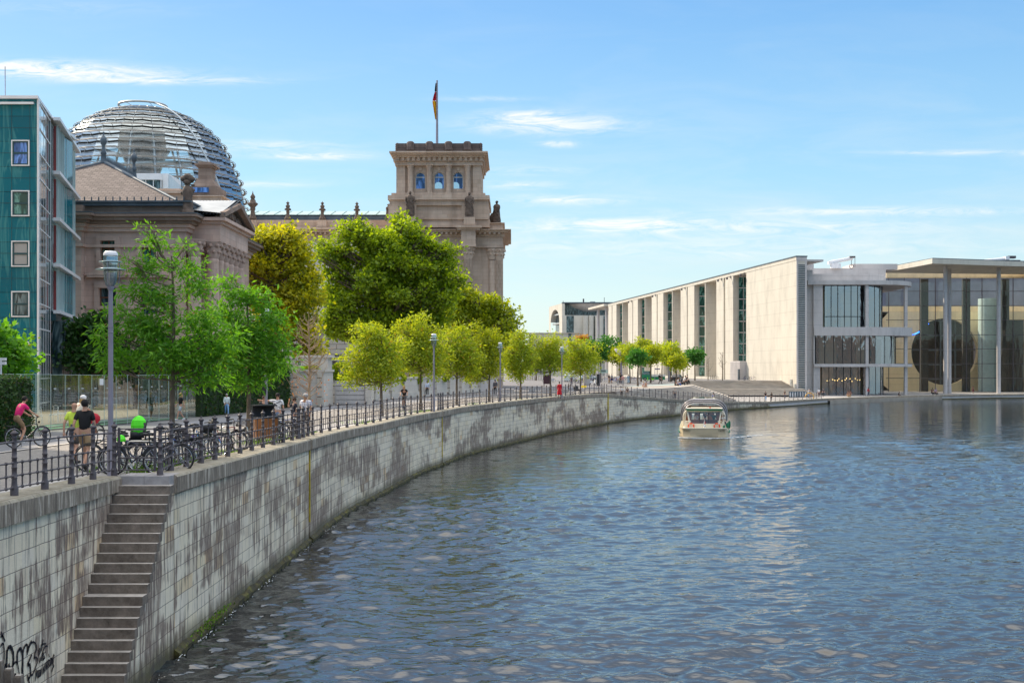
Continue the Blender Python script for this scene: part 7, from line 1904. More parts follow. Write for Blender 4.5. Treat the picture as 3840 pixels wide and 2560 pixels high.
# cargo trike with wooden box
y = 45.0; x = XU(985, y)+.0; ct = thing('cargo_bike', 'cargo tricycle with brown wooden box and black folded hood', 'cargo bike', (x, y, gz(y)), 0); ct.rotation_euler = (0, 0, R(-70)); ORG[ct.name] = Vector()
M_boxwood = plain('orange_brown_plywood', (.30, .12, .04), .45, .25, 2)
m = MB(); m.taper(-.1, .75, -.33, .33, .28, -.28, .95, -.42, .42, .98); m.build('cargo_box', M_boxwood, ct)
m = MB(); m.taper(-.28, .30, -.42, .42, .99, -.15, .2, -.38, .38, 1.42); m.box(-.22, .75, -.40, .40, 1.425, 1.46); m.box(.3, .93, -.41, .41, .99, 1.04); m.build('rain_hood', M_black, ct)
for k, (xx, yy) in enumerate(((.42, -.50), (.42, .50), (-1.1, 0))):
    m = MB(); m.torus((xx, yy, .30), .28, .024, 22, 6); w = m.build('wheel', M_black, ct, uv=False)
    m = MB(); m.torus((xx, yy, .30), .25, .012, 22, 4)
    for i in range(12): t = 2*PI*i/12; m.tube([(xx, yy, .3), (xx+.25*math.cos(t), yy, .3+.25*math.sin(t))], .003, 3, False)
    m.build('rim', M_chrome, w, uv=False)
m = MB(); m.tube([(-.3, 0, .5), (-.7, 0, .32), (-1.1, 0, .30)], .03, 6); m.tube([(-.7, 0, .32), (-.85, 0, .85)], .02, 6); m.tube([(-.85, 0, .75), (-1.1, 0, .3)], .014, 5); m.tube([(-.35, -.3, 1.1), (-.35, .3, 1.1)], .015, 6); m.build('frame', M_black, ct, uv=False)
m = MB(); m.ball((-.88, 0, .92), .12, 8, (1.2, .8, .4)); m.build('saddle', M_wood, ct, uv=False)
# ridden bicycles and their riders
def rider(u, v, y, rz, bikecol, blabel, plabel, top, bot, **kw):
    x = XU(u, y); z = gz(y); b = make_bike((x, y, z), R(rz), blabel, bikecol, basket=kw.pop('basket', False), lo=kw.pop('lo', False))
    c, s = math.cos(R(rz)), math.sin(R(rz)); off = -.33
    p = person(plabel, u, v, kw.pop('h', 1.74), 'cycle', rz+90, top, bot, y=y, z=z+.0, **kw)
    p.location = (x+off*c, y+off*s, z+.02); return b, p
rider(105, 1665, 43.6, 52, (.02, .02, .02), 'black bicycle ridden by the man in the pink shirt', 'man in bright pink polo shirt and brown shorts cycling away on the road', (.75, .02, .18), (.26, .17, .09), hair='black', bk='shorts', shoe=WH)
rider(322, 1650, 45.5, 60, (.25, .02, .04), 'bicycle with red bag ridden by the helmeted woman', 'woman cyclist with white helmet and pale sleeveless top behind the walking men', (.72, .66, .55), (.25, .4, .6), hair='blond', hk='long_hair', extra=(('helmet', WH),))
rider(1515, 1534, 90, -88, (.35, .12, .03), 'city bicycle ridden by the woman in black', 'blond woman in black sleeveless dress cycling towards the camera', BK, BK, hair='blond', bk='shorts', hk='long_hair')
m = MB(); m.ball((0, 0, 0), .26, 8, (1, .6, .8)); o = m.build('red_bag', plain('red_cloth_bag', (.45, .01, .03), .7), uv=False); o.location = (XU(350, 45), 45, gz(45)+.95); tag(o, 'dark red bag hanging at the handlebar of the helmeted cyclist', 'bag')
# plaza bicycles
gp_ = 'bicycles parked on the plaza'
k = 0
lst = [(2100+i*9, 1438, 235) for i in range(0)] 
for i, (u, y) in enumerate([(2050, 250), (2060, 250), (2068, 251), (2150, 238), (2162, 238), (2174, 238), (2186, 238), (2210, 268), (2220, 268), (2230, 269), (2240, 268), (2262, 266), (2272, 266), (2300, 275), (2310, 276), (2350, 275), (2360, 275), (2372, 275), (2384, 275), (2395, 276), (2408, 272)]):
    cn, cc = COLS[(i*3) % len(COLS)]
    make_bike((XU(u, y), y, gz(y)), R(rng.uniform(-25, 25)), '%s bicycle, %s from the left among those parked on the plaza' % (cn, ORD[i] if i < 24 else ''), cc, group=gp_, lo=True)
for i, u in enumerate((2793, 2800, 2808, 2822)):
    make_bike((XU(u, 296), 296, 4.25), R((70, 10, 95, -20)[i]), 'bicycle leaning by the slim pillar below the blank wall, %s from the left' % ORD[i], COLS[i+1][1], group='bicycles at the blank wall', lo=True)
for i, u in enumerate((2668, 2676, 2684)):
    make_bike((XU(u, 312), 312, 4.3), R(10*i), 'small dark bicycle in front of the shaded recess, %s from the left' % ORD[i], COLS[3][1], group='bicycles at the recess', lo=True)
# ------------------------------------------------------------------ street lamps along the river
def lamp_proto():
    th = thing('street_lamp', 'x', 'street lamp', (0, 0, 0)); ORG[th.name] = Vector()
    m = MB(); m.tube([(0, 0, 0), (0, 0, 1.0)], .085, 14); m.tube([(0, 0, 1.0), (0, 0, 3.55), (0, 0, 4.45)], [.062, .058, .05], 14); m.torus((0, 0, 3.55), .06, .012, 14, 4, 'z'); m.torus((0, 0, 3.42), .06, .012, 14, 4, 'z'); m.lathe([(.05, 4.4), (.085, 4.48), (.075, 4.52)], 12); m.build('pole', M_lamp, th, uv=False)
    m = MB(); m.lathe([(.09, 4.52), (.145, 4.66), (.16, 4.82), (.165, 4.84), (.165, 4.86)], 16); m.lathe([(.165, 5.02), (.165, 5.20), (.15, 5.26), (0, 5.28)], 16)
    for z in (4.88, 4.92, 4.96, 5.0, 5.04, 5.08): m.torus((0, 0, z), .15, .014, 16, 4, 'z')
    m.build('glass_lantern', M_lanternglass, th, uv=False)
    m = MB(); m.lathe([(.17, 5.24), (.165, 5.30), (.12, 5.345), (0, 5.36)], 16); m.build('cap', M_white, th, uv=False)
    m = MB(); m.lathe([(.17, 4.93), (.345, 4.90), (.355, 4.915), (.17, 4.95)], 24); m.lathe([(.17, 5.10), (.27, 5.09), (.27, 5.10), (.17, 5.115)], 20)
    m.build('shade_ring', M_paleblind, th, uv=False)
    m = MB()
    for a in range(3): t = a*2*PI/3+.5; c, s = math.cos(t), math.sin(t); m.tube([(.06*c, .06*s, 4.46), (.17*c, .17*s, 4.56), (.21*c, .21*s, 4.75), (.20*c, .20*s, 5.12)], .011, 5)
    m.build('bracket', M_lamp, th, uv=False); return th
M_lanternglass = mat('ribbed_lantern_glass', _clear((.82, .86, .9), .3, .1, .1))
lamp = lamp_proto()
LS = [(415, 29.7, 'street lamp with lilac pole nearest the camera beside the iron gate'), (998, 52.5, 'street lamp pole with small dark box in front of the hedge'), (1627, 84.5, 'street lamp between two yellow green trees by the cyclist in black'), (1876, 111, 'street lamp standing among golden young trees'), (2107, 131, 'street lamp right of the person in red')]
for i, (u, y, l) in enumerate(LS):
    o = lamp if i == 0 else dup(lamp, (0, 0, 0)); o.location = (XU(u, y), y, gz(y)); tag(o, l, 'street lamp', 'lamps along the river railing')
m = MB(); m.box(-.07, .07, -.12, -.05, 1.75, 2.05); o = m.build('pole_box', M_black, uv=False); o.location = (XU(998, 52.5)-.06, 52.5, gz(52)+.0); tag(o, 'small dark box strapped to the second lamp pole', 'box')
# slanted disc lamps on the plaza
for i, (u, y, vt, vb, du, l) in enumerate(((2508, 265, 1343, 1424, 2, 'plaza lamp post with big slanted white disc reflector'), (2330, 240, 1340, 1440, -8, 'plaza lamp post with dark slanted disc, left of the other disc lamp'))):
    x = XU(u, y); z = gz(y); k_ = y/F; zt = 6.6+(HV-vt)*k_; th = thing('disc_lamp', l, 'street lamp', (x, y, z), 0, 'slanted disc lamps')
    m = MB(); m.tube([(x, y, z), (x, y, zt)], [.22, .16], 8); m.build('pole', M_lamp, th, uv=False)
    m = MB(); c = Vector((x+du*k_, y, zt+.95)); sgn = 1 if i == 0 else -1; T = Matrix.Translation(c) @ Matrix.Rotation(R(-38*sgn), 4, 'Y') @ Matrix.Rotation(R(22), 4, 'X'); m.T = T; m.lathe([(.0, -.08), (1.0, -.06), (1.15, 0), (1.0, .06), (0, .1)], 20); m.T = None; m.tube([(x, y, zt), (x+du*k_*.6, y, zt+.8)], .08, 5)
    m.build('disc_reflector', M_zinc if i == 0 else M_conc_grey, th, uv=False)
# ------------------------------------------------------------------ glass panels with engraved articles
M_textgrey = plain('frosted_text', (.42, .46, .46), .5, .1, 3, bump=0)
A = Vector((-22.35, 51.3, 0)); B = Vector((-19.45, 76.8, 0)); n = 18; dA = (B-A)/n
gwl = thing('glass_panel_wall', 'long row of tall clear glass panels with engraved white text along the street', 'glass wall', (A.x, A.y, gz(52)))
TX = []
for i in range(n):
    a = A + dA*i; b = A + dA*(i+1); z = gz(a.y); T = frame((a.x, a.y, z), (dA.x, dA.y)); L = dA.length
    m = MB(); m.T = T; m.quad((.015, 0, 0), (L-.015, 0, 0), (L-.015, 0, 2.62), (.015, 0, 2.62)); pn = m.build('glass_pane', M_pane, gwl)
    m = MB(); m.T = T; m.box(-.006, .006, -.012, .012, 0, 2.62); m.box(.013, L-.013, -.008, .008, 2.61, 2.625); m.build('pane_edge', M_paneedge if 'M_paneedge' in globals() else M_paleblind, pn, uv=False)
    m = MB(); m.T = T; rr_ = random.Random(i); nl = rr_.randint(6, 14)
    m.box(.25, .50, .012, .016, 1.93, 1.99)
    for j in range(nl):
        w = L*.62*(rr_.uniform(.85, 1) if j < nl-1 else .55); x = .25; 
        while x < .25+w-.05:
            e = min(.25+w, x+rr_.uniform(.06, .16)); m.box(x, e-.02, .012, .016, 1.72-j*.075, 1.72-j*.075+.011); x = e
    m.build('engraved_text', M_white if i < 3 else M_textgrey, pn, uv=False)
m = MB(); T = frame((0, 0, 0), (dA.x, dA.y)); m.T = frame(A+dA*8.6+Vector((0, 0, gz(63))), (dA.x, dA.y)); m.box(0, .42, .02, .03, 2.12, 2.44); tag(m.build('paper_notice', M_white, uv=False), 'small white paper notice fixed high on a glass panel', 'notice')
# cafe chairs and tables behind the panels
for i in range(9):
    x = -25.5+rng.uniform(-.4, .6); y = 60+i*1.75; z = gz(y); th = thing('cafe_chair', 'white metal cafe chair behind the glass panels, %s from the left' % ORD[i], 'chair', (x, y, z), 0, 'white cafe chairs'); th.rotation_euler = (0, 0, rng.uniform(0, 6)); ORG[th.name] = Vector()
    m = MB(); m.box(-.22, .22, -.22, .22, .43, .455); m.build('seat', M_white, th, world=False)
    m = MB(); m.tube([(-.22, .22, .45), (-.22, .26, .85), (.22, .26, .85), (.22, .22, .45)], .014, 5)
    for j in range(3): m.tube([(-.22, .24, .56+j*.1), (.22, .24, .56+j*.1)], .01, 4)
    m.build('backrest', M_white, th, world=False, uv=False)
    for a, b in ((-1, -1), (1, -1), (1, 1), (-1, 1)): m = MB(); m.tube([(a*.21, b*.21, .44), (a*.24, b*.24, 0)], .013, 5); m.build('leg', M_white, th, world=False, uv=False)
m = MB()
for a, b in (((-21.6, 52.5), (-19.3, 75.5)),):
    for (w0, w1) in ((.15, 1.0), (1.9, 2.6)): m.quad((a[0]-w0-1.2, a[1], gz(a[1])+.02), (b[0]-w0, b[1], gz(b[1])+.02), (b[0]-w1, b[1], gz(b[1])+.02), (a[0]-w1-1.2, a[1], gz(a[1])+.02))
M_lawn = plain('lawn_strip', (.02, .16, .05), .9, .3, 3, bump=.5)
struct('lawn', m, M_lawn)
m = MB(); m.quad((-60, 60, gz(64)+.006), (-25.2, 60, gz(64)+.006), (-23, 82, gz(82)+.006), (-60, 82, gz(82)+.006)); m.quad((-60, 82, gz(82)+.006), (-24.6, 82, gz(82)+.006), (-26, 107, gz(82)+.006), (-60, 107, gz(82)+.006)); struct('gravel_court', m, plain('sandy_gravel', (.48, .36, .24), .95, .2, 4, bump=.5))
# surveillance camera on pole at left edge
cc_ = thing('surveillance_camera', 'two white surveillance cameras on a pole at the left edge', 'camera', (XU(6, 56), 56, gz(56)))
m = MB(); x = XU(2, 56); m.tube([(x, 56, gz(56)), (x, 56, ZV(1350, 56))], .06, 6); m.build('pole', M_white, cc_, uv=False)
for v in (1347, 1362): m = MB(); z = ZV(v, 55.8); m.box(x, x+.36, 55.6, 55.8, z-.06, z+.07); m.build('camera_body', M_white, cc_, uv=False)
# roadside cabinet and bench near garden wall end
m = MB(); y = 150; z = gz(y); x = XU(1835, y); m.box(x-1.0, x+1.0, y, y+.7, z, z+2.0); m.box(x-.02, x+.02, y-.03, y, z+.1, z+1.9); tag(m.build('utility_cabinet', M_conc_grey), 'grey utility cabinet at the end of the garden wall', 'cabinet')
for i, (u, v, w, y) in enumerate(((1905, 1463, 44, 158), (1905+90, 1458, 26, 170), (2046, 1452, 26, 176), (2120, 1462, 24, 160), (2182, 1458, 24, 168))):
    x = XU(u, y); z = gz(y); k_ = y/F; m = MB(); m.box(x-w*k_/2, x+w*k_/2, y, y+1.1, z, z+.5); tag(m.build('stone_bench', M_conc_grey), ['wide stone block bench near the fourth lamp', 'stone block bench left of the information board', 'stone block bench behind the railing below the board', 'stone block bench beside the stroller', 'stone planter block with yellow flowers'][i], 'bench', 'stone blocks on the plaza')
pts = [(XU(2188, 168)+rng.uniform(-.35, .35), 168.4+rng.uniform(-.4, .4), gz(168)+.5+rng.uniform(0, .25)) for _ in range(160)]
f = leaf_mesh('yellow_flowers', pts, [(0, 0, 1)]*160, .14, leafmat('yellow_flower_petals', (.7, .6, .02), (.8, .7, .03), .3), None, .8, 4, (0, 0, 0)); tag(f, 'bunch of yellow flowers on the stone planter', 'flowers')
# dark information board, street signs
m = MB(); y = 178; x = XU(2052, y); z = gz(y); m.box(x-.55, x+.55, y, y+.1, z+.9, z+2.2); m.box(x-.5, x-.4, y+.02, y+.08, z, z+.9); m.box(x+.4, x+.5, y+.02, y+.08, z, z+.9); tag(m.build('information_board', plain('dark_red_board', (.06, .02, .03), .4)), 'dark information board standing on the plaza near the left railing', 'board')
M_signg = plain('pale_green_sign', (.45, .58, .50), .4, .05, 2, bump=0)
for i, (u, v, w, h, y, lb) in enumerate(((2264, 1392, 30, 12, 208, 'pale green street name sign pointing right on a stickered pole'), (2228, 1378, 18, 14, 262, 'pale green direction sign behind the stickered pole'), (2465, 1383, 20, 4, 272, 'dark blue station name sign above the striding student'))):
    x = XU(u, y); z = gz(y); k_ = y/F; th = thing('street_sign', lb, 'sign', (x, y, z)); zc = 6.6+(HV-v)*k_
    m = MB(); m.tube([(x-w*k_*.45, y+.1, z), (x-w*k_*.45, y+.1, zc+.3)], .06, 5); m.build('pole', M_lamp, th, uv=False)
    m = MB(); m.box(x-w*k_/2, x+w*k_/2, y-.03, y+.03, zc-h*k_/2, zc+h*k_/2); m.build('sign_panel', M_signg if i < 2 else plain('violet_sign', (.12, .10, .25), .4), th)
    if i < 2: m = MB(); [m.box(x-w*k_*.4, x+w*k_*.25, y-.045, y-.031, zc+h*k_*(.25-.22*j), zc+h*k_*(.25-.22*j)+.07) for j in range(3)]; m.build('lettering', M_dark, th, uv=False)
# concrete pillar (round kiosk) on the plaza
m = MB(); y = 222; x = XU(2200, y); m.tube([(x, y, gz(y)), (x, y, ZV(1383, y))], .62, 14); tag(m.build('advertising_column', M_conc_grey, uv=False), 'grey round column standing on the plaza under the small lime tree', 'column')
m = MB(); y = 216; x = XU(2245, y); m.box(x-.3, x+.3, y, y+.5, gz(y), ZV(1402, y)); tag(m.build('waste_bin', M_dark), 'dark upright bin next to the stickered sign pole', 'bin')
# vehicles on the plaza
def car(name, label, cat, loc, rz, body, L=4.5, W=1.8, H=1.45, cab=(-.9, 1.2, .25), pickup=False, van=False):
    th = thing(name, label, cat, loc); th.rotation_euler = (0, 0, rz); ORG[th.name] = Vector(); m = MB(); h0 = .55*H
    m.taper(-L/2, L/2, -W/2, W/2, .22, -L/2+.05, L/2-.12, -W/2+.03, W/2-.03, h0)
    m.taper(-L/2+.05, L/2-.12, -W/2+.03, W/2-.03, h0+.001, -L/2+.12, L/2-.5, -W/2+.08, W/2-.08, h0+.14)
    if van: m.taper(-L/2+.1, L/2-.9, -W/2+.05, W/2-.05, h0+.141, -L/2+.15, L/2-1.5, -W/2+.12, W/2-.12, H)
    elif pickup: m.taper(.35, L/2-.25, -W/2+.05, W/2-.05, h0+.141, .45, L/2-.8, -W/2+.16, W/2-.16, H)
    else: m.taper(-L/2+.45, L/2-1.2, -W/2+.08, W/2-.08, h0+.141, -L/2+1.05, L/2-2.0, -W/2+.24, W/2-.24, H)
    m.build('body', body, th, world=False)
    a0, a1 = (-L/2+.45, L/2-1.2) if not (van or pickup) else ((.35, L/2-.25) if pickup else (L/2-2.4, L/2-.85)); b0, b1 = (-L/2+1.0, L/2-2.0) if not (van or pickup) else ((.43, L/2-.8) if pickup else (L/2-2.3, L/2-1.45))
    m = MB(); e = .012
    m.taper(a0-e+.12, a1+e-.1, -W/2+.055-e, W/2-.055+e, h0+.2, b0-e+.05, b1+e-.04, -W/2+.16-e, W/2-.16+e, H-.09); m.build('window', M_win, th, world=False)
    for sx in (-L*.31, L*.31):
        for sy_ in (-W/2+.1, W/2-.1):
            q = MB(); q.tube([(sx, sy_-.11, .33), (sx, sy_+.11, .33)], .33, 16); w = q.build('wheel', M_black, th, world=False, uv=False)
            q = MB(); q.tube([(sx, sy_-.12, .33), (sx, sy_+.12, .33)], .19, 10); q.build('rim', M_steel, w, world=False, uv=False)
    for s_ in (-1, 1):
        q = MB(); q.box(L/2-.14, L/2-.02, s_*W*.36-.17, s_*W*.36+.17, h0-.22, h0-.06); q.build('headlight', M_white, th, world=False, uv=False)
        q = MB(); q.box(-L/2-.01, -L/2+.08, s_*W*.38-.14, s_*W*.38+.14, h0-.16, h0-.02); q.build('tail_light', M_redlv, th, world=False, uv=False)
    return th
M_cargreen = plain('green_car_paint', (.01, .22, .10), .25, .05, 1, bump=0, coat=.5); M_cardark = plain('black_blue_car_paint', (.015, .02, .03), .15, .05, 1, bump=0, coat=.8); M_carwhite = plain('white_car_paint', (.6, .68, .70), .3, .05, 1, bump=0, coat=.5)
p_ = car('pickup_truck', 'green cab pickup truck with pale flatbed parked on the plaza', 'truck', (XU(2448, 285), 285, gz(285)), R(172), M_cargreen, 5.6, 2.0, 2.2, pickup=True)
m = MB(); m.box(-2.85, .25, -1.03, 1.03, .95, 1.0); m.box(-2.85, .25, -1.03, -.98, 1.0, 1.45); m.box(-2.85, .25, .98, 1.03, 1.0, 1.45); m.box(-2.85, -2.8, -.97, .97, 1.0, 1.45); m.build('flatbed', M_whitem, p_, world=False)
car('parked_car', 'dark estate car parked near the top of the wide stairs', 'car', (XU(2539, 270), 270, gz(270)), R(72), M_cardark, 4.7, 1.9, 1.5)
car('parked_van', 'pale white van behind the street trees', 'van', (XU(2140, 262), 262, gz(262)), R(-100), M_carwhite, 5.4, 2.1, 2.5, van=True)
car('parked_car', 'white car half hidden behind the van and trees', 'car', (XU(2205, 290), 290, gz(290)), R(10), M_carwhite, 4.4, 1.8, 1.5)
def scooter(label, u, y, rz, c):
    th = thing('motor_scooter', label, 'scooter', (XU(u, y), y, gz(y)), 0); th.rotation_euler = (0, 0, R(rz)); ORG[th.name] = Vector()
    for x in (-.6, .6): m = MB(); m.torus((x, 0, .27), .21, .06, 14, 6); m.build('wheel', M_black, th, world=False, uv=False)
    m = MB(); m.taper(-.85, -.05, -.16, .16, .38, -.75, -.1, -.14, .14, .72); m.box(-.05, .4, -.14, .14, .25, .32); m.taper(.38, .52, -.18, .18, .28, .42, .55, -.16, .16, .95); m.build('body', c, th, world=False)
    m = MB(); m.ball((-.45, 0, .78), .2, 8, (1.7, .8, .35)); m.build('seat', M_black, th, world=False, uv=False)
    m = MB(); m.tube([(.5, 0, .3), (.42, 0, 1.05)], .03, 6); m.tube([(.38, -.32, 1.08), (.38, .32, 1.08)], .02, 6); m.build('handlebar', M_black, th, world=False, uv=False); return th
M_lime = plain('lime_scooter_paint', (.25, .75, .02), .3, .05, 1, bump=0)
scooter('bright lime green scooter in front of the pickup', 2437, 262, 170, M_lime)
scooter('blue motorbike beside two people on the plaza', 2302, 256, 10, plain('blue_scooter_paint', (.05, .08, .4), .3, .05, 1, bump=0))
scooter('white electric scooter near the round column', 2222, 226, 20, M_white)
# stroller
st = thing('stroller', 'black stroller beside the railing near the woman in black', 'stroller', (XU(2160, 150), 150, gz(150))); ORG[st.name] = Vector()
m = MB(); m.ball((0, 0, .75), .36, 8, (.9, .7, .9)); m.box(-.25, .55, -.22, .22, .42, .60); m.build('carrycot', M_black, st, world=False, uv=False)
m = MB(); m.tube([(-.3, 0, .35), (.35, 0, .45), (-.55, 0, 1.1)], .02, 5); m.build('frame', M_iron, st, world=False, uv=False)
for x in (-.35, .45): m = MB(); m.torus((x, 0, .18), .15, .03, 12, 5); m.build('wheel', M_black, st, world=False, uv=False)
# low bollards far plaza
for i in range(14):
    y = 300; x = XU(1955+i*8.2, y); m = MB(); m.box(x-.16, x+.16, y, y+.3, gz(y), gz(y)+1.25); tag(m.build('bollard', M_garden), 'short pale stone bollard in the far row behind the street trees', 'bollard', 'row of stone bollards')
# ------------------------------------------------------------------ tour boat
bt = thing('tour_boat', 'cream river tour boat with green visor and ribbed glass roof heading to the camera', 'boat', (18.7, 121.5, 0)); bt.rotation_euler = (0, 0, -math.atan(.150)); ORG[bt.name] = Vector()
def bw(nm, mb, mt_, par=None, **kw): return mb.build(nm, mt_, par or bt, world=False, **kw)
secs = []
prof = [(0.0, 1.35, 1.9), (.25, 2.05, 2.12), (.9, 2.36, 2.30), (2.2, 2.46, 2.42), (5, 2.48, 2.46), (24, 2.48, 2.46), (27.5, 2.1, 2.1)]
for y, wb_, wt in prof:
    secs.append([Vector(q) for q in ((-wb_*.9, y+.5, -.5), (-wb_, y+.12, .12), (-wb_*1.0, y+.05, .55), (-wt, y, .95), (wt, y, .95), (wb_, y+.05, .55), (wb_, y+.12, .12), (wb_*.9, y+.5, -.5))])
m = MB(); sweep(m, secs, True); hull = bw('hull', m, M_boathull)
m = MB()
secs = [[Vector(q) for q in ((-w-.07, y, .50), (-w-.07, y, .62), (-w+.05, y, .62), (-w+.05, y, .50))] for y, w, _ in prof[2:]]
sweep(m, secs, True); secs = [[Vector((-q.x, q.y, q.z)) for q in s] for s in secs]; sweep(m, secs, True); bw('rub_rail', m, M_green, hull)
m = MB(); m.box(-2.1, 2.1, .35, 27, .951, .98); bw('deck', m, M_boatwhite)
m = MB(); secs = []
for y, wb_, wt in prof[:4]: secs.append([Vector(q) for q in ((-wt-.02, y-.02, .93), (-wt-.02, y-.02, 1.0), (wt+.02, y-.02, 1.0), (wt+.02, y-.02, .93))])
sweep(m, secs[:2], True); bw('gunwale', m, M_boatwhite, hull)
m = MB(); m.box(-2.2, 2.2, .12, .24, -.1, .06); bw('waterline_shadow_strip', m, M_dark, hull) if False else None
yw_ = 1.5    # wheelhouse front
m = MB(); m.box(-1.72, 1.72, yw_, yw_+.08, .98, 1.36); m.box(-1.95, -1.72, yw_+.02, yw_+.1, .98, 1.6); m.box(1.72, 1.95, yw_+.02, yw_+.1, .98, 1.6); bw('front_bulkhead', m, M_boatwhite)
fr = MB()
def post(a, b, w=.10):
    a = Vector(a); b = Vector(b); fr.add([a+Vector((-w/2, -.05, 0)), a+Vector((w/2, -.05, 0)), a+Vector((w/2, .05, 0)), a+Vector((-w/2, .05, 0)), b+Vector((-w/2, -.05, 0)), b+Vector((w/2, -.05, 0)), b+Vector((w/2, .05, 0)), b+Vector((-w/2, .05, 0))], [(0,3,2,1),(4,5,6,7),(0,1,5,4),(1,2,6,5),(2,3,7,6),(3,0,4,7)])
post((-1.42, yw_, 1.361), (-1.66, yw_+.35, 2.62), .14); post((1.42, yw_, 1.361), (1.66, yw_+.35, 2.62), .14)
post((-1.95, yw_+.3, 1.0), (-1.75, yw_+.4, 2.6), .08); post((1.95, yw_+.3, 1.0), (1.75, yw_+.4, 2.6), .08)
fr.box(-1.75, 1.75, yw_+.30, yw_+.42, 2.50, 2.64); bw('windscreen_frame', fr, M_boatwhite)
m = MB(); m.quad((-1.36, yw_+.01, 1.37), (1.36, yw_+.01, 1.37), (1.58, yw_+.33, 2.5), (-1.58, yw_+.33, 2.5)); bw('windscreen', m, mat('boat_glass', _clear((.6, .65, .68), .06, .02, .1)))
m = MB()
for x in (-.42, .42): m.add([(x-.03, yw_-.02, 1.37), (x+.03, yw_-.02, 1.37), (x*1.05+.03, yw_+.30, 2.5), (x*1.05-.03, yw_+.30, 2.5)], [(0, 1, 2, 3)])
bw('mullion', m, M_dark, uv=False)
m = MB(); m.box(-1.78, 1.78, yw_+.0, yw_+.5, 2.66, 2.80); bw('green_visor', m, M_green)
m = MB(); m.box(-1.78, 1.78, yw_-.02, yw_+2.6, 2.801, 2.86); m.box(-1.30, 1.5, yw_+.3, yw_+.5, 2.9, 2.98); m.tube([(-.9, yw_+.2, 2.95), (1.6, yw_+.2, 2.95)], .03, 6); bw('wheelhouse_roof', m, M_boatwhite)
m = MB(); m.box(.52, .62, yw_+.1, yw_+.2, 2.87, 3.0); bw('red_lamp', m, M_orange, uv=False)
# arched front frame of the cabin, ribbed roof
def arch(w, h0, ht, y, r=.9, n=8):
    pts = [(-w, y, h0), (-w, y, ht-r)]
    pts += [(-w+r-r*math.cos(t), y, ht-r+r*math.sin(t)) for t in np.linspace(.1, PI/2, n)]
    pts += [(w-r+r*math.sin(t), y, ht-r+r*math.cos(t)) for t in np.linspace(0, PI/2-.1, n)]
    pts += [(w, y, ht-r), (w, y, h0)]; return pts
m = MB(); m.tube(arch(2.02, .98, 2.75, yw_+2.3, .85), .11, 6); bw('cabin_arch', m, M_boatwhite, uv=False)
M_rib = plain('grey_aluminium_rib', (.42, .40, .42), .35, .1, 2, metal=.5)
for k in range(5):
    m = MB(); m.tube(arch(2.30-k*.055, 1.5, 3.62-k*.075, yw_+3.9-k*.3, 1.25), .05, 5); bw('roof_rib', m, M_rib if k % 2 == 0 else M_dark, uv=False)
for k in range(9):
    y = yw_+4.2+k*2.0; m = MB(); w = 2.18; h = 3.55-k*.02; secs = [[Vector(p), Vector((p[0]*1.0, p[1]+1.1, p[2]))] for p in arch(w, 1.6, h, y, 1.25)]
    m.tube(arch(w, 1.5, h, y, 1.25), .065, 5); m.tube(arch(w-.06, 1.5, h-.06, y+.25, 1.2), .05, 5); bw('roof_rib', m, M_rib, uv=False)
m = MB(); a0 = arch(2.14, 1.5, 3.5, yw_+4.2, 1.22); secs = [[Vector((p[0], p[1]+d, p[2])) for p in a0] for d in (0, 18)]; sweep(m, secs); bw('glass_roof', m, mat('boat_roof_glass', _clear((.55, .62, .62), .2, .05, .05)))
m = MB(); m.box(-2.14, 2.14, yw_+2.4, 26, 1.0, 1.5); bw('cabin_side', m, M_boatwhite)
m = MB()
for k in range(6):
    for x in (-1.6, -.7, .7, 1.6): m.box(x-.3, x+.3, yw_+4+k*2.4, yw_+4.15+k*2.4, 1.2, 2.0)
m.box(-1.3, 1.3, yw_+.9, yw_+1.3, .98, 1.7); bw('seats', m, M_wood)
m = MB(); m.box(-1.95, 1.95, 9, 9.1, 2.3, 2.9) ; bw('cabin_header', m, M_wood)
for x, a in ((-1.28, 0), (1.22, 0)):
    m = MB(); m.T = Matrix.Translation((x, yw_-.16, 1.12)) @ Matrix.Rotation(R(-15), 4, 'X'); m.torus((0, 0, 0), .27, .065, 20, 7); lb = bw('life_ring', m, M_orange, uv=False)
    m = MB(); m.T = Matrix.Translation((x, yw_-.16, 1.12)) @ Matrix.Rotation(R(-15), 4, 'X')
    for t in (.8, 2.35, 3.9, 5.5): m.torus((0, 0, 0), .27, .069, 3, 7, 'y', t, t+.22)
    bw('white_band', m, M_white, lb, uv=False)
m = MB(); m.ball((0, .55, 1.12), .13, 10, (1, .6, 1)); m.tube([(0, .55, .98), (0, .55, 1.1)], .03, 6); bw('search_light', m, M_chrome, uv=False)
m = MB(); m.tube([(0, .5, .98), (.02, .5, 1.85)], .014, 5); bw('flag_staff', m, M_whitem, uv=False)
m = MB(); m.add([(.0, .5, 1.72), (.11, .52, 1.5), (.10, .5, 1.35), (.0, .5, 1.3)], [(0, 1, 2, 3)]); bw('pennant', m, M_redflag, uv=False)
m = MB(); m.add([(.0, .51, 1.72), (-.08, .52, 1.4), (-.07, .5, 1.2), (.0, .51, 1.25)], [(0, 1, 2, 3)]); bw('pennant', m, M_white, uv=False)
for x, y, h in ((2.25, 1.2, .75), (1.92, 1.25, .5), (2.5, 4.5, .8)):
    m = MB(); m.lathe([(.03, h), (.10, h-.08), (.13, h*.5), (.10, .06), (.02, 0)], 9, (x, y, .75)); bw('fender', m, M_green, uv=False)
bpy.ops.object.select_all(action='DESELECT') if False else None
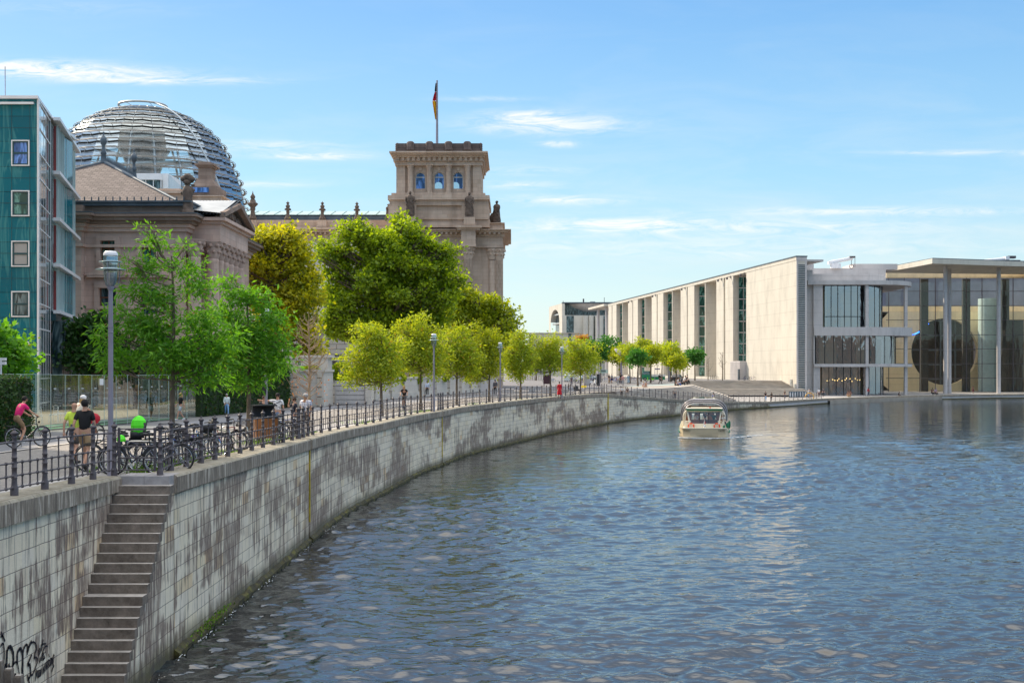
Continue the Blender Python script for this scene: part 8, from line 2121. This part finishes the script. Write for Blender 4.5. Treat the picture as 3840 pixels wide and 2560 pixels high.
def text_mesh(s, size, name, mt_, parent=None, M=None, shear=0.):
    cu = bpy.data.curves.new(name, 'FONT'); cu.body = s; cu.size = size; cu.extrude = .004; cu.shear = shear; o = bpy.data.objects.new(name, cu); COL.objects.link(o)
    bpy.context.view_layer.update(); me = bpy.data.meshes.new_from_object(o.evaluated_get(bpy.context.evaluated_depsgraph_get())); bpy.data.objects.remove(o)
    me.materials.clear(); me.materials.append(mt_); q = bpy.data.objects.new(name, me); COL.objects.link(q)
    if parent is not None: q.parent = parent
    q.matrix_local = M; return q
Mt = Matrix.Translation((.98, .30, .62)) @ Matrix.Rotation(R(90), 4, 'X') @ Matrix.Rotation(R(6), 4, 'Y')
text_mesh('Kapitän', .22, 'name_lettering', M_dark, bt, Matrix.Translation((1.32, .02, .70)) @ Matrix.Rotation(R(94), 4, 'X'), .3)
text_mesh('Kapitän', .20, 'name_lettering', M_dark, bt, Matrix.Translation((-1.95, .02, .70)) @ Matrix.Rotation(R(94), 4, 'X'), .3)
# skipper and passengers
def boater(lb, lx, ly, ps, rz, top, z=.98, **kw):
    a = -math.atan(.150); X = 18.7 + lx*math.cos(a) - ly*math.sin(a); Y = 121.5 + lx*math.sin(a) + ly*math.cos(a)
    p = person(lb, 0, 0, 1.7, ps, rz, top, NV, y=Y, z=z, **kw); p.location.x = X; return p
boater('boat skipper in green shirt behind the right half of the windscreen', .95, yw_+1.5, 'point', 0, (.03, .16, .10), z=.72, hair='grey')
boater('boat passenger in white shirt behind the left half of the windscreen', -.75, yw_+2.0, 'stand', 30, WH, z=.6)
boater('boat passenger in black behind the middle of the windscreen', .1, yw_+4.5, 'stand', 160, BK, z=.75)
boater('boat passenger sitting outside on the right side deck', 1.85, yw_+1.6, 'sit', 20, WH, z=.95, hair='brown')
# bow wave
m = MB(); r = random.Random(3)
for i in range(260):
    t = r.uniform(-1, 1); x = t*2.5 + r.gauss(0, .05); y = -.15 - (1-abs(t))*.05 + abs(t)**3*.5 + r.gauss(0, .08); s_ = r.uniform(.03, .14)
    a = -math.atan(.15); X = 18.7+x*math.cos(a)-y*math.sin(a); Y = 121.5+x*math.sin(a)+y*math.cos(a); m.ball((X, Y, .03), s_, 5, (1.6, 1, .35))
for i in range(110):
    y = r.uniform(0, 7); X = 18.7+2.55+y*.62+r.gauss(0, .12+.03*y); Y = 121.5+y*.9; m.ball((X, Y, .03), r.uniform(.02, .07), 5, (2.2, 1, .3))
tag(m.build('bow_foam', M_foam, uv=False), 'thin white foam of the bow wave around the tour boat', 'foam', kind='stuff')
# splashes at the wall foot
m = MB()
for i in range(150):
    y = r.choice((28.4, 31.2, 34.5, 39, 46, 52))+r.gauss(0, .9); p = interp(y, [(b, a) for a, b in WPTS]); m.ball((p+.12+abs(r.gauss(0, .10)), y, .025), r.uniform(.006, .022), 5, (1, 3.2, .3))
tag(m.build('wall_foam', M_foam, uv=False), 'small white ripples where the water touches the river wall', 'foam', kind='stuff')

# ------------------------------------------------------------------ light, sky, camera
SUN_A = 47.0; SUN_E = 38.0          # degrees left of the view direction, elevation
dirS = Vector((-math.sin(R(SUN_A))*math.cos(R(SUN_E)), math.cos(R(SUN_A))*math.cos(R(SUN_E)), math.sin(R(SUN_E))))
sl = bpy.data.lights.new('sun', 'SUN'); sl.energy = 2.9; sl.angle = R(.5); sl.color = (1, .85, .65)
so = bpy.data.objects.new('sun', sl); COL.objects.link(so); so.rotation_euler = dirS.to_track_quat('Z', 'Y').to_euler()
w = bpy.data.worlds.new('World'); SC.world = w; w.use_nodes = True; w.node_tree.nodes.clear(); g = G(w.node_tree)
sky = g.new('ShaderNodeTexSky', sky_type='NISHITA'); sky.sun_disc = False; sky.sun_elevation = R(SUN_E)
sky.sun_rotation = math.atan2(dirS.x, dirS.y)
sky.air_density = 1.0; sky.dust_density = .6; sky.ozone_density = 2.2; sky.altitude = 0
gen = g.new('ShaderNodeTexCoord').outputs['Generated']; s = g.sep(gen)
hs = g.new('ShaderNodeHueSaturation'); g.put(hs.inputs['Color'], sky.outputs[0]); hs.inputs['Saturation'].default_value = .9; hs.inputs['Value'].default_value = 1.0
yy = g.math('MAXIMUM', s[1], .05); a = g.math('DIVIDE', s[0], yy); e = g.math('DIVIDE', s[2], yy)
# thin clouds: (u, v, half width, half height, strength) as directions on the sky
CL = [(90, 255, 260, 26, 1.0), (330, 275, 330, 24, .75), (620, 302, 330, 14, .7), (1000, 548, 260, 18, .55), (1180, 585, 190, 14, .85), (1000, 690, 200, 14, .35), (2060, 465, 270, 34, .9), (1960, 430, 140, 18, .45), (2100, 541, 70, 12, .6),
      (1960, 640, 180, 18, .4), (1960, 695, 150, 14, .55), (2120, 750, 220, 18, .7), (2300, 845, 420, 32, .6), (2900, 850, 700, 28, .45), (3300, 793, 600, 16, .6), (3700, 573, 420, 10, .45), (1820, 372, 150, 10, .3), (260, 530, 90, 26, .6), (2700, 930, 1200, 45, .35), (150, 30, 500, 30, .12)]
tot = None
for (u, v, wd, ht, st) in CL:
    dx = g.math('DIVIDE', g.math('SUBTRACT', a, (u-CX)/F), wd/F); dy = g.math('DIVIDE', g.math('SUBTRACT', e, (HV-v)/F), ht/F)
    q = g.math('ADD', g.math('MULTIPLY', dx, dx), g.math('MULTIPLY', dy, dy)); q = g.math('MULTIPLY', g.math('POWER', 2.718, g.math('MULTIPLY', q, -1.)), st*1.25)
    tot = q if tot is None else g.math('ADD', tot, q)
vec = g.comb(g.math('MULTIPLY', a, 11.), g.math('MULTIPLY', e, 60.), 0.)
n1 = g.noise(vec, 2.0, 10, .66, 1.2)
cl = g.math('MULTIPLY', tot, g.ramp(n1, [(.36, 0.), (.50, .55), (.66, 1.25)]), clamp=True)
wis = g.math('MULTIPLY', g.ramp(g.noise(g.comb(g.math('MULTIPLY', a, 3.), g.math('MULTIPLY', e, 14.), 3.), 2.2, 6, .6, .5), [(.45, 0.), (.8, .5)]), g.ramp(e, [(.0, 1.), (.28, .15)]))
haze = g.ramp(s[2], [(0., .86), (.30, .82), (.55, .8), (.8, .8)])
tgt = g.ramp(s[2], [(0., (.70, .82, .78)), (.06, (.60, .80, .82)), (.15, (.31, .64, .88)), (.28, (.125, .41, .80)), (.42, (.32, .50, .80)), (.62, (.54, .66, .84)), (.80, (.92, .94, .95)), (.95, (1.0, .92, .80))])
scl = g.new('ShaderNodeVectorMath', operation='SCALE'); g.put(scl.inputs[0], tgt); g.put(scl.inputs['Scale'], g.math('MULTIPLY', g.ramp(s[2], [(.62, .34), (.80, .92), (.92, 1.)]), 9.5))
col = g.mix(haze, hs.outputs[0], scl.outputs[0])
col = g.mix(wis, col, (3.0, 3.2, 3.1))
col = g.mix(g.math('MULTIPLY', cl, .9), col, (3.6, 3.6, 3.45))
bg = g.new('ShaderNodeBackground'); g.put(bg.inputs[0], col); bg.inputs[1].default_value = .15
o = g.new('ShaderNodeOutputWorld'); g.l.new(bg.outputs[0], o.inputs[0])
cam = bpy.data.cameras.new('camera'); co = bpy.data.objects.new('camera', cam); COL.objects.link(co); SC.camera = co
co.location = (0, 0, ZC); co.rotation_euler = (R(90), 0, 0); cam.sensor_width = 36; cam.lens = F/3840*36; cam.shift_y = (HV-1280)/3840; cam.clip_end = 6000; cam.clip_start = .3
SC.view_settings.view_transform = 'Standard'; SC.view_settings.look = 'None'; SC.view_settings.gamma = 1; SC.view_settings.exposure = 1.0
SC.render.engine = 'CYCLES'; SC.cycles.use_denoising = True; SC.cycles.max_bounces = 6; SC.cycles.transparent_max_bounces = 16; SC.cycles.caustics_reflective = False; SC.cycles.caustics_refractive = False; SC.cycles.sample_clamp_indirect = 4
